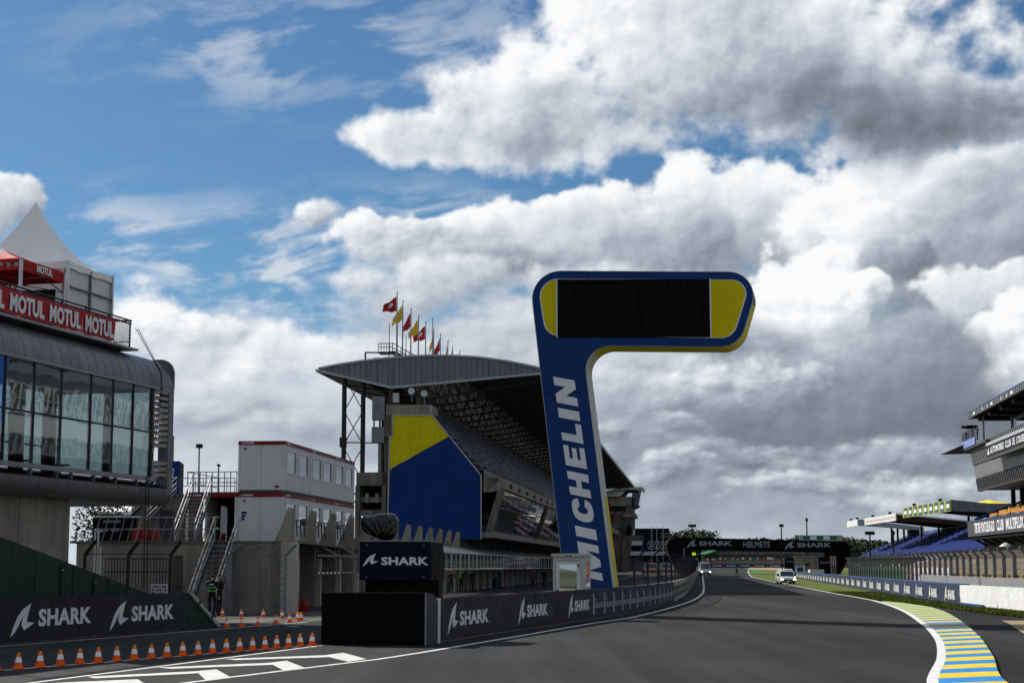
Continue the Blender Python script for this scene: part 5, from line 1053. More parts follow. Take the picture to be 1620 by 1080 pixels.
cg, cp = glaz(), glaz_p(); cg.materials.append(mt['alu']); cp.materials.append(mt['glass_w'])
s = 79.9; i = 0
while s < 348:
    y = s - 140
    pb_.inst('fin', fm, loc=(0, y, 0)); pb_.inst('pilaster', pm_, loc=(0, y, 0)); pb_.inst('garage_door', dm, loc=(0, y, 0))
    if s > 138: pb_.inst('upper_wall', bm_, loc=(0, y, 0))
    if s > 101: c = pb_.inst('canopy_frame', cg, loc=(0, y, 0)); pb_.inst('canopy_glass', cp, parent=c)
    s += 4.8; i += 1
mb = MB(); mb.box(-34, -22.2, 139.8, 348, 0, 4.3); pb_.part('building_mass', mb, mt['concrete_d'])
for y in (79.9, 84.7, 89.5):              # railing between the nearest fins
    for k_ in range(6): mb = MB(); mb.bar((FR - .5, y + .4 + k_ * .8, 3.45), (FR - .5, y + .15 + k_ * .8, 4.25), .05); pb_.part('railing_bar', mb, mt['steel_d'])
    mb = MB(); mb.tube((FR - .5, y + .2, 4.25), (FR - .5, y + 4.6, 4.25), .03, 6); pb_.part('rail', mb, mt['steel'])
lg = Thing('loading_frame', 'grey steel loading frame edged with red and white tape on the fins', 'frame', TRK, (FR + .5, 88, 1.5))
ra, rb, rz0, rz1 = hit(TRK, 502, 900, 0, FR + .4), hit(TRK, 572, 900, 0, FR + .4), 0, 0; ya, ym, yb = hit(TRK, 502, 880, 0, FR + .4).y, hit(TRK, 536, 880, 0, FR + .4).y, hit(TRK, 567, 880, 0, FR + .4).y
za, zb_, zc = hit(TRK, 502, 861, 0, FR + .4).z, hit(TRK, 502, 878, 0, FR + .4).z, hit(TRK, 502, 906, 0, FR + .4).z
for y in (ya, ym, yb): mb = MB(); mb.bar((FR + .4, y, zc), (FR + .4, y, za), .08); lg.part('post', mb, mt['steel'])
for z in (zb_, zc): mb = MB(); mb.bar((FR + .4, ya, z), (FR + .4, yb, z), .09); lg.part('rail', mb, mt['steel'])
for p, q in ((ya, ym), (ym, yb)): mb = MB(); mb.bar((FR + .4, p, za), (FR + .4, q, zb_), .07); lg.part('brace', mb, mt['steel'])
for k_ in range(11): y = ya + (ym - ya) * k_ / 11; mb = MB(); mb.box(FR + .44, FR + .46, y, y + (ym - ya) / 11, zc - .05, zc + .05); lg.part('tape_stripe', mb, mt['red'] if k_ % 2 else mt['letter'])
for k_ in range(12): z = zc + (zb_ - zc) * k_ / 12; mb = MB(); mb.box(FR + .44, FR + .46, ym - .06, ym + .06, z, z + (zb_ - zc) / 12); lg.part('tape_stripe', mb, mt['red'] if k_ % 2 else mt['letter'])
ex = Thing('fire_extinguisher_stand', 'cluster of dark red fire extinguishers at the foot of the first fin', 'extinguishers', WLD, (D(475, 965, 76).x, 76, 0))
for k_ in range(6): x = D(466 + k_ * 3.6, 965, 76).x; mb = MB(); mb.lathe([(.06, 0), (.075, .04), (.075, .42), (.05, .5), (.025, .54), (.025, .6)], 10, (x, 76 + .1 * (k_ % 2), 0)); ex.part('cylinder', mb, mt['ext'], smooth=50)
for dx in (-.1, .05): mb = MB(); x = D(473, 960, 76.2).x + dx; mb.bar((x, 76.3, .1), (x - .14, 76.3, 1.25), .03); ex.part('stand_bar', mb, mt['galv'])
for i, (u, v) in enumerate(((704, 937), (785, 929), (811, 926))):
    t = Thing('bin', ('teal bin beside the leftmost pit lane figure', 'teal bin by the pit lane figure at the dark doorway', 'small teal bin farthest along the pit garages')[i], 'bin', WLD, (G(u, v).x, G(u, v).y, 0), 'teal bins in the pit lane'); p = G(u, v); mb = MB(); mb.lathe([(.30, 0), (.33, .1), (.33, .75), (.31, .8)], 14, (p.x, p.y, 0)); t.part('barrel', mb, mt['teal'], smooth=50); mb = MB(); mb.lathe([(.345, .35), (.345, .42)], 14, (p.x, p.y, 0)); t.part('hoop', mb, mt['darkgrey']); mb = MB(); mb.lathe([(.33, .8), (.30, .84)], 14, (p.x, p.y, 0)); t.part('lid', mb, mt['darkgrey'])

S0, S1 = 139.0, 345.0
gs = Thing('main_grandstand', 'huge grandstand with lens shaped grey roof above the pit garages', 'grandstand', TRK, (-20, S0, 0))
TOP = [(-31.2, 18.3), (-29.5, 18.62), (-27.5, 18.90), (-25.5, 19.10), (-23.5, 19.24), (-21.5, 19.28), (-19.5, 19.22), (-17.5, 19.05), (-15.5, 18.75), (-13.8, 18.40), (-12.5, 18.08)]
BOT = [(-12.5, 17.72), (-25.0, 16.72), (-31.2, 18.1)]
def topz(x):
    for a, b in zip(TOP, TOP[1:]):
        if a[0] <= x <= b[0]: return a[1] + (b[1] - a[1]) * (x - a[0]) / (b[0] - a[0])
def botz(x): return 16.72 + (17.72 - 16.72) * (x + 25) / 12.5 if x > -25 else 16.72 + (18.1 - 16.72) * (-25 - x) / 6.2
ns = 9
for i in range(ns):
    a, b = S0 + .15 + (S1 - S0) * i / ns, S0 + .15 + (S1 - S0) * (i + 1) / ns - .03; mb = MB()
    mb.grid([[(x, a, z) for x, z in TOP], [(x, b, z) for x, z in TOP]]); mb.grid([[(x, a, z - .12) for x, z in TOP], [(x, b, z - .12) for x, z in TOP]])
    mb.poly((-12.5, a, 17.72), (-12.5, b, 17.72), (-12.5, b, 18.08), (-12.5, a, 18.08)); mb.poly((-31.2, a, 18.1), (-31.2, b, 18.1), (-31.2, b, 18.3), (-31.2, a, 18.3)); gs.part('roof_panel', mb, mt['clad'], fix=False)
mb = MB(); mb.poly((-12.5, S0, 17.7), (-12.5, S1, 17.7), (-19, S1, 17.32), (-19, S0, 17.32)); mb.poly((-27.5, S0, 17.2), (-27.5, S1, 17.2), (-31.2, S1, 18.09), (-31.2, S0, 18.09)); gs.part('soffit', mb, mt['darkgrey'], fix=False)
nst = 39; x = -30.9; st_w = 18.2 / nst
for i in range(nst):
    a, b = -30.9 + i * st_w, -30.9 + (i + 1) * st_w; mb = MB(); o_ = .035 if i % 2 else 0
    mb.hexa([(a + .015, S0 - o_, botz(a) + .02), (b - .015, S0 - o_, botz(b) + .02), (b - .015, S0 - o_, topz(b) - .05), (a + .015, S0 - o_, topz(a) - .05)], [(a + .015, S0 + .1, botz(a) + .02), (b - .015, S0 + .1, botz(b) + .02), (b - .015, S0 + .1, topz(b) - .05), (a + .015, S0 + .1, topz(a) - .05)]); gs.part('cladding_strip', mb, mt['clad'])
mb = MB(); mb.bar((-31.4, S0 - .1, 18.2), (-25.0, S0 - .1, 16.66), .18, .16, (0, 1, 0)); mb.bar((-25.0, S0 - .1, 16.66), (-12.3, S0 - .1, 17.70), .18, .16, (0, 1, 0)); gs.part('gable_trim', mb, mt['clad_l'])
mb = MB(); [mb.bar((a[0], S0 - .08, a[1] + .03), (b[0], S0 - .08, b[1] + .03), .16, .12, (0, 1, 0)) for a, b in zip(TOP, TOP[1:])]; gs.part('gable_trim', mb, mt['clad_l'])
mb = MB(); mb.box(-12.62, -12.3, S0, S1, 17.66, 18.02); gs.part('front_gutter', mb, mt['zinc_l']); mb = MB(); mb.tube((-31.3, S0, 18.15), (-31.3, S1, 18.15), .14, 8); gs.part('rear_gutter', mb, mt['clad_l'])
# steelwork under the roof
mb = MB()
for k_ in range(35):
    y = S0 + 2 + k_ * 6; mb.bar((-29.5, y, 17.2), (-22, y, 15.9), .14); mb.bar((-22, y, 15.9), (-13.2, y, 17.2), .14)
    for q in range(8): x0 = -28.5 + q * 1.9; zl = lambda x: 15.9 + (abs(x + 22) / 8.8 * 1.3 if x > -22 else abs(x + 22) / 7.5 * 1.3); mb.bar((x0, y, zl(x0)), (x0 + .95, y, topz(x0 + .95) - .2), .06); mb.bar((x0 + .95, y, topz(x0 + .95) - .2), (x0 + 1.9, y, zl(x0 + 1.9)), .06)
for x in (-28, -25.5, -23, -20.5, -18, -16, -14): mb.bar((x, S0 + .3, topz(x) - .3), (x, S1, topz(x) - .3), .10)
for k_ in range(34):
    y = S0 + 2 + k_ * 6
    for x in (-26, -20.5, -16): mb.bar((x, y, 16.2 if x < -18 else 16.8), (x, y + 3, topz(x) - .3), .05); mb.bar((x, y + 3, topz(x) - .3), (x, y + 6, 16.2 if x < -18 else 16.8), .05)
gs.part('roof_truss', mb, mt['steel_d'], fix=False, kind='stuff')
# lattice columns at the rear
for y in (S0 + .6, S0 + 18.6, S0 + 36.6):
    for x in (-29.1, -27.5): mb = MB(); mb.tube((x, y, 0), (x, y, 17.6), .20, 10); gs.part('rear_column', mb, mt['steel_d'], smooth=50)
    for z in (6.2, 9.0, 12.0, 14.8): mb = MB(); mb.bar((-29.1, y, z), (-27.5, y, z + 2.8), .07); mb.bar((-27.5, y, z), (-29.1, y, z + 2.8), .07); gs.part('cross_brace', mb, mt['steel_d'])
    mb = MB(); mb.box(-29.4, -28.9, y - .3, y + .3, 11.8, 12.6); mb.bar((-29.1, y, 12.2), (-25.5, y, 12.1), .1); gs.part('joint_plate', mb, mt['steel_d'])
def PG(u, v): p = hit(TRK, u, v, 1, S0); return (p.x, p.z)
def gbox(name, u0, v0, u1, v1, y0, y1, mat, **k_): a, b = PG(u0, v1), PG(u1, v0); mb = MB(); mb.box(a[0], b[0], S0 + y0, S0 + y1, a[1], b[1]); return gs.part(name, mb, mat, **k_)
gbox('end_column', 606, 690, 616, 860, .1, .9, mt['concrete_d']); gbox('end_column', 608, 655, 622, 690, -.1, 1.0, mt['concrete_d']); gbox('end_column', 614, 612, 620.5, 660, .2, .8, mt['darkgrey'])
gbox('concrete_beam', 611, 640, 676, 657, -.2, 1.6, mt['concrete']); gbox('concrete_beam', 676, 640, 683, 657, .1, 3.4, mt['concrete_l'])
gbox('speaker_box', 589.5, 627.5, 609.5, 664, -.3, .8, mt['steel']); gbox('speaker_box', 588.5, 675, 608.5, 700, -.2, .9, mt['steel']); gbox('hanger', 599, 664, 601.5, 676, .1, .3, mt['steel_d']); gbox('hanger', 590, 664, 592, 676, .1, .3, mt['steel_d']); gbox('rear_post', 597, 700, 602, 750, .2, .6, mt['steel']); gbox('meter_box', 621, 621, 630.5, 636, .1, .5, mt['offwhite'])
gbox('stair_tower', 565, 747, 607, 768, -.4, 3, mt['concrete_d']); gbox('stair_tower', 562, 768, 570, 860, -.3, 3, mt['concrete_d']); gbox('stair_tower', 604, 768, 611, 860, -.3, 3, mt['concrete_d']); gbox('stair_tower', 570, 806, 604, 860, -.25, 3, mt['concrete_d']); gbox('tower_recess', 570, 768, 604, 806, 1.2, 1.4, mt['dark']); gbox('tower_beam', 570, 786, 604, 794, .2, 1.0, mt['concrete']); gbox('tower_beam', 578, 780, 583, 795, -.1, .4, mt['concrete']); gbox('tower_beam', 594, 780, 599, 795, -.1, .4, mt['concrete'])
for u, v in ((652.5, 619.5), (672.5, 623.5)):
    x, z = PG(u, v); mb = MB(); mb.lathe([(.30, 0), (.26, .3), (.1, .42)], 16); mb.v = [(x + a, S0 - .5 + c, z + b) for a, b, c in mb.v]; f = gs.part('floodlight', mb, mt['steel'], smooth=50); mb = MB(); mb.lathe([(.27, 0), (.27, .02)], 16); mb.v = [(x + a, S0 - .53 + c, z + b) for a, b, c in mb.v]; gs.part('lens', mb, mt['lampglass'], parent=f); mb = MB(); mb.tube((x, S0 - .3, z - .25), (x, S0 - .3, z - .85), .05, 6); gs.part('lamp_bracket', mb, mt['steel'], parent=f)
# end panel: blue with a yellow corner (figure left off)
pn = Thing('blue_end_panel', 'huge plain blue panel with yellow upper corner closing the grandstand end', 'panel', TRK, (-21, S0 - .4, 4))
def pp_(u, v): x, z = PG(u, v); return (x, S0 - .35, z)
mb = MB(); mb.prism([pp_(*q) for q in ((614, 853), (762, 853), (762, 752), (712.5, 690.5), (620, 741))], (0, .12, 0)); pn.part('blue_field', mb, mt['blue_p']); mb = MB(); mb.prism([pp_(*q) for q in ((620, 740.6), (712.2, 690), (685, 657), (622, 657), (622, 690), (617.5, 690), (616.5, 741))], (0, .12, 0)); pn.part('yellow_corner', mb, mt['yellow'])
ed = [(614, 853), (616.5, 741), (617.5, 690), (622, 690), (622, 657), (685, 657), (762, 752), (762, 853)]
for p, q in zip(ed, ed[1:]): mb = MB(); a = Vector(pp_(*p)); b = Vector(pp_(*q)); mb.bar(a - Vector((0, .03, 0)), b - Vector((0, .03, 0)), .10, .06, (0, 1, 0)); pn.part('edge_trim', mb, mt['clad_l'])
for u, z0 in ((650, 0), (688, 0), (726, 0)): x, z = PG(u, 853); xt = PG(u, 665)[1] if u < 690 else PG(u, 712)[1]; mb = MB(); mb.box(x - .006, x + .006, S0 - .353, S0 - .348, z, xt); pn.part('seam', mb, mt['dark'])
# seating, front gallery with glass
NR = 11; r0, z0, r1, z1 = -17.3, 9.4, -22.6, 15.3
mb = MB(); prof_ = [(r0, z0 - .6)]
for i in range(NR): r = r0 + (r1 - r0) * i / NR; z = z0 + (z1 - z0) * i / NR; prof_ += [(r, z), (r + (r1 - r0) / NR, z)]
mb.grid([[(r, S0 + .4, z) for r, z in prof_], [(r, S1, z) for r, z in prof_]]); gs.part('terrace_steps', mb, mt['concrete_d'], fix=False)
mbs = [MB(), MB()]; rn = random.Random(4)
for i in range(NR):
    r = r0 + (r1 - r0) * i / NR; z = z0 + (z1 - z0) * i / NR; y = S0 + 1
    while y < S1 - 1:
        mbs[0 if rn.random() < .62 else 1].add([(r - .12, y, z + .38), (r - .12, y + .42, z + .38), (r - .38, y + .42, z + .40), (r - .38, y, z + .40), (r - .45, y, z + .78), (r - .45, y + .42, z + .78)], [(0, 1, 2, 3), (3, 2, 5, 4)]); y += .55 if int((y - S0) / .55) % 26 else 1.3
gs.part('seat_rows', mbs[0], mt['seat_n'], fix=False, kind='stuff'); gs.part('seat_rows', mbs[1], mt['seat_p'], fix=False, kind='stuff')
mb = MB(); mb.box(-23.0, -22.7, S0 + .5, S1, 4, 16.0); gs.part('rear_wall', mb, mt['concrete_d'])
mb = MB(); mb.box(-17.35, -17.2, S0 + .5, S1, 8.7, 10.1); gs.part('front_parapet', mb, mt['navy_d'])
for k_ in range(5):
    a, b = S0 + .2 + k_ * 41.2, S0 + (k_ + 1) * 41.2 - .1
    mb = MB(); mb.prism([(-17.0, a, 9.25), (-15.6, a, 9.1), (-15.5, a, 8.2), (-17.0, a, 8.0)], (0, b - a, 0)); gs.part('gallery_beam', mb, mt['concrete'])
    mb = MB(); mb.prism([(-15.6, a - .1, 8.3), (-16.1, a - .1, 8.3), (-17.3, a - .1, 4.4), (-16.7, a - .1, 4.4)], (0, .8, 0)); gs.part('gallery_frame', mb, mt['concrete_d'])
    for d_ in range(6): mb = MB(); y = a + 3.2 + d_ * 7; mb.prism([(-15.46, y, 8.65), (-15.46, y + .9, 8.85), (-15.44, y + 1.3, 8.62), (-15.46, y + .8, 8.4)], (.02, 0, 0)); gs.part('dark_emblem', mb, mt['black'])
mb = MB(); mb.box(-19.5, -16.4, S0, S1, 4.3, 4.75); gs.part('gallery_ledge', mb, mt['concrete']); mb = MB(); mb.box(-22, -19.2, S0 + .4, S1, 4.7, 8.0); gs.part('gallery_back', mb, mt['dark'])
mb = MB(); mb.prism([(-17.3, S0 + .2, 9.9), (-15.9, S0 + .2, 9.2), (-17.0, S0 + .2, 8.0), (-17.35, S0 + .2, 8.0)], (0, .35, 0)); gs.part('bracket', mb, mt['concrete'])
lg_ = [M('gallery_strip_orange', (.45, .16, .03), .6), M('gallery_strip_green', (.02, .20, .06), .6), M('gallery_strip_white', (.5, .5, .5), .6)]
y = S0 + 1.0; i = 0
def gx(z): return -15.75 - 1.25 * (8.2 - z) / 3.8
while y < S1 - 5:
    a, b = y + .08, y + 4.72
    for z0_, z1_ in ((7.05, 8.15), (4.8, 5.85), (5.92, 6.98)): mb = MB(); mb.poly((gx(z0_), a, z0_), (gx(z0_), b, z0_), (gx(z1_), b, z1_), (gx(z1_), a, z1_)); gs.part('window_pane', mb, mt['glass_w'] if z0_ < 7 else mt['glass_d'], fix=False)
    if 2 <= i < 34 and i % 11 not in (0, 10):
        for k_, (q0, q1) in enumerate(((7.92, 8.12), (7.74, 7.92), (7.66, 7.74))): mb = MB(); mb.box(gx(q0) - .06, gx(q0) - .04, a + .1, b - .1, q0, q1 - .01); gs.part('printed_strip', mb, lg_[(k_ + i) % 3] if k_ < 2 else lg_[2])
    mb = MB(); mb.bar((gx(8.2) - .02, y, 8.2), (gx(4.75) - .02, y, 4.75), .08); gs.part('gallery_mullion', mb, mt['steel_d']); y += 4.8; i += 1
mb = MB(); rn = random.Random(8)
for k_ in range(700): y = S0 + 2 + rn.random() * 190; z = 4.85 + 1.1 * (k_ % 2) + rn.random() * .1; x = -18.2 - rn.random() * .8; mb.box(x, x + .3, y, y + .4, z, z + .55)
gs.part('gallery_seats', mb, mt['seat_p'], fix=False, kind='stuff')
# roof walkway and flags
wk = Thing('roof_walkway', 'black railed catwalk stepping along the grandstand roof edge', 'walkway', TRK, (-25, S0 + 1, 18.9)); y = S0 + 2
xa, za_ = PG(600, 560); xb2, zb2 = PG(637, 562)
def wpt(u, v): p = hit(TRK, u, v, 1, y); return (p.x, p.z)
a = wpt(578, 572); b = wpt(578, 557.5); c = wpt(603, 557.5)
mb = MB(); mb.bar((a[0], y, a[1]), (b[0], y, b[1]), .12); mb.bar((b[0], y, b[1]), (c[0], y, c[1]), .12); wk.part('outrigger', mb, mt['steel_d'])
pl0, pl1 = wpt(600, 557), wpt(622, 557); mb = MB(); mb.box(pl0[0], pl1[0], y - .4, y + .8, pl0[1] - .15, pl0[1]); wk.part('platform', mb, mt['steel_d'])
for z in (.35, .68): mb = MB(); mb.box(pl0[0], pl1[0], y - .42, y - .36, pl0[1] + z - .02, pl0[1] + z + .04); wk.part('rail', mb, mt['steel_d'])
for k_ in range(6): x = pl0[0] + (pl1[0] - pl0[0]) * k_ / 5; mb = MB(); mb.bar((x, y - .39, pl0[1]), (x, y - .39, pl0[1] + .7), .05); wk.part('rail_post', mb, mt['steel_d'])
e0, e1 = Vector((pl1[0], y - .3, pl0[1] - .05)), Vector((wpt(648, 564)[0], y + 6, 19.2)); mb = MB(); mb.bar(e0, e1, .5, .2); wk.part('stair', mb, mt['steel_d'])
for k_ in range(8): p = e0.lerp(e1, k_ / 7); mb = MB(); mb.bar(p, p + Vector((0, 0, .8)), .05); wk.part('rail_post', mb, mt['steel_d'])
for z in (.4, .8): mb = MB(); mb.bar(e0 + Vector((0, 0, z)), e1 + Vector((0, 0, z)), .05); wk.part('rail', mb, mt['steel_d'])
mb = MB(); mb.box(wpt(592, 571)[0], wpt(612, 571)[0], y - .1, y + .5, 18.9, wpt(592, 566)[1]); wk.part('box', mb, mt['steel_d'])
flags = [(622, 463, 1), (637, 477, 0), (650, 489, 1), (662, 499.5, 0), (673.3, 510, 1), (686, 520.5, 0), (696.5, 529.5, 1), (708.5, 539.5, 0), (716, 547.5, 1), (727, 556, 0)]
FS = [S0 + 1.5 + 9.6 * i for i in range(10)]
for i, (u, v, red) in enumerate(flags):
    # poles stand in line on the roof ridge: distance from the height they rise above it
    r = -24.6; q = None; lo, hi = S0, 320.
    for _ in range(40):
        m = (lo + hi) / 2; p = TRK.w((r, m, 0)); x = 810 + F * p.x / (p.y / cos(PITCH)) * 1.0
        yc = p.y * cos(PITCH) + 20 * sin(PITCH); x = 810 + F * p.x / yc
        lo, hi = (m, hi) if x < u else (lo, m)
    s = lo; p = TRK.w((r, s, 0)); zt = D(u, v, p.y).z; fy = zt - .35
    t = Thing('flag', f'{"red" if red else "yellow"} flag on a pole, {ORD[i]} from the left along the grandstand roof', 'flag', TRK, (r, s, 18.9), 'flags along the grandstand roof')
    mb = MB(); mb.tube((r, s, 18.9), (r, s, zt), .075, 8, .045); t.part('pole', mb, mt['galv']); mb = MB(); mb.lathe([(.03, 0), (.09, .06), (.03, .14)], 8, (r, s, zt)); t.part('finial', mb, mt['steel_d'])
    rn = random.Random(40 + i); L_ = (1.15, .85, .7, .85, 1.1, .35, .6, .3, .3, .3)[i]; drop = (.75, 1.25, 1.3, 1.2, .95, 1.5, 1.4, 1.6, 1.5, 1.5)[i]; mb = MB(); rows = []
    for a in range(13):
        f = a / 12; rows.append([(r - .06 - L_ * f, s + .16 * sin(f * 7 + b * .5 + i) * f, fy - drop * f - (1.25 - .75 * f) * b / 8 + .05 * sin(f * 9 + b)) for b in range(9)])
    mb.grid(rows); t.part('cloth', mb, mt['flag_r' if red else 'flag_y'], fix=False, smooth=True)
    if red and L_ > .85: mb = MB(); mb.prism([(r - .06 - L_ * f, s - .25, fy - drop * f - .55 - dz) for f, dz in ((.18, .05), (.55, .1), (.5, -.15), (.35, -.25), (.22, -.15))], (0, .01, 0)); t.part('emblem', mb, mt['letter'])
for i, (u, v) in enumerate(((616, 512), (629, 512), (642.5, 531), (684.5, 502))):
    lo, hi = S0, 320.
    r = -25.2 + .2 * i; s = S0 + 2 + 2.2 * i; p = hit(TRK, u, v, 1, s); single('mast', MB().tube((p.x, s, topz(max(-31, min(-12.6, p.x))) - .05), (p.x, s, p.z), .05, 6, .03), mt['steel_d'], ('thin dark mast left of the first red flag', 'thin dark mast under the yellow flag', 'short dark mast behind the third flag', 'tall thin mast behind the fifth flag')[i], 'mast', TRK, (p.x, s, 18.8))

# control tower at the far end of the pits
ct = Thing('control_tower', 'grey control tower with overhanging glazed top beyond the grandstand', 'tower', TRK, (-15, 352, 0)); yT = 350.
def T_(u, v): p = hit(TRK, u, v, 1, yT); return (p.x, p.z)
def cbox(name, u0, v0, u1, v1, y0, y1, mat): a, b = T_(u0, v1), T_(u1, v0); mb = MB(); mb.box(a[0], b[0], yT + y0, yT + y1, a[1], b[1]); return ct.part(name, mb, mat)
a = [T_(*q) for q in ((1000, 774), (1016, 772), (1010, 798), (1000, 803))]; mb = MB(); mb.prism([(x, yT, z) for x, z in a], (0, 14, 0)); top_ = ct.part('glazed_top', mb, mt['glass_d'])
for k_ in range(5): mb = MB(); x, z = T_(1000.5 + k_ * 3.4, 774); x2, z2 = T_(1000 + k_ * 2.4, 801); mb.bar((x, yT - .05, z), (x2, yT - .05, z2), .12); ct.part('mullion', mb, mt['steel_d'], parent=top_)
mb = MB(); mb.prism([(x, yT - .6, z) for x, z in [T_(*q) for q in ((952, 779), (985, 771), (1017, 770), (1017, 774), (990, 775), (982, 785), (952, 785))]], (0, 15, 0)); ct.part('roof', mb, mt['concrete_l'])
cbox('upper_wall', 950, 785, 1000, 800, 0, 13, mt['concrete']); cbox('middle_wall', 950, 800, 1001, 836, .2, 13, mt['concrete_d']); cbox('balcony', 985, 812, 1006, 818, -.8, 12, mt['concrete']); cbox('lower_wall', 950, 836, 990, 905, .4, 12, mt['concrete_d']); cbox('dark_band', 955, 800, 990, 808, .1, .3, mt['dark']); cbox('red_sign', 960, 795, 966, 804, -.1, .15, mt['ext']); cbox('red_sign', 962, 814, 972, 824, -.1, .25, mt['red']); cbox('teal_awning', 962, 829, 982, 835, -2.0, .3, M('teal_awning', (.08, .17, .17), .6)); cbox('speaker_stack', 992, 832, 999, 845, -1., .2, mt['black'])
mb = MB(); mb.prism([(x, yT, z) for x, z in [T_(*q) for q in ((986, 818), (1004, 818), (994, 905), (982, 905))]], (0, .5, 0)); ct.part('leaning_fin', mb, mt['concrete_d'])
# ================================================================ right side: barrier, fence, bank, stands
RB = [(56, 15.6), (77.5, 14.2), (89.4, 13.5), (112, 13.5), (160, 14.1), (206, 14.8), (327, 17.5), (420, 23)]
def rb_pt(s, off, z): return (lerp(RB, s) + off, s, gz(s) + z)
def rb_s(u, off=0., z=.5):
    lo, hi = 56., 420.
    for _ in range(40):
        m = (lo + hi) / 2; p = TRK.w(rb_pt(m, off, z)); x = 810 + F * p.x / (p.y * cos(PITCH) + (p.z - H) * sin(PITCH)); lo, hi = (m, hi) if x > u else (lo, m)
    return lo
def rb_strip(s0, s1, o0, o1, z0, z1, step=2., wob=0.):
    mb = MB(); n = max(1, int((s1 - s0) / step)); ss = [s0 + (s1 - s0) * i / n for i in range(n + 1)]; w = lambda i, k: wob * sin(i * 2.3 + k * 1.7)
    mb.grid([[rb_pt(s, o + w(i, k), z) for i, s in enumerate(ss)] for k, (o, z) in enumerate(((o0, z0), (o0, (z0 + z1) / 2), (o0, z1), (o1, z1), (o1, z0)))])
    for s in (ss[0], ss[-1]): mb.add([rb_pt(s, o0, z0), rb_pt(s, o0, z1), rb_pt(s, o1, z1), rb_pt(s, o1, z0)], [(0, 1, 2, 3)])
    return mb
sW = rb_s(1519)
rbt = Thing('tyre_barrier', 'long navy barrier with repeated white lettering right of the grass', 'barrier', TRK, (13.6, 110, 0))
s = sW; i = 0
while s < 300: e = min(s + 6.5, 300); rbt.part('banner', rb_strip(s + .02, e - .02, 0, .5, .04, 1.05, 1.6, .02), mt['navy'], smooth=40); s = e
rbt.part('top_edge', rb_strip(sW, 300, .02, .5, 1.052, 1.09, 6), mt['rubber_blue'])
s = 92.3
while s < 296:
    a = Vector(rb_pt(s + 3.6, -.04, .11)); b = Vector(rb_pt(s, -.04, .11)); mb = MB(); put_shark(mb, a, b - a, (0, 0, 1), (b - a).length, .84, .60, .02, .30, .16); rbt.part('lettering', mb, mt['white']); s += 6.5
for s0, s1 in ((300, 345), (345, 400)): rbt.part('banner', rb_strip(s0 + .02, s1, 0, .4, .1, 1.0, 6), mt['letter_g'])
wb = Thing('white_sheeted_barrier', 'barrier wrapped in bright white sheeting at the right edge', 'barrier', TRK, (13.8, 82, 0)); sx = [60, 68, rb_s(1577), sW]
for a, b in zip(sx, sx[1:]): wb.part('white_sheet', rb_strip(a + .03, b - .03, 0, .55, .06, 1.04, .7, .03), mt['white_sheet'], smooth=40)
for a, b in ((sW - 3.0, sW - .1), (sW - 6.2, sW - 3.2)): wb.part('blue_pad', rb_strip(a, b, -.07, -.03, .02, .16), mt['rubber_blue'])
gs2 = Thing('grey_sheeted_wall', 'grey sheeted wall standing behind the white sheeting under the fence', 'wall', TRK, (15.2, 90, 0)); cu = [62, 72, 80.5, rb_s(1553, 1.6, 1.2), rb_s(1500, 1.6, 1.2), rb_s(1458, 1.6, 1.2)]
for a, b in zip(cu, cu[1:]): gs2.part('grey_sheet', rb_strip(a + .06, b - .06, 1.5, 1.9, .3, 1.42, .8, .04), mt['grey_sheet'], smooth=40)
# fence with cranked posts
fe = Thing('track_fence', 'long debris fence with closely set cranked posts behind the right barrier', 'fence', TRK, (16, 120, 0)); FO = 2.4
mbp = MB(); mbp.box(-.09, .09, -.07, .07, 0, 2.58); mbp.bar((0, 0, 2.54), (-.32, 0, 2.92), .13); pm2 = mbp.mesh('post'); pm2.materials.append(mt['steel'])
s = 62.; ps = []
while s < 197: p = Vector(rb_pt(s, FO, 0)); ps.append(p); fe.inst('post', pm2, loc=p - Vector((16, 120, 0))); s += 2.7
for a, b in zip(ps[::4], ps[4::4]):
    mb = MB(); mb.poly(a + Vector((0, 0, .3)), b + Vector((0, 0, .3)), b + Vector((0, 0, 2.5)), a + Vector((0, 0, 2.5))); fe.part('net_panel', mb, mt['net'], fix=False)
    mb = MB(); mb.poly(a + Vector((0, 0, 2.48)), b + Vector((0, 0, 2.48)), b + Vector((-.36, 0, 2.95)), a + Vector((-.36, 0, 2.95))); fe.part('crank_net', mb, mt['net_d'], fix=False)
for z in (2.45, 1.5): mb = MB(); [mb.bar(a + Vector((0, 0, z)), b + Vector((0, 0, z)), .04) for a, b in zip(ps[::4], ps[4::4])]; fe.part('wire', mb, mt['steel_d'])
gb2 = Thing('green_hoarding', 'green hoarding strips at the foot of the far fence', 'hoarding', TRK, (17, 180, 0))
s = 140.
while s < 192: gb2.part('board', rb_strip(s, s + 2.4, FO + .2, FO + .3, .4, 1.75, 3), mt['green_p']); s += 2.7
rw = Thing('red_white_boards', 'row of upright red and white boards behind the fence', 'boards', TRK, (16.4, 124, 0)); s = 113.; i = 0
while s < 134: rw.part('board', rb_strip(s, s + 1.1, FO + .2, FO + .3, .4, 1.9, 3), mt['ext'] if i % 2 else mt['letter']); s += 1.35; i += 1
yb2 = Thing('yellow_blocks', 'low yellow and blue blocks along the foot of the earth bank', 'blocks', TRK, (17, 100, 0)); s = 74.; i = 0
while s < 128: yb2.part('block', rb_strip(s, s + 1.2, FO + .6, FO + .9, .7, 1.55, 3), mt['rubber_blue'] if s < 88 else M('block_yellow', (.42, .25, .02), .7)); s += 2.0; i += 1
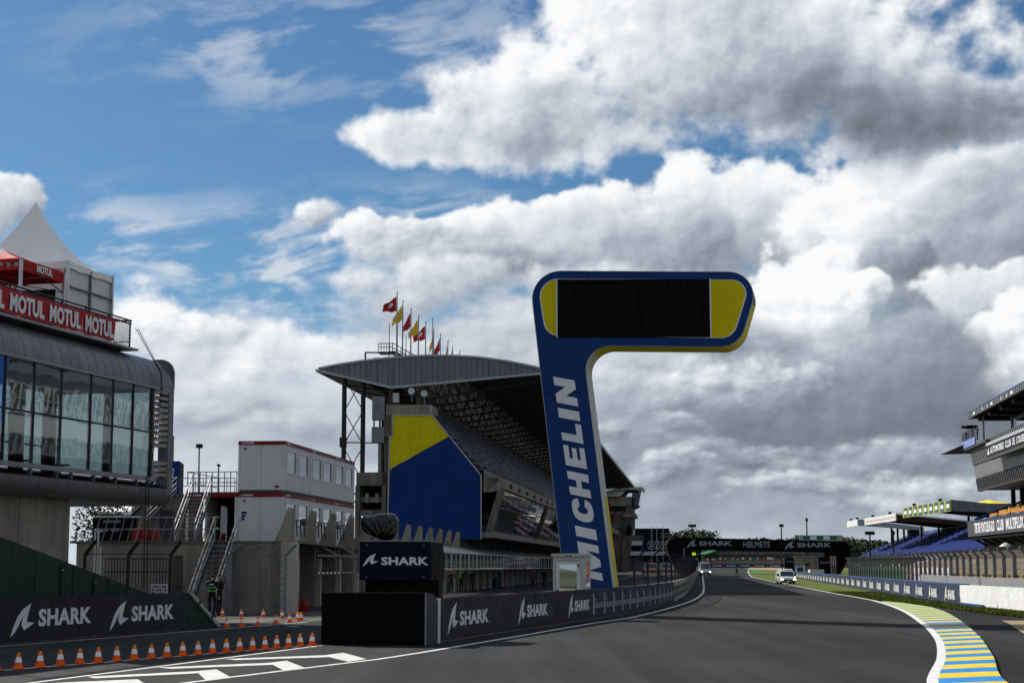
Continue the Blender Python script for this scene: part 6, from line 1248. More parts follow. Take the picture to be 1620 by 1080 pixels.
# earth bank in steps
mb = MB(); rows = []
pr_ = [(17.2, .0), (18, .6)] + [q for k_ in range(6) for q in ((18.5 + k_ * 1.9, .9 + k_ * .42), (20.0 + k_ * 1.9, 1.0 + k_ * .42))] + [(31, 3.4), (33, 3.7), (70, 3.8)]
for s in range(40, 300, 10): sh = max(0, (s - 195) * .11); rows.append([(r + sh, s, z + gz(s)) for r, z in pr_])
mb.grid(rows); structure('earth_bank', mb, mt['bank'])
# blue seated stands with three roofs
bs = Thing('blue_seated_stand', 'stand with rows of blue seats beyond the track fence', 'grandstand', TRK, (36, 250, 3)); NRB = 12
def bz(i): return 3.9 + i * .42
def br(i, s): return 37.0 + i * 1.0 - max(0, (s - 300) * .02)
mb = MB(); pf = []
for s in (226, 280, 340, 386):
    row = []
    for i in range(NRB): row += [(br(i, s), s, bz(i) - .4), (br(i, s), s, bz(i))]
    row.append((br(NRB, s), s, bz(NRB - 1))); pf.append(row)
mb.grid(pf); bs.part('steps', mb, mt['concrete_d'], fix=False); mb = MB(); mb.add([(br(i, 226), 225.9, bz(i)) for i in range(NRB)] + [(br(NRB, 226), 225.9, 1), (br(0, 226), 225.9, 1)], [tuple(range(NRB + 2))]); bs.part('end_wall', mb, mt['concrete_d'], fix=False)
mbs = MB(); mw = MB(); rn = random.Random(12)
for i in range(NRB):
    s = 227.
    while s < 384:
        if int(s / 1.0) % 17 < 1: mw.box(br(i, s) - .1, br(i, s) + .9, s, s + .8, bz(i) - .1, bz(i) + .12); s += 1.
        else:
            r = br(i, s) + .3; z = bz(i); mbs.add([(r, s, z + .42), (r, s + .46, z + .42), (r + .36, s + .46, z + .40), (r + .36, s, z + .40), (r + .46, s, z + .82), (r + .46, s + .46, z + .82), (r, s, z + .2), (r, s + .46, z + .2)], [(0, 1, 2, 3), (3, 2, 5, 4), (6, 7, 1, 0)]); s += .56
bs.part('seat_rows', mbs, mt['seat_b'], fix=False, kind='stuff'); bs.part('aisle_steps', mw, mt['concrete_l'], fix=False, kind='stuff')
def roof(name, label, n, f, z, fh, depth, matf, drop, cols, backm):
    t = Thing(name, label, 'grandstand', TRK, (n[0] + 4, n[1], 3)); N = Vector((n[0], n[1], 0)); Fv = Vector((f[0], f[1], 0)); bk = Vector((depth, 0, 0))
    mb = MB(); mb.hexa([N + Vector((-.06, 0, z - fh)), Fv + Vector((-.06, 0, z - fh)), Fv + Vector((-.06, 0, z)), N + Vector((-.06, 0, z))], [N + Vector((.15, 0, z - fh)), Fv + Vector((.15, 0, z - fh)), Fv + Vector((.15, 0, z)), N + Vector((.15, 0, z))]); t.part('fascia', mb, matf)
    mb = MB(); mb.hexa([N + Vector((.16, 0, z - .25)), Fv + Vector((.16, 0, z - .25)), Fv + Vector((.16, 0, z - .02)), N + Vector((.16, 0, z - .02))], [N + bk + Vector((0, 0, z - drop - .25)), Fv + bk + Vector((0, 0, z - drop - .25)), Fv + bk + Vector((0, 0, z - drop)), N + bk + Vector((0, 0, z - drop))]); t.part('roof_slab', mb, mt['black'])  # slab coloured black: the shade under the roof is painted in
    mb = MB(); mb.prism([N + Vector((.16, -.05, z - fh)), N + Vector((.16, -.05, z)), N + bk + Vector((0, -.05, z - drop)), N + bk + Vector((0, -.05, z - drop - .7))], (0, .25, 0)); t.part('end_cladding', mb, backm)
    mb = MB(); mb.hexa([N + bk + Vector((-.3, .3, 3)), Fv + bk + Vector((-.3, 0, 3)), Fv + bk + Vector((0, 0, 3)), N + bk + Vector((0, .3, 3))], [N + bk + Vector((-.3, .3, z - drop - .3)), Fv + bk + Vector((-.3, 0, z - drop - .3)), Fv + bk + Vector((0, 0, z - drop - .3)), N + bk + Vector((0, .3, z - drop - .3))]); t.part('back_wall', mb, mt['dark'])
    for k_ in range(3): p = N.lerp(Fv, k_ / 2 * .96 + .02) + bk * .72; mb = MB(); mb.box(p.x - .2, p.x + .2, p.y - .2, p.y + .2, 3, z - drop * .72 - .3); t.part('column', mb, mt['steel_d'])
    for k_ in (.25, .8): p = N.lerp(Fv, k_); mb = MB(); mb.box(p.x + .2, p.x + .7, p.y - .3, p.y + .3, z, z + .5); t.part('speaker', mb, mt['steel_d'])
    return t, N, Fv
sf1 = M('yellow_blue_fascia', (.40, .36, .06), .5)
t, N, Fv = roof('roofed_stand', 'stand roof with yellow and blue fascia, nearest of the three', (38, 263), (35.3, 300), 11.9, 1.7, 15, sf1, 1.6, 0, mt['zinc'])
for k_ in range(9):
    a = N.lerp(Fv, (k_ + .03) / 9); b = N.lerp(Fv, (k_ + .72) / 9); mb = MB(); mb.hexa([a + Vector((-.09, 0, 10.3)), b + Vector((-.09, 0, 10.3)), b + Vector((-.09, 0, 11.8)), a + Vector((-.09, 0, 11.8))], [a + Vector((-.065, 0, 10.3)), b + Vector((-.065, 0, 10.3)), b + Vector((-.065, 0, 11.8)), a + Vector((-.065, 0, 11.8))]); fp = t.part('fascia_panel', mb, mt['teal'] if k_ % 1 == 0 else mt['yellow']); mb = MB(); c = a.lerp(b, .15); d_ = a.lerp(b, .85); mb.hexa([c + Vector((-.11, 0, 10.7)), d_ + Vector((-.11, 0, 10.7)), d_ + Vector((-.11, 0, 11.3)), c + Vector((-.11, 0, 11.3))], [c + Vector((-.092, 0, 10.7)), d_ + Vector((-.092, 0, 10.7)), d_ + Vector((-.092, 0, 11.3)), c + Vector((-.092, 0, 11.3))]); t.part('panel_mark', mb, mt['letter'], parent=fp)
t, N, Fv = roof('roofed_stand', 'stand roof with white fascia and brown gable, middle of the three', (35.2, 310), (33, 344), 11.3, 1.3, 15, mt['white'], 1.7, 0, mt['rust'])
mb = MB(); mb.bar(N + Vector((0, -.1, 11.2)), N + Vector((15.2, -.1, 9.6)), .3, .25); t.part('white_verge', mb, mt['white']); mb = MB(); mb.box(N.x + 14.2, N.x + 15.2, N.y - .4, N.y, 3, 9.7); t.part('white_pier', mb, mt['white'])
mb = MB(); [mb.box(N.x + (Fv.x - N.x) * f - .10, N.x + (Fv.x - N.x) * f - .07, N.y + (Fv.y - N.y) * f, N.y + (Fv.y - N.y) * f + .8, 10.4, 10.8) for f in [k_ / 22 + .02 for k_ in range(21)]]; t.part('red_lettering', mb, M('faded_red', (.45, .10, .10), .6), kind='stuff')
t, N, Fv = roof('roofed_stand', 'stand roof with white fascia, farthest of the three', (33.1, 360), (32.5, 378), 11.6, 1.3, 13, mt['white'], 1.6, 0, mt['letter_g'])
mb = MB(); mb.box(N.x + 12.4, N.x + 13.4, N.y - .4, N.y, 3, 9.9); t.part('white_pier', mb, mt['white'])
yt_ = Thing('yellow_marquee', 'bright yellow marquee roof behind the fascia stand', 'marquee', TRK, (62, 332, 3)); mb = MB(); c = hit(TRK, 1565, 790, 1, 332); e = hit(TRK, 1525, 799, 1, 332); g = hit(TRK, 1600, 806, 1, 332); yt_.part('canopy', MB().grid([[(e.x + (g.x - e.x) * i / 8, 322, e.z) for i in range(9)], [(e.x + (c.x - e.x) * min(1, i / 4) + (g.x - c.x) * max(0, i / 4 - 1), 332, e.z + (c.z - e.z) * (1 - abs(i / 4 - 1)) ** .8) for i in range(9)], [(e.x + (g.x - e.x) * i / 8, 342, e.z) for i in range(9)]]), mt['tentyellow'], fix=False)
for x in (e.x, g.x): mb = MB(); mb.tube((x, 323, 3), (x, 323, e.z), .1, 6); yt_.part('leg', mb, mt['alu'])

# ---------------------------------------------------------------- the tall stand at the right edge
ac = Thing('tall_stand', 'tall grey stand with flat roof and leaning ribbed box at the right edge', 'grandstand', TRK, (38, 205, 3)); R0 = 35.; SE = 224.; SN = 84.
def A_z(v, u=1540): return hit(TRK, u, v, 1, SE).z
zF1, zF0 = A_z(654), A_z(663)
mb = MB(); mb.hexa([(R0 - .1, SN, zF0), (R0 - .1, SE, zF0), (R0 - .1, SE, zF1), (R0 - .1, SN, zF1)], [(R0 + .2, SN, zF0), (R0 + .2, SE, zF0), (R0 + .2, SE, zF1), (R0 + .2, SN, zF1)]); ac.part('roof_fascia', mb, mt['darkgrey'])
k_ = SN
while k_ < SE: mb = MB(); mb.box(R0 - .14, R0 - .1, k_, k_ + .5, zF0, zF1 - .02); ac.part('fascia_rib', mb, mt['zinc']); k_ += 1.1
mb = MB(); mb.box(R0 - .16, R0 + .2, SN, SE, zF1, zF1 + .12); ac.part('roof_edge', mb, mt['rubber_blue']); mb = MB(); mb.box(R0 + .2, R0 + 16, SN, SE, zF0 + .05, zF1); ac.part('roof_slab', mb, mt['black'])
for q, tx in ((218, 'Dunlop'), (205, 'Dunlop'), (192, 'Dunlop')): mb = MB(); mb.prism([(R0 - .17, q - .0, zF0 + .18), (R0 - .17, q + 1.5, zF0 + .15), (R0 - .17, q + 1.3, zF0 + .5), (R0 - .17, q + .2, zF0 + .5)], (.02, 0, 0)); ac.part('white_mark', mb, mt['letter'])
for q in (212, 208.5, 199, 195.5): mb = MB(); mb.prism([(R0 - .17, q, zF0 + .15), (R0 - .17, q + .6, zF0 + .15), (R0 - .17, q + .35, zF0 + .6)], (.02, 0, 0)); ac.part('white_mark', mb, mt['letter'])
for q in range(124, 222, 8): mb = MB(); mb.box(R0 + .6, R0 + 5, q, q + .8, zF0 - .5, zF0); ac.part('roof_beam', mb, mt['steel_d'])
zb0, zb1, zl0, zg0, zr0 = A_z(776), A_z(756), A_z(735), A_z(714), A_z(706)
# box body: ribs, plain band, louvres; it leans out towards the top
def lean(z): return R0 + .9 * (1 - (z - zb0) / (zr0 - zb0))
def face(name, z0, z1, mat, y0=SN, y1=SE, out=0., **k_): mb = MB(); mb.hexa([(lean(z0) - out, y0, z0), (lean(z0) - out, y1, z0), (lean(z1) - out, y1, z1), (lean(z1) - out, y0, z1)], [(lean(z0) + .3, y0, z0), (lean(z0) + .3, y1, z0), (lean(z1) + .3, y1, z1), (lean(z1) + .3, y0, z1)]); return ac.part(name, mb, mat, **k_)
face('plain_band', zb1 - .1, zl0, mt['zinc_l']); face('rib_band', zl0, zr0, mt['dark']); face('louvre_band', zb0, zb1 - .1, mt['dark'])
q = 110.
while q < SE: face('rib', zl0 + .05, zr0 - .05, mt['zinc_l'], q, q + .45, .12); face('louvre', zb0 + .1, zb1 - .15, mt['steel'], q + .2, q + .5, .10); q += 1.05
face('ledge', zl0 - .06, zl0 + .06, mt['zinc'], out=.16); face('ledge', (zl0 + zr0) / 2 - .06, (zl0 + zr0) / 2 + .06, mt['zinc'], out=.14); face('ledge', zb0 - .12, zb0 + .1, mt['darkgrey'], out=.15)
mb = MB(); mb.box(R0 + 1.35, R0 + 15, SN, SE - .1, zb0 + .05, zr0 + .3); ac.part('body', mb, mt['zinc']); 
# deck, blue fascia, overhang, railing
zd = A_z(700); mb = MB(); mb.prism([(R0 - .4, SE - .2, zd - .05), (R0 - 3.0, SE + 4.5, zd - 1.15), (R0 + 2, SE + 4.5, zd - 1.0), (R0 + 6, SE, zd - .3)], (0, .0, -.08)); mb.box(R0 - .6, R0 + 8, SE - 16, SE + 1.6, zd - 1.0, zd - .75); ac.part('overhang', mb, mt['darkgrey'])
mb = MB(); mb.box(R0 - .7, R0 - .55, SE - 8.5, SE + 2.6, zd - .75, zd + .15); ac.part('blue_fascia', mb, mt['lav']); 
for q in range(9): mb = MB(); y = SE + 2.5 - q * 1.25; mb.tube((R0 - .5, y, zd), (R0 - .5, y, zd + 1.3), .05, 6); ac.part('rail_post', mb, mt['steel_d'])
for z in (.7, 1.3): mb = MB(); mb.tube((R0 - .5, SE + 2.6, zd + z), (R0 - .5, SE - 8, zd + z), .05, 6); ac.part('rail', mb, mt['steel_d'])
mb = MB(); mb.box(R0 + 4.2, R0 + 4.5, SN, SE - 9, zd - .5, zF0 - .3); ac.part('lounge_wall', mb, mt['zinc']); mb = MB(); mb.box(R0 + 4.1, R0 + 4.18, SN, SE - 10, zd + 1.2, zF0 - 1.0); ac.part('lounge_glass', mb, mt['glass_w'])
mb = MB(); mb.tube((R0 + 1, SE - 5, zd), (R0 + 1, SE - 5, zF0), .12, 8); ac.part('column', mb, mt['steel']); mb = MB(); mb.tube((R0 + 4, SE - 8, zd), (R0 + 4, SE - 8, zF0), .2, 8); ac.part('column', mb, mt['steel'])
# sign
a = hit(TRK, 1562, 712, 0, R0 - 1.0); b = hit(TRK, 1616, 694, 0, R0 - 1.0); sg = Thing('club_sign', 'dark sign board with white capitals hung on the tall stand', 'sign', TRK, (R0 - 1, a.y, a.z)); zA, zB = hit(TRK, 1590, 704.5, 0, R0 - 1.).z - .6, hit(TRK, 1590, 704.5, 0, R0 - 1.).z + .75
ya, yb_ = hit(TRK, 1561, 706, 0, R0 - 1.).y, hit(TRK, 1622, 690, 0, R0 - 1.).y - 1.5
mb = MB(); mb.box(R0 - .98, R0 - .6, yb_, ya, zA, zB); sg.part('board', mb, mt['navy_d']); mb = MB(); mb.box(R0 - 1.05, R0 - .5, yb_, ya + .3, zB, zB + .35); sg.part('top_trim', mb, mt['clad_l']); mb = MB(); mb.box(R0 - 1.0, R0 - .5, yb_, ya, zA - .3, zA); sg.part('bottom_trim', mb, mt['darkgrey']); mb = MB(); tl = ya - yb_ - 3.4
for tx, f0, f1 in (('AUTOMOBILE', 0, .41), ('CLUB', .45, .61), ('DE', .65, .72), ("L'OUEST", .76, 1.)): mb = MB(); put_text(mb, tx, (R0 - .99, ya - 2.2 - tl * f0, zA + .32), (0, -tl * (f1 - f0), 0), (0, 0, .78), .03, .02); sg.part('lettering', mb, mt['white'])
mb = MB(); mb.prism([(R0 - .99, ya - .4, zA + .3), (R0 - .99, ya - 1.7, zA + .3), (R0 - .99, ya - 1.05, zB - .2)], (-.02, 0, 0)); sg.part('emblem', mb, mt['letter'])
# lower tier: columns, orange seats, balcony with banner
zl, zh = A_z(849, 1525), A_z(826, 1525)
for q in (SE - 2, SE - 8, SE - 15, SE - 23, SE - 32, SE - 42): mb = MB(); mb.box(R0 + 4.6, R0 + 5.1, q - .25, q + .25, 3, zb0); ac.part('column', mb, mt['steel_d'])
mb = MB(); mb.box(R0 + 12, R0 + 12.4, SN, SE, 3, zb0); ac.part('rear_wall', mb, mt['rust'])
for i in range(9): mb = MB(); mb.box(R0 + 1.2 + i * 1.15, R0 + 2.35 + i * 1.15, SN, SE - 1, 3, zh + .2 + i * .42); ac.part('tier_step', mb, mt['concrete_d'])
mbs = MB(); rn = random.Random(2)
for i in range(9):
    y = 88.
    while y < SE - 1.5:
        if int(y) % 9 != 0: r = R0 + 1.5 + i * 1.15; z = zh + .2 + i * .42; mbs.add([(r, y, z + .40), (r, y + .46, z + .40), (r + .4, y + .46, z + .38), (r + .4, y, z + .38), (r + .5, y, z + .85), (r + .5, y + .46, z + .85)], [(0, 1, 2, 3), (3, 2, 5, 4)])
        y += .55
ac.part('seat_rows', mbs, mt['seat_o'], fix=False, kind='stuff')
for q in (SE - 6, SE - 15, SE - 24, SE - 33): mb = MB(); mb.bar((R0 + 1.2, q, zh + .35), (R0 + 10.5, q, zh + 4.0), .9, .2); ac.part('aisle', mb, mt['concrete_l'])
mb = MB(); mb.bar((R0 + .2, SE - .5, zh + .3), (R0 + 11, SE - .5, zh + 4.4), .15, .4); ac.part('side_rail', mb, mt['rubber_blue'])
mb = MB(); mb.box(R0 - .6, R0 - .4, SN, SE, zl, zh); bal = ac.part('balcony_front', mb, mt['darkgrey']); mb = MB(); mb.box(R0 - .65, R0 - .35, SN, SE + .2, zh, zh + .12); ac.part('balcony_rail', mb, mt['rubber_blue']); mb = MB(); mb.box(R0 - .4, R0 + 2, SN, SE, zl - .4, zl); ac.part('balcony_floor', mb, mt['black'])
for tx, q0, q1 in (('TERTRE PONTLIEUE-SUD', 218.5, 204.), ('CLUB', 202.5, 198), ('MULTIFLUX', 196.5, 186)): mb = MB(); put_text(mb, tx, (R0 - .62, q0, zl + .35), (0, q1 - q0, 0), (0, 0, zh - zl - .6), .035, .02); ac.part('lettering', mb, mt['letter'], parent=bal)
for q in range(5): mb = MB(); y = SE - 3 - q * 6; mb.bar((R0 - .3, y, zl - .3), (R0 + 4, y - 2, 3), .25); mb.bar((R0 + 4.5, y - 3, 3), (R0 - .3, y - 4.5, zl - .3), .2); ac.part('strut', mb, mt['steel_d'])
mb = MB(); mb.box(R0 + 3, R0 + 3.3, SN, SE - 1, 2.8, zl); ac.part('lower_wall', mb, mt['dark'])
um = Thing('parasol', 'white parasol under the tall stand balcony', 'parasol', TRK, (33, 190, 3)); p = hit(TRK, 1591, 861, 0, 33.); mb = MB(); mb.lathe([(.7, 0), (.4, .25), (.05, .42)], 10, (33, p.y, p.z - .2)); um.part('canopy', mb, mt['white']); mb = MB(); mb.tube((33, p.y, 2.5), (33, p.y, p.z), .05, 6); um.part('pole', mb, mt['alu'])

# ================================================================ the far end
# inflatable style gantry over the track
GY = 372.
def gp_(u, v): p = D(u, v, GY); return (p.x, p.z)
ga = Thing('arch_gantry', 'black rounded arch over the track with white lettering', 'gantry', WLD, (D(1208, 895, GY).x, GY, gz(366)))
out = arc([gp_(1074, 912), gp_(1054, 849), gp_(1348, 856), gp_(1326, 916)], [0, 2.6, 2.6, 0], 8); inn = [gp_(1308, 916), gp_(1308, 873.5), gp_(1096, 869), gp_(1096, 912)]
L1 = [p for p in out]; poly = [Vector(p) for p in out]
def pr3(poly, t=4.): mb = MB(); mb.prism([(p[0], GY, p[1]) for p in poly], (0, t, 0)); return mb
ga.part('beam', pr3([gp_(1096, 869), gp_(1308, 873.5), gp_(1308, 855), gp_(1096, 850)]), mt['black'])
lpoly = [p for p in out if p[0] < gp_(1096, 900)[0]]; rpoly = [p for p in out if p[0] > gp_(1308, 900)[0]]
ga.part('pillar', pr3([gp_(1078, 914), gp_(1096, 914), gp_(1096, 850), gp_(1075, 849.5), gp_(1066, 850), gp_(1059, 853), gp_(1055, 858), gp_(1054.5, 864), gp_(1057, 872), gp_(1062, 885)]), mt['black'], bevel=.25); ga.part('pillar', pr3([gp_(1308, 917), gp_(1325, 917), gp_(1336, 897), gp_(1344, 880), gp_(1346.5, 870), gp_(1345, 863), gp_(1340, 858), gp_(1332, 855.8), gp_(1308, 855)]), mt['black'], bevel=.25)
for u0, u1, v, h_ in ((1086.5, 1158.5, 867, 14), (1241, 1316, 869.5, 14)): mb = MB(); a = gp_(u0, v); b = gp_(u1, v); put_shark(mb, (a[0], GY - .05, a[1]), (1, 0, 0), (0, 0, 1), b[0] - a[0], h_ * GY / F, .52, .04, .25, .30); ga.part('lettering', mb, mt['letter_g'])
mb = MB(); a = gp_(1176, 865.5); b = gp_(1218, 865.5); put_text(mb, 'HELMETS', (a[0], GY - .05, a[1]), (b[0] - a[0], 0, 0), (0, 0, 9.5 * GY / F), .012, .04); ga.part('lettering', mb, mt['letter_g'])
# matrix sign beside the left pillar
ms = Thing('matrix_sign', 'black matrix sign with lit yellow figure left of the track', 'sign', WLD, (D(1098, 895, 300).x, 300, 0)); a = D(1083, 885.5, 300); b = D(1108, 871.5, 300); mb = MB(); mb.box(D(1093, 0, 300).x, b.x, 300, 300.6, a.z, b.z); ms.part('cabinet', mb, mt['black']); mb = MB(); mb.box(a.x - .2, a.x + .1, 300, 300.3, 0, b.z + .5); mb.box(a.x, b.x + .7, 300, 300.2, a.z - .15, a.z); ms.part('post', mb, mt['steel']); q0, q1 = D(1095, 878, 300), D(1097.6, 873.5, 300); mb = MB(); mb.box(q0.x, q1.x, 299.96, 300, q0.z, q1.z); ms.part('figure', mb, mt['yellow_sign']); q0, q1 = D(1098, 878, 300), D(1100.4, 873.5, 300); mb = MB(); mb.box(q0.x, q1.x, 299.96, 300, q0.z, q1.z); ms.part('figure', mb, mt['yellow_sign'])
# banking of far boards, stand, gravel
fb_ = Thing('far_barrier', 'distant navy barrier of lettered boards across the end of the straight', 'barrier', WLD, (70, 545, gz(550))); YF = 545.; zg = gz(550)
us = [1105, 1145, 1168, 1172 + 20, 1215, 1240, 1260, 1300, 1330]
us = [1060, 1103, 1124, 1146, 1168, 1190, 1214, 1238, 1262, 1300, 1345]
for a, b in zip(us, us[1:]): mb = MB(); mb.box(D(a, 895, YF).x + .1, D(b, 895, YF).x - .1, YF, YF + .5, zg - .3, zg + 1.25); bn = fb_.part('board', mb, mt['navy']); x0 = D(a, 895, YF).x; x1 = D(b, 895, YF).x; mb = MB(); put_shark(mb, (x0 + .6, YF - .03, zg + .25), (1, 0, 0), (0, 0, 1), x1 - x0 - 1.4, .8, .6, .02, .28, .18); fb_.part('lettering', mb, mt['white'], parent=bn)
mb = MB(); g1 = [TRK.l(D(u, v, y)) for u, v, y in ((1182, 899, 480), (1262, 905, 440), (1262, 896, 540), (1185, 896, 540))]; mb.add([(p.x, p.y, gz(p.y) + .06) for p in g1], [(0, 1, 2, 3)]); structure('far_gravel', mb, mt['gravel'])
mb = MB(); g1 = [TRK.l(D(u, v, y)) for u, v, y in ((1176, 897, 520), (1184, 898, 500), (1205, 902.5, 400), (1222, 906, 372), (1203, 905.5, 372))]; mb.add([(p.x - .0, p.y, gz(p.y) + .07) for p in g1], [(0, 1, 2, 3, 4)]); structure('far_green_runoff', mb, mt['green_p'])
fs = Thing('far_stand', 'distant bank of red and green seating beyond the arch', 'grandstand', WLD, (85, 570, 0)); YS = 566.
for i in range(10):
    z = zg + 2.2 + i * .75; y = YS + i * 1.6; mb = MB(); mb.box(D(1112, 895, y).x, D(1345, 895, y).x, y, y + 1.6, 0, z); fs.part('step', mb, (M('far_step_red', (.07, .035, .035), .8), mt['concrete_d'], M('far_step_green', (.02, .06, .04), .8))[i % 3] if i else mt['concrete'])
rn = random.Random(77)
for i in range(34): u0 = 1110 + i * 4; mb = MB(); z_ = zg + 2.3 + rn.random() * .5; mb.box(D(u0, 895, YS - 2).x, D(u0 + rn.uniform(2, 3.8), 895, YS - 2).x, YS - 2, YS - 1.8, z_, z_ + .45 + .4 * rn.random()); fs.part('front_board', mb, rn.choice((mt['green_p'], mt['ext'], mt['letter'], mt['letter_g'], mt['offwhite'])))
mb = MB(); mb.bar((D(1110, 895, 560).x, 560, D(1110, 877, 560).z), (D(1136, 895, 575).x, 575, D(1136, 868, 575).z), 3, .4); fs.part('green_ramp', mb, mt['green_p'])
# trees along the skyline: one far wood
mb = MB(); rn = random.Random(21)
for k_ in range(420):
    u = rn.uniform(985, 1440); y = rn.uniform(620, 760); vt = 858 - 8 * sin((u - 1000) / 120.) - (10 if u < 1130 else 0) + rn.uniform(-6, 8) + (6 if 1130 < u < 1250 else 0); p = D(u, vt, y); hgt = p.z - gz(700); w = rn.uniform(2.2, 4.2)
    if hgt < 3: continue
    mb.tube((p.x, y, gz(700) - 1), (p.x, y, p.z - 1), .25, 5)
    for j in range(120):
        f = rn.random() ** .6; a = rn.random() * 6.28; zz = p.z - (1 - rn.random() ** 1.4) * hgt * .85; ww = w * (1 - .55 * abs((zz - (p.z - hgt * .45)) / (hgt * .55)) ** 2); x = p.x + cos(a) * ww * f; yy = y + sin(a) * ww * f; r = .35 + .45 * rn.random(); t1 = rn.random() * 3; d1 = Vector((cos(t1), sin(t1), rn.uniform(-.7, .7))) * r; d2 = Vector((-sin(t1), cos(t1), rn.uniform(-.7, .7))) * r; c = Vector((x, yy, zz)); mb.add([c - d1, c + d2, c + d1, c - d2], [(0, 1, 2, 3)])
single('far_wood', mb, mt['leaf'], 'far line of trees along the horizon behind the arch', 'wood', WLD, (90, 690, 0), kind='stuff', fix=False)
# a tree glimpsed under the pavilion
tr = Thing('tree', 'leafy green tree glimpsed between the pavilion and the pale shed', 'tree', WLD, (D(162, 820, 118).x, 118, 0)); x = D(160, 820, 118).x; mb = MB(); mb.tube((x, 118, 0), (x + .1, 118, 4.5), .18, 8, .08)
for k_ in range(5): mb.tube((x + .05, 118, 2.5 + k_ * .4), (x + 1.2 * cos(k_ * 2.4), 118 + 1.2 * sin(k_ * 2.4), 4.2 + k_ * .3), .06, 6, .02)
tr.part('trunk', mb, mt['bark']); mb = MB(); rn = random.Random(31)
for k_ in range(1500): a = rn.random() * 6.28; f = rn.random() ** .5 * 1.9; c = Vector((x + cos(a) * f, 118 + sin(a) * f, 3.6 + rn.random() * 3.2)); r = .06 + .1 * rn.random(); d1 = Vector((rn.uniform(-1, 1), rn.uniform(-1, 1), rn.uniform(-1, 1))).normalized() * r; d2 = d1.cross(Vector((rn.uniform(-1, 1), rn.uniform(-1, 1), 1))).normalized() * r * .7; mb.add([c - d1, c + d2, c + d1, c - d2], [(0, 1, 2, 3)])
tr.part('crown', mb, mt['leaf2'], fix=False)
# dark hospitality building and chequered board left of the arch
db = Thing('dark_building', 'dark flat roofed building behind the left arch pillar', 'building', WLD, (D(1025, 895, 430).x, 430, 0)); Yb = 430.
def dbx(name, u0, v0, u1, v1, y0, y1, mat, parent=None): a, b = D(u0, v1, Yb), D(u1, v0, Yb); mb = MB(); mb.box(a.x, b.x, Yb + y0, Yb + y1, max(a.z, 0) if v1 > 890 else a.z, b.z); return db.part(name, mb, mat, parent)
dbx('wall', 1006, 835, 1060, 905, 2, 20, mt['navy_d']); dbx('lower_block', 992, 846, 1018, 905, 0, 12, mt['darkgrey']); w_ = dbx('window', 996, 847, 1014, 853, -.1, 0, mt['glass_d']); dbx('white_band', 993, 855, 1016, 862, -.3, 0, mt['letter_g']); dbx('window', 996, 863, 1014, 870, -.1, 0, mt['glass_d']); dbx('grey_deck', 992, 872, 1058, 878, -3, 0, mt['letter_g']); dbx('side_unit', 1046, 842, 1060, 870, .5, 2, mt['darkgrey'])
cq = dbx('chequered_board', 1018, 852, 1057, 871, -.6, -.3, mt['navy_d'])
for i in range(6):
    for j in range(4):
        u = 1024 + i * 5.2 + (j % 2) * 2.6 - j * .6; v = 868 - j * 3.6; a = D(u, v, Yb); b = D(u + 2.5, v - 1.9, Yb); mb = MB(); sk = .25; mb.prism([(a.x, Yb - .64, a.z), (b.x, Yb - .64, a.z + .1), (b.x + sk, Yb - .64, b.z), (a.x + sk, Yb - .64, b.z - .1)], (0, .04, 0)); db.part('check', mb, mt['letter'], parent=cq)
for i, u in enumerate((1031, 1039, 1049)): p = D(u, 832, 424); t = single('flagpole', MB().tube((p.x, 424, 0), (p.x, 424, p.z), .09, 6, .05), mt['galv'], f'bare flagpole, {ORD[i]} from the left before the dark building', 'flagpole', WLD, (p.x, 424, 0), 'bare flagpoles')
# lamp posts on the skyline and a green sign board
for u, v, hd, lb in ((1095, 831.5, .9, 'floodlight mast above the left half of the arch'), (1236, 831, .5, 'thin lamp mast above the middle of the arch'), (1276, 818, 0, 'tall black mast rising above the right half of the arch'), (1413, 838, 0, 'thin pole before the blue seats, under the farthest roof'), (1376, 843, .9, 'lamp mast between the trees and the blue seats')):
    y = 400 if u < 1300 else 330; p = D(u, v, y); t = Thing('light_mast', lb, 'mast', WLD, (p.x, y, 0)); mb = MB(); mb.tube((p.x, y, 0), (p.x, y, p.z), .2, 8, .14); t.part('pole', mb, mt['steel_d'])
    if hd: mb = MB(); mb.box(p.x - hd, p.x + hd, y - .3, y + .3, p.z - .3, p.z + .35); t.part('lamp_head', mb, mt['steel_d'])
    else: mb = MB(); mb.box(p.x - .3, p.x + .3, y - .2, y + .2, p.z - .9, p.z - .3); t.part('bracket', mb, mt['steel_d'])
gsb = Thing('green_sign_board', 'long pale sign board with green patches above the arch', 'sign', WLD, (D(1298, 895, 395).x, 395, 0)); a, b = D(1265, 855, 395), D(1332, 846, 395); mb = MB(); mb.box(a.x, b.x, 395, 395.3, a.z, b.z); bd = gsb.part('board', mb, mt['letter_g'])
for i in range(5): a, b = D(1271 + i * 10.6, 853, 395), D(1281 + i * 10.6, 847.5, 395); mb = MB(); mb.box(a.x, b.x, 394.94, 395, a.z, b.z); gsb.part('patch', mb, mt['green_p'] if i % 2 == 0 else mt['letter'], parent=bd)
for u in (1270, 1328): mb = MB(); p = D(u, 850, 395.4); mb.tube((p.x, 395.5, 0), (p.x, 395.5, p.z), .15, 6); gsb.part('leg', mb, mt['steel'])
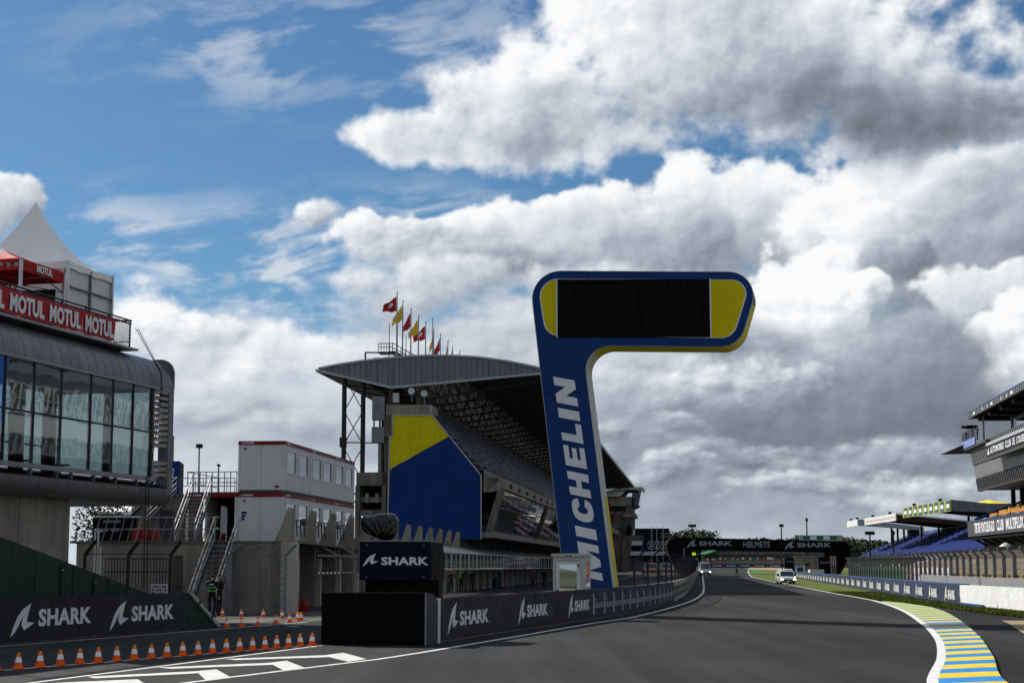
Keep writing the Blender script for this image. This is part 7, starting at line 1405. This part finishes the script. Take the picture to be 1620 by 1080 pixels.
# structures under the arch, right of the track
def block(name, label, cat, u0, v0, u1, v1, y, dpt, mat, base=0.):
    a, b = D(u0, v1, y), D(u1, v0, y); t = Thing(name, label, cat, WLD, ((a.x + b.x) / 2, y, base)); mb = MB(); mb.box(a.x, b.x, y, y + dpt, base, b.z); t.part('body', mb, mat, bevel=.05); return t, a, b
t, a, b = block('banner_tower', 'tall navy board with small emblem behind the far barrier', 'board', 1242, 882, 1256, 915, 345, 1, mt['navy_d']); mb = MB(); put_shark(mb, (a.x + .2, 344.96, b.z - .9), (1, 0, 0), (0, 0, 1), b.x - a.x - .4, .4, .55, .02, .28, .2); t.part('lettering', mb, mt['letter_g'])
t, a, b = block('concrete_wall', 'grey concrete wall seen through the arch', 'wall', 1256, 881, 1302, 912, 352, .6, mt['concrete']); mb = MB(); mb.tube((a.x, 352, b.z + .2), (b.x, 352, b.z + .2), .1, 6); t.part('rail', mb, mt['galv'])
t, a, b = block('white_mirror_board', 'pale round cornered board behind the far navy barrier', 'board', 1259.5, 895, 1272, 910, 330, .3, mt['white']); mb = MB(); mb.box(a.x + .2, b.x - .2, 329.9, 330, .6, b.z - .2); t.part('blue_face', mb, mt['rubber_blue'])
t, a, b = block('grey_post_block', 'grey square pier with dark cap behind the far navy barrier', 'pier', 1274, 893, 1281, 912, 325, 1, mt['concrete_d']); mb = MB(); mb.box(a.x - .1, b.x + .1, 324.9, 326.1, b.z, b.z + .3); t.part('cap', mb, mt['dark'])
t, a, b = block('white_container', 'low white container behind the far navy barrier', 'container', 1282, 900.5, 1304, 914, 315, 2.4, mt['white']); 
for i in range(6): mb = MB(); x = a.x + (b.x - a.x) * (i + .5) / 6; mb.box(x - .03, x + .03, 314.96, 315, .1, b.z - .1); t.part('rib', mb, mt['offwhite'])
t, a, b = block('black_hanging_board', 'black board with small emblem beside the right arch pillar', 'board', 1296, 880, 1314, 914, 340, 1., mt['black']); mb = MB(); put_shark(mb, (a.x + .2, 339.95, b.z - 1.4), (1, 0, 0), (0, 0, 1), b.x - a.x - .4, .5, .55, .02, .28, .2); t.part('lettering', mb, mt['letter_g'])
t, a, b = block('scaffold_tower', 'pale scaffold tower against the right arch pillar', 'scaffold', 1314.5, 879, 1316, 914, 338, .2, mt['galv'])
for u in (1318.5, 1322): mb = MB(); p = D(u, 879, 338); mb.box(p.x - .08, p.x + .08, 338, 338.2, 0, p.z); t.part('standard', mb, mt['galv'])
for v in (882, 888, 894, 900, 906): p, q = D(1315, v, 338), D(1322, v - 2, 338); mb = MB(); mb.bar(p, q, .12); t.part('ledger', mb, mt['galv'])
# service vehicles and clutter beyond the pit wall
def simple_truck(label, u, v, y, w, hgt, body, band):
    t = Thing('recovery_truck', label, 'truck', WLD, (D(u, v, y).x, y, 0)); x = D(u, v, y).x; z0 = .5; mb = MB(); mb.prism([(x - w / 2, y, z0), (x + w / 2, y, z0), (x + w / 2, y, z0 + hgt * .6), (x + w * .38, y, z0 + hgt), (x - w * .38, y, z0 + hgt), (x - w / 2, y, z0 + hgt * .6)], (0, 4.5, 0)); t.part('body', mb, body, bevel=.08); mb = MB(); mb.box(x - w / 2 - .02, x + w / 2 + .02, y - .03, y + 4, z0 + .5, z0 + .9); t.part('band', mb, band); mb = MB(); mb.prism([(x - w * .40, y - .02, z0 + hgt * .62), (x + w * .40, y - .02, z0 + hgt * .62), (x + w * .33, y - .02, z0 + hgt * .92), (x - w * .33, y - .02, z0 + hgt * .92)], (0, .03, 0)); t.part('windscreen', mb, mt['glass_d']); mb = MB(); mb.box(x - .3, x + .3, y + .5, y + .8, z0 + hgt, z0 + hgt + .25); t.part('beacon', mb, mt['ext'])
    for sx in (-1, 1):
        mb = MB(); mb.tube((x + sx * (w / 2 - .28), y + .8, .45), (x + sx * (w / 2 - .02), y + .8, .45), .45, 14); t.part('wheel', mb, mt['tyre'])
simple_truck('red and white rescue truck left of the arch pillar', 1030, 890, 265, 2.2, 2.0, mt['white'], mt['ext']); simple_truck('white and red rescue van nearer the arch pillar', 1055, 890, 280, 2.2, 2.0, mt['white'], mt['ext'])
# ---------------------------------------------------------------- cars on the track, facing us
def vehicle(name, label, cat, x, y, wd, ln, hgt, hood, mat):
    t = Thing(name, label, cat, WLD, (x, y, gz(y))); z = gz(y); w = wd / 2; zh = z + hood; zt = z + hgt; tp = w * .84
    sec = [(0, z + .28, zh * 0 + z + hood * .62, w * .94), (.12, z + .25, z + hood * .80, w), (hood * .9, z + .25, zh, w), (hood * .9 + (hgt - hood) * .75, z + .25, zt - .06, w), (hood * .9 + (hgt - hood) * 1.3, z + .25, zt, w), (ln - .3, z + .25, zt, w), (ln, z + .3, zt - .15, w * .96)]
    mb = MB(); rows = []
    for d_, zl_, zu, ww in sec:
        up = zu > zh + .05; zm = min(zu, zh); tw = tp if up else ww * .96
        rows.append([(x - ww * .9, y + d_, zl_), (x - ww, y + d_, zl_ + .2), (x - ww, y + d_, zm), (x - tw, y + d_, zu), (x, y + d_, zu + .03), (x + tw, y + d_, zu), (x + ww, y + d_, zm), (x + ww, y + d_, zl_ + .2), (x + ww * .9, y + d_, zl_), (x - ww * .9, y + d_, zl_)])
    mb.grid(rows); mb.add(rows[0][:9], [tuple(range(9))]); mb.add(rows[-1][:9], [tuple(range(9))]); body = t.part('body', mb, mat, smooth=35)
    a0, a1 = sec[2], sec[3]; mb = MB(); e = .03
    p = lambda f, k_: (x + k_ * (w * .93 + (tp * .93 - w * .93) * f), y + a0[0] + (a1[0] - a0[0]) * f - .03, zh + (a1[2] - zh) * f + .02); mb.poly(p(.06, -1), p(.06, 1), p(.92, 1), p(.92, -1)); t.part('windscreen', mb, mt['glass_d'], fix=False)
    mb = MB(); mb.box(x - w * .55, x + w * .55, y - .03, y + .05, z + hood * .38, z + hood * .58); t.part('grille', mb, mt['black']); mb = MB(); mb.box(x - w * .96, x + w * .96, y - .08, y + .1, z + .22, z + .45); t.part('bumper', mb, mt['darkgrey'], bevel=.03); mb = MB(); mb.box(x - .26, x + .26, y - .1, y - .08, z + .30, z + .41); t.part('number_plate', mb, mt['letter'])
    for sg in (-1, 1):
        mb = MB(); mb.box(x + sg * w * .82 - .16, x + sg * w * .82 + .16, y - .02, y + .12, z + hood * .52, z + hood * .70); t.part('headlight', mb, mt['lamp_on'], bevel=.04)
        for d_ in (.85, ln - .9): mb = MB(); mb.tube((x + sg * (w - .22), y + d_, z + .32), (x + sg * (w + .01), y + d_, z + .32), .32, 16); wh = t.part('wheel', mb, mt['tyre']); mb = MB(); mb.tube((x + sg * (w + .005), y + d_, z + .32), (x + sg * (w + .02), y + d_, z + .32), .2, 12); t.part('rim', mb, mt['alu'], parent=wh)
        mb = MB(); mb.box(x + sg * (w + .12) - .10, x + sg * (w + .12) + .10, y + hood * .9 + .3, y + hood * .9 + .4, zh + .02, zh + .3); t.part('mirror', mb, mt['black'], bevel=.03); mb = MB(); y0_ = y + sec[4][0] * .8; mb.poly((x + sg * (w + .005) * .985, y0_, zh + .06), (x + sg * (w + .005) * .985, y + ln - .8, zh + .06), (x + sg * (tp + .02), y + ln - .9, zt - .12), (x + sg * (tp + .02), y0_ + .35, zt - .12)); t.part('side_window', mb, mt['glass_d'], fix=False)
    return t
p = G(1117, 910.8); vehicle('van', 'white high roofed van driving towards us with headlights lit', 'van', p.x, p.y, 2.0, 5.6, 2.6, 1.15, mt['car'])
p = G(1247.5, 924); vehicle('car', 'white car with lit headlights at the right edge of the track', 'car', p.x, p.y, 1.65, 4.2, 1.5, .88, mt['car'])
p2 = D(1248, 912, 232); vehicle('car', 'white car following behind the front car by the verge', 'car', p2.x, 232, 1.75, 4.4, 1.6, .9, mt['car'])

# ================================================================ people
def person(label, pos, face, hgt=1.75, jacket='cloth_k', legs='cloth_k', pose='stand', vest=False, hair='hair', walk=0., bag=False):
    k = hgt / 1.75; J = {}; V = []; R = []; Ed = []
    def v(n, x, y, z, rx, ry=None): J[n] = len(V); V.append(Vector((x, y, z)) * k); R.append((rx * k, (ry or rx) * k))
    def e(*ns):
        for a, b in zip(ns, ns[1:]): Ed.append((J[a], J[b]))
    v('hip', 0, 0, .95, .155, .11); v('waist', 0, 0, 1.10, .14, .10); v('chest', 0, .01, 1.30, .165, .11); v('neck0', 0, 0, 1.46, .075, .07); v('neck', 0, -.01, 1.52, .055); v('jaw', 0, -.03, 1.585, .065, .075); v('head', 0, -.02, 1.66, .078, .095); v('crown', 0, -.01, 1.735, .05, .06)
    e('hip', 'waist', 'chest', 'neck0', 'neck', 'jaw', 'head', 'crown')
    for s, sg in (('l', -1), ('r', 1)):
        st_ = walk * sg
        v(s + 'th', sg * .095, 0, .88, .095); v(s + 'kn', sg * .105, -.02 - st_ * .5, .50, .062); v(s + 'ca', sg * .105, .02 - st_ * .6 + abs(st_) * .1, .36, .060); v(s + 'an', sg * .11, .02 - st_ * .9, .09, .042); v(s + 'he', sg * .11, .0 - st_ * .9, .045, .045, .04); v(s + 'to', sg * .13, -.16 - st_ * .9, .035, .04, .03); e('hip', s + 'th', s + 'kn', s + 'ca', s + 'an', s + 'he', s + 'to')
        v(s + 'sh', sg * .185, 0, 1.41, .068)
        if pose == 'folded': el = (sg * .27, -.02, 1.14); wr = (-sg * .02, -.22, 1.17); hd = (-sg * .10, -.20, 1.19)
        elif pose == 'point' and sg > 0: el = (.30, -.22, 1.30); wr = (.36, -.46, 1.32); hd = (.37, -.54, 1.32)
        elif pose == 'phone' and sg > 0: el = (.26, -.08, 1.14); wr = (.12, -.30, 1.22); hd = (.10, -.36, 1.25)
        else: el = (sg * .25, .03 + walk * sg * .3, 1.12); wr = (sg * .25, -.06 + walk * sg * .5, .88); hd = (sg * .245, -.09 + walk * sg * .55, .80)
        v(s + 'el', *el, .048); v(s + 'wr', *wr, .033); v(s + 'pa', *hd, .040, .022); e('chest', s + 'sh', s + 'el', s + 'wr', s + 'pa'); d = (Vector(hd) - Vector(wr)).normalized(); c = d.cross(Vector((0, 0, 1)) if abs(d.z) < .8 else Vector((0, 1, 0))).normalized()
        for f, (o_, ln_) in enumerate(((-.03, .062), (-.011, .075), (.008, .070), (.026, .055))):
            q = Vector(hd) + c * o_ + d * .03; v(f'{s}f{f}a', *q, .010); q2 = q + d * ln_ * .6 + Vector((0, 0, -.004)); v(f'{s}f{f}b', *q2, .009); q3 = q2 + d * ln_ * .4 + Vector((0, -.012, -.008)); v(f'{s}f{f}c', *q3, .008); e(s + 'pa', f'{s}f{f}a', f'{s}f{f}b', f'{s}f{f}c')
        q = Vector(hd) - c * .045 - d * .01; v(s + 'tha', *q, .011); q2 = q - c * .02 + d * .035; v(s + 'thb', *q2, .010); e(s + 'pa', s + 'tha', s + 'thb')
    me = bpy.data.meshes.new('body'); me.from_pydata(V, Ed, []); ob = bpy.data.objects.new('body', me); COL.objects.link(ob); md = ob.modifiers.new('s', 'SKIN'); md.use_smooth_shade = True; md.branch_smoothing = .6
    for i, q in enumerate(me.skin_vertices[0].data): q.radius = R[i]; q.use_root = (i == 0)
    sb_ = ob.modifiers.new('b', 'SUBSURF'); sb_.levels = 1; sb_.render_levels = 1
    m2 = bpy.data.meshes.new_from_object(ob.evaluated_get(bpy.context.evaluated_depsgraph_get())); bpy.data.objects.remove(ob); bpy.data.meshes.remove(me); m2.name = 'body'
    m2.materials.clear(); [m2.materials.append(mt[q]) for q in (jacket, legs, 'skin', 'shoe', hair)]
    hands = [Vector(V[J[s + 'pa']]) for s in 'lr']
    for pg in m2.polygons:
        c = pg.center; z = c.z / k
        pg.material_index = 3 if z < .075 else 1 if z < .93 else 0
        if z > 1.50: pg.material_index = 4 if (z > 1.69 or (c.y > .0 and z > 1.58)) else 2
        if min((c - q).length for q in hands) < .075 * k or (z < .86 and abs(c.x) > .21 * k and z > .6): pg.material_index = 2
        pg.use_smooth = True
    t = Thing('person', label, 'person', WLD, pos); t.o.rotation_euler = (0, 0, face); t.inst('body', m2)
    # small face: nose, eyes, ears, mouth
    mb = MB(); h0 = Vector((0, -.02, 1.66)) * k
    mb.add([(0, -.125 * k, 1.635 * k), (-.014 * k, -.10 * k, 1.63 * k), (.014 * k, -.10 * k, 1.63 * k), (0, -.10 * k, 1.675 * k)], [(0, 1, 3), (0, 3, 2), (0, 2, 1)]); me = mb.mesh('nose'); me.materials.append(mt['skin']); t.inst('nose', me)
    for sg in (-1, 1):
        mb = MB(); mb.lathe([(.002, -.008), (.009, 0), (.002, .008)], 8, (sg * .03 * k, -.103 * k, 1.665 * k)); me = mb.mesh('eye'); me.materials.append(mt['hair']); t.inst('eye', me); mb = MB(); mb.box(sg * .078 * k - .008, sg * .078 * k + .008, -.03 * k, .0, 1.62 * k, 1.68 * k); me = mb.mesh('ear', bevel=.004); me.materials.append(mt['skin']); t.inst('ear', me)
    mb = MB(); mb.box(-.02 * k, .02 * k, -.103 * k, -.095 * k, 1.598 * k, 1.603 * k); me = mb.mesh('mouth'); me.materials.append(mt['red']); t.inst('mouth', me)
    if vest:
        for z0 in (1.02, 1.16):
            mb = MB(); mb.lathe([(.155 * k, z0 * k), (.155 * k, (z0 + .045) * k)], 16); mb.v = [(x * 1.12, y * .85 + .005, z) for x, y, z in mb.v]; me = mb.mesh('green_band'); me.materials.append(mt['hivis']); t.inst('green_band', me)
        mb = MB(); mb.box(-.09 * k, .09 * k, .118 * k, .128 * k, 1.28 * k, 1.33 * k); me = mb.mesh('back_lettering'); me.materials.append(mt['letter']); t.inst('back_lettering', me)
    if bag: mb = MB(); mb.box(-.15 * k, .15 * k, .11 * k, .28 * k, 1.05 * k, 1.45 * k); me = mb.mesh('backpack', bevel=.05); me.materials.append(mt[bag]); t.inst('backpack', me)
    return t
def at(u, v): p = G(u, v); return (p.x, p.y, 0)
person('person in black vest with green bands by the foot of the stairs', at(335, 976), pi * .95, 1.72, vest=True, pose='point'); person('person in black behind the one in the green banded vest', at(346, 974), 2.2, 1.74, pose='folded')
st_ = Thing('white_bollard', 'thin white post beside the two people at the stairs', 'bollard', WLD, at(341, 973)); p = G(341, 973); mb = MB(); mb.tube((p.x, p.y, 0), (p.x, p.y, .95), .04, 10); st_.part('post', mb, mt['letter']); mb = MB(); mb.lathe([(.10, 0), (.10, .02)], 12, (p.x, p.y, 0)); st_.part('foot', mb, mt['galv'])
person('person in black with folded arms, leftmost in the pit lane', at(713.5, 939), .3, 1.75, pose='folded'); person('person with bright green backpack in the pit lane', at(730, 937), 2.4, 1.75, bag='hivis'); person('person in black standing right of the green backpack', at(746, 936), 3.6, 1.75); person('dark figure in the pit garage doorway', at(791, 931), 1.2, 1.75); person('person in olive jacket walking up the pit lane', at(843, 930), pi, 1.75, 'cloth_o'); person('person with dark jacket and pale sleeves left of the cabin', at(861, 930), pi - .5, 1.75, pose='phone'); person('lone dark figure walking on the far track', at(1165.5, 911.5), .6, 1.75, walk=.22)
# camera crew on the tall stand
zc_ = A_z(700); p = TRK.w((R0 - .1, SE + 1.6, zd)); person('person at the outer corner of the tall stand deck', p, 1.0, 1.75, pose='folded'); p = TRK.w((R0 + .2, SE - 5.0, zd)); person('camera operator on the tall stand deck', p, 1.6, 1.8, pose='point')
tv = Thing('television_camera', 'television camera on pedestal on the tall stand deck', 'camera', TRK, (R0, SE - 3.5, zd)); mb = MB(); mb.box(R0 - .9, R0 + .5, SE - 3.8, SE - 3.3, zd + 1.5, zd + 1.95); tv.part('body', mb, mt['black'], bevel=.04); mb = MB(); mb.tube((R0 - .9, SE - 3.55, zd + 1.72), (R0 - 1.5, SE - 3.55, zd + 1.72), .17, 12); tv.part('lens', mb, mt['black']); mb = MB(); mb.tube((R0 - .1, SE - 3.55, zd), (R0 - .1, SE - 3.55, zd + 1.5), .1, 10); tv.part('pedestal', mb, mt['steel_d'])
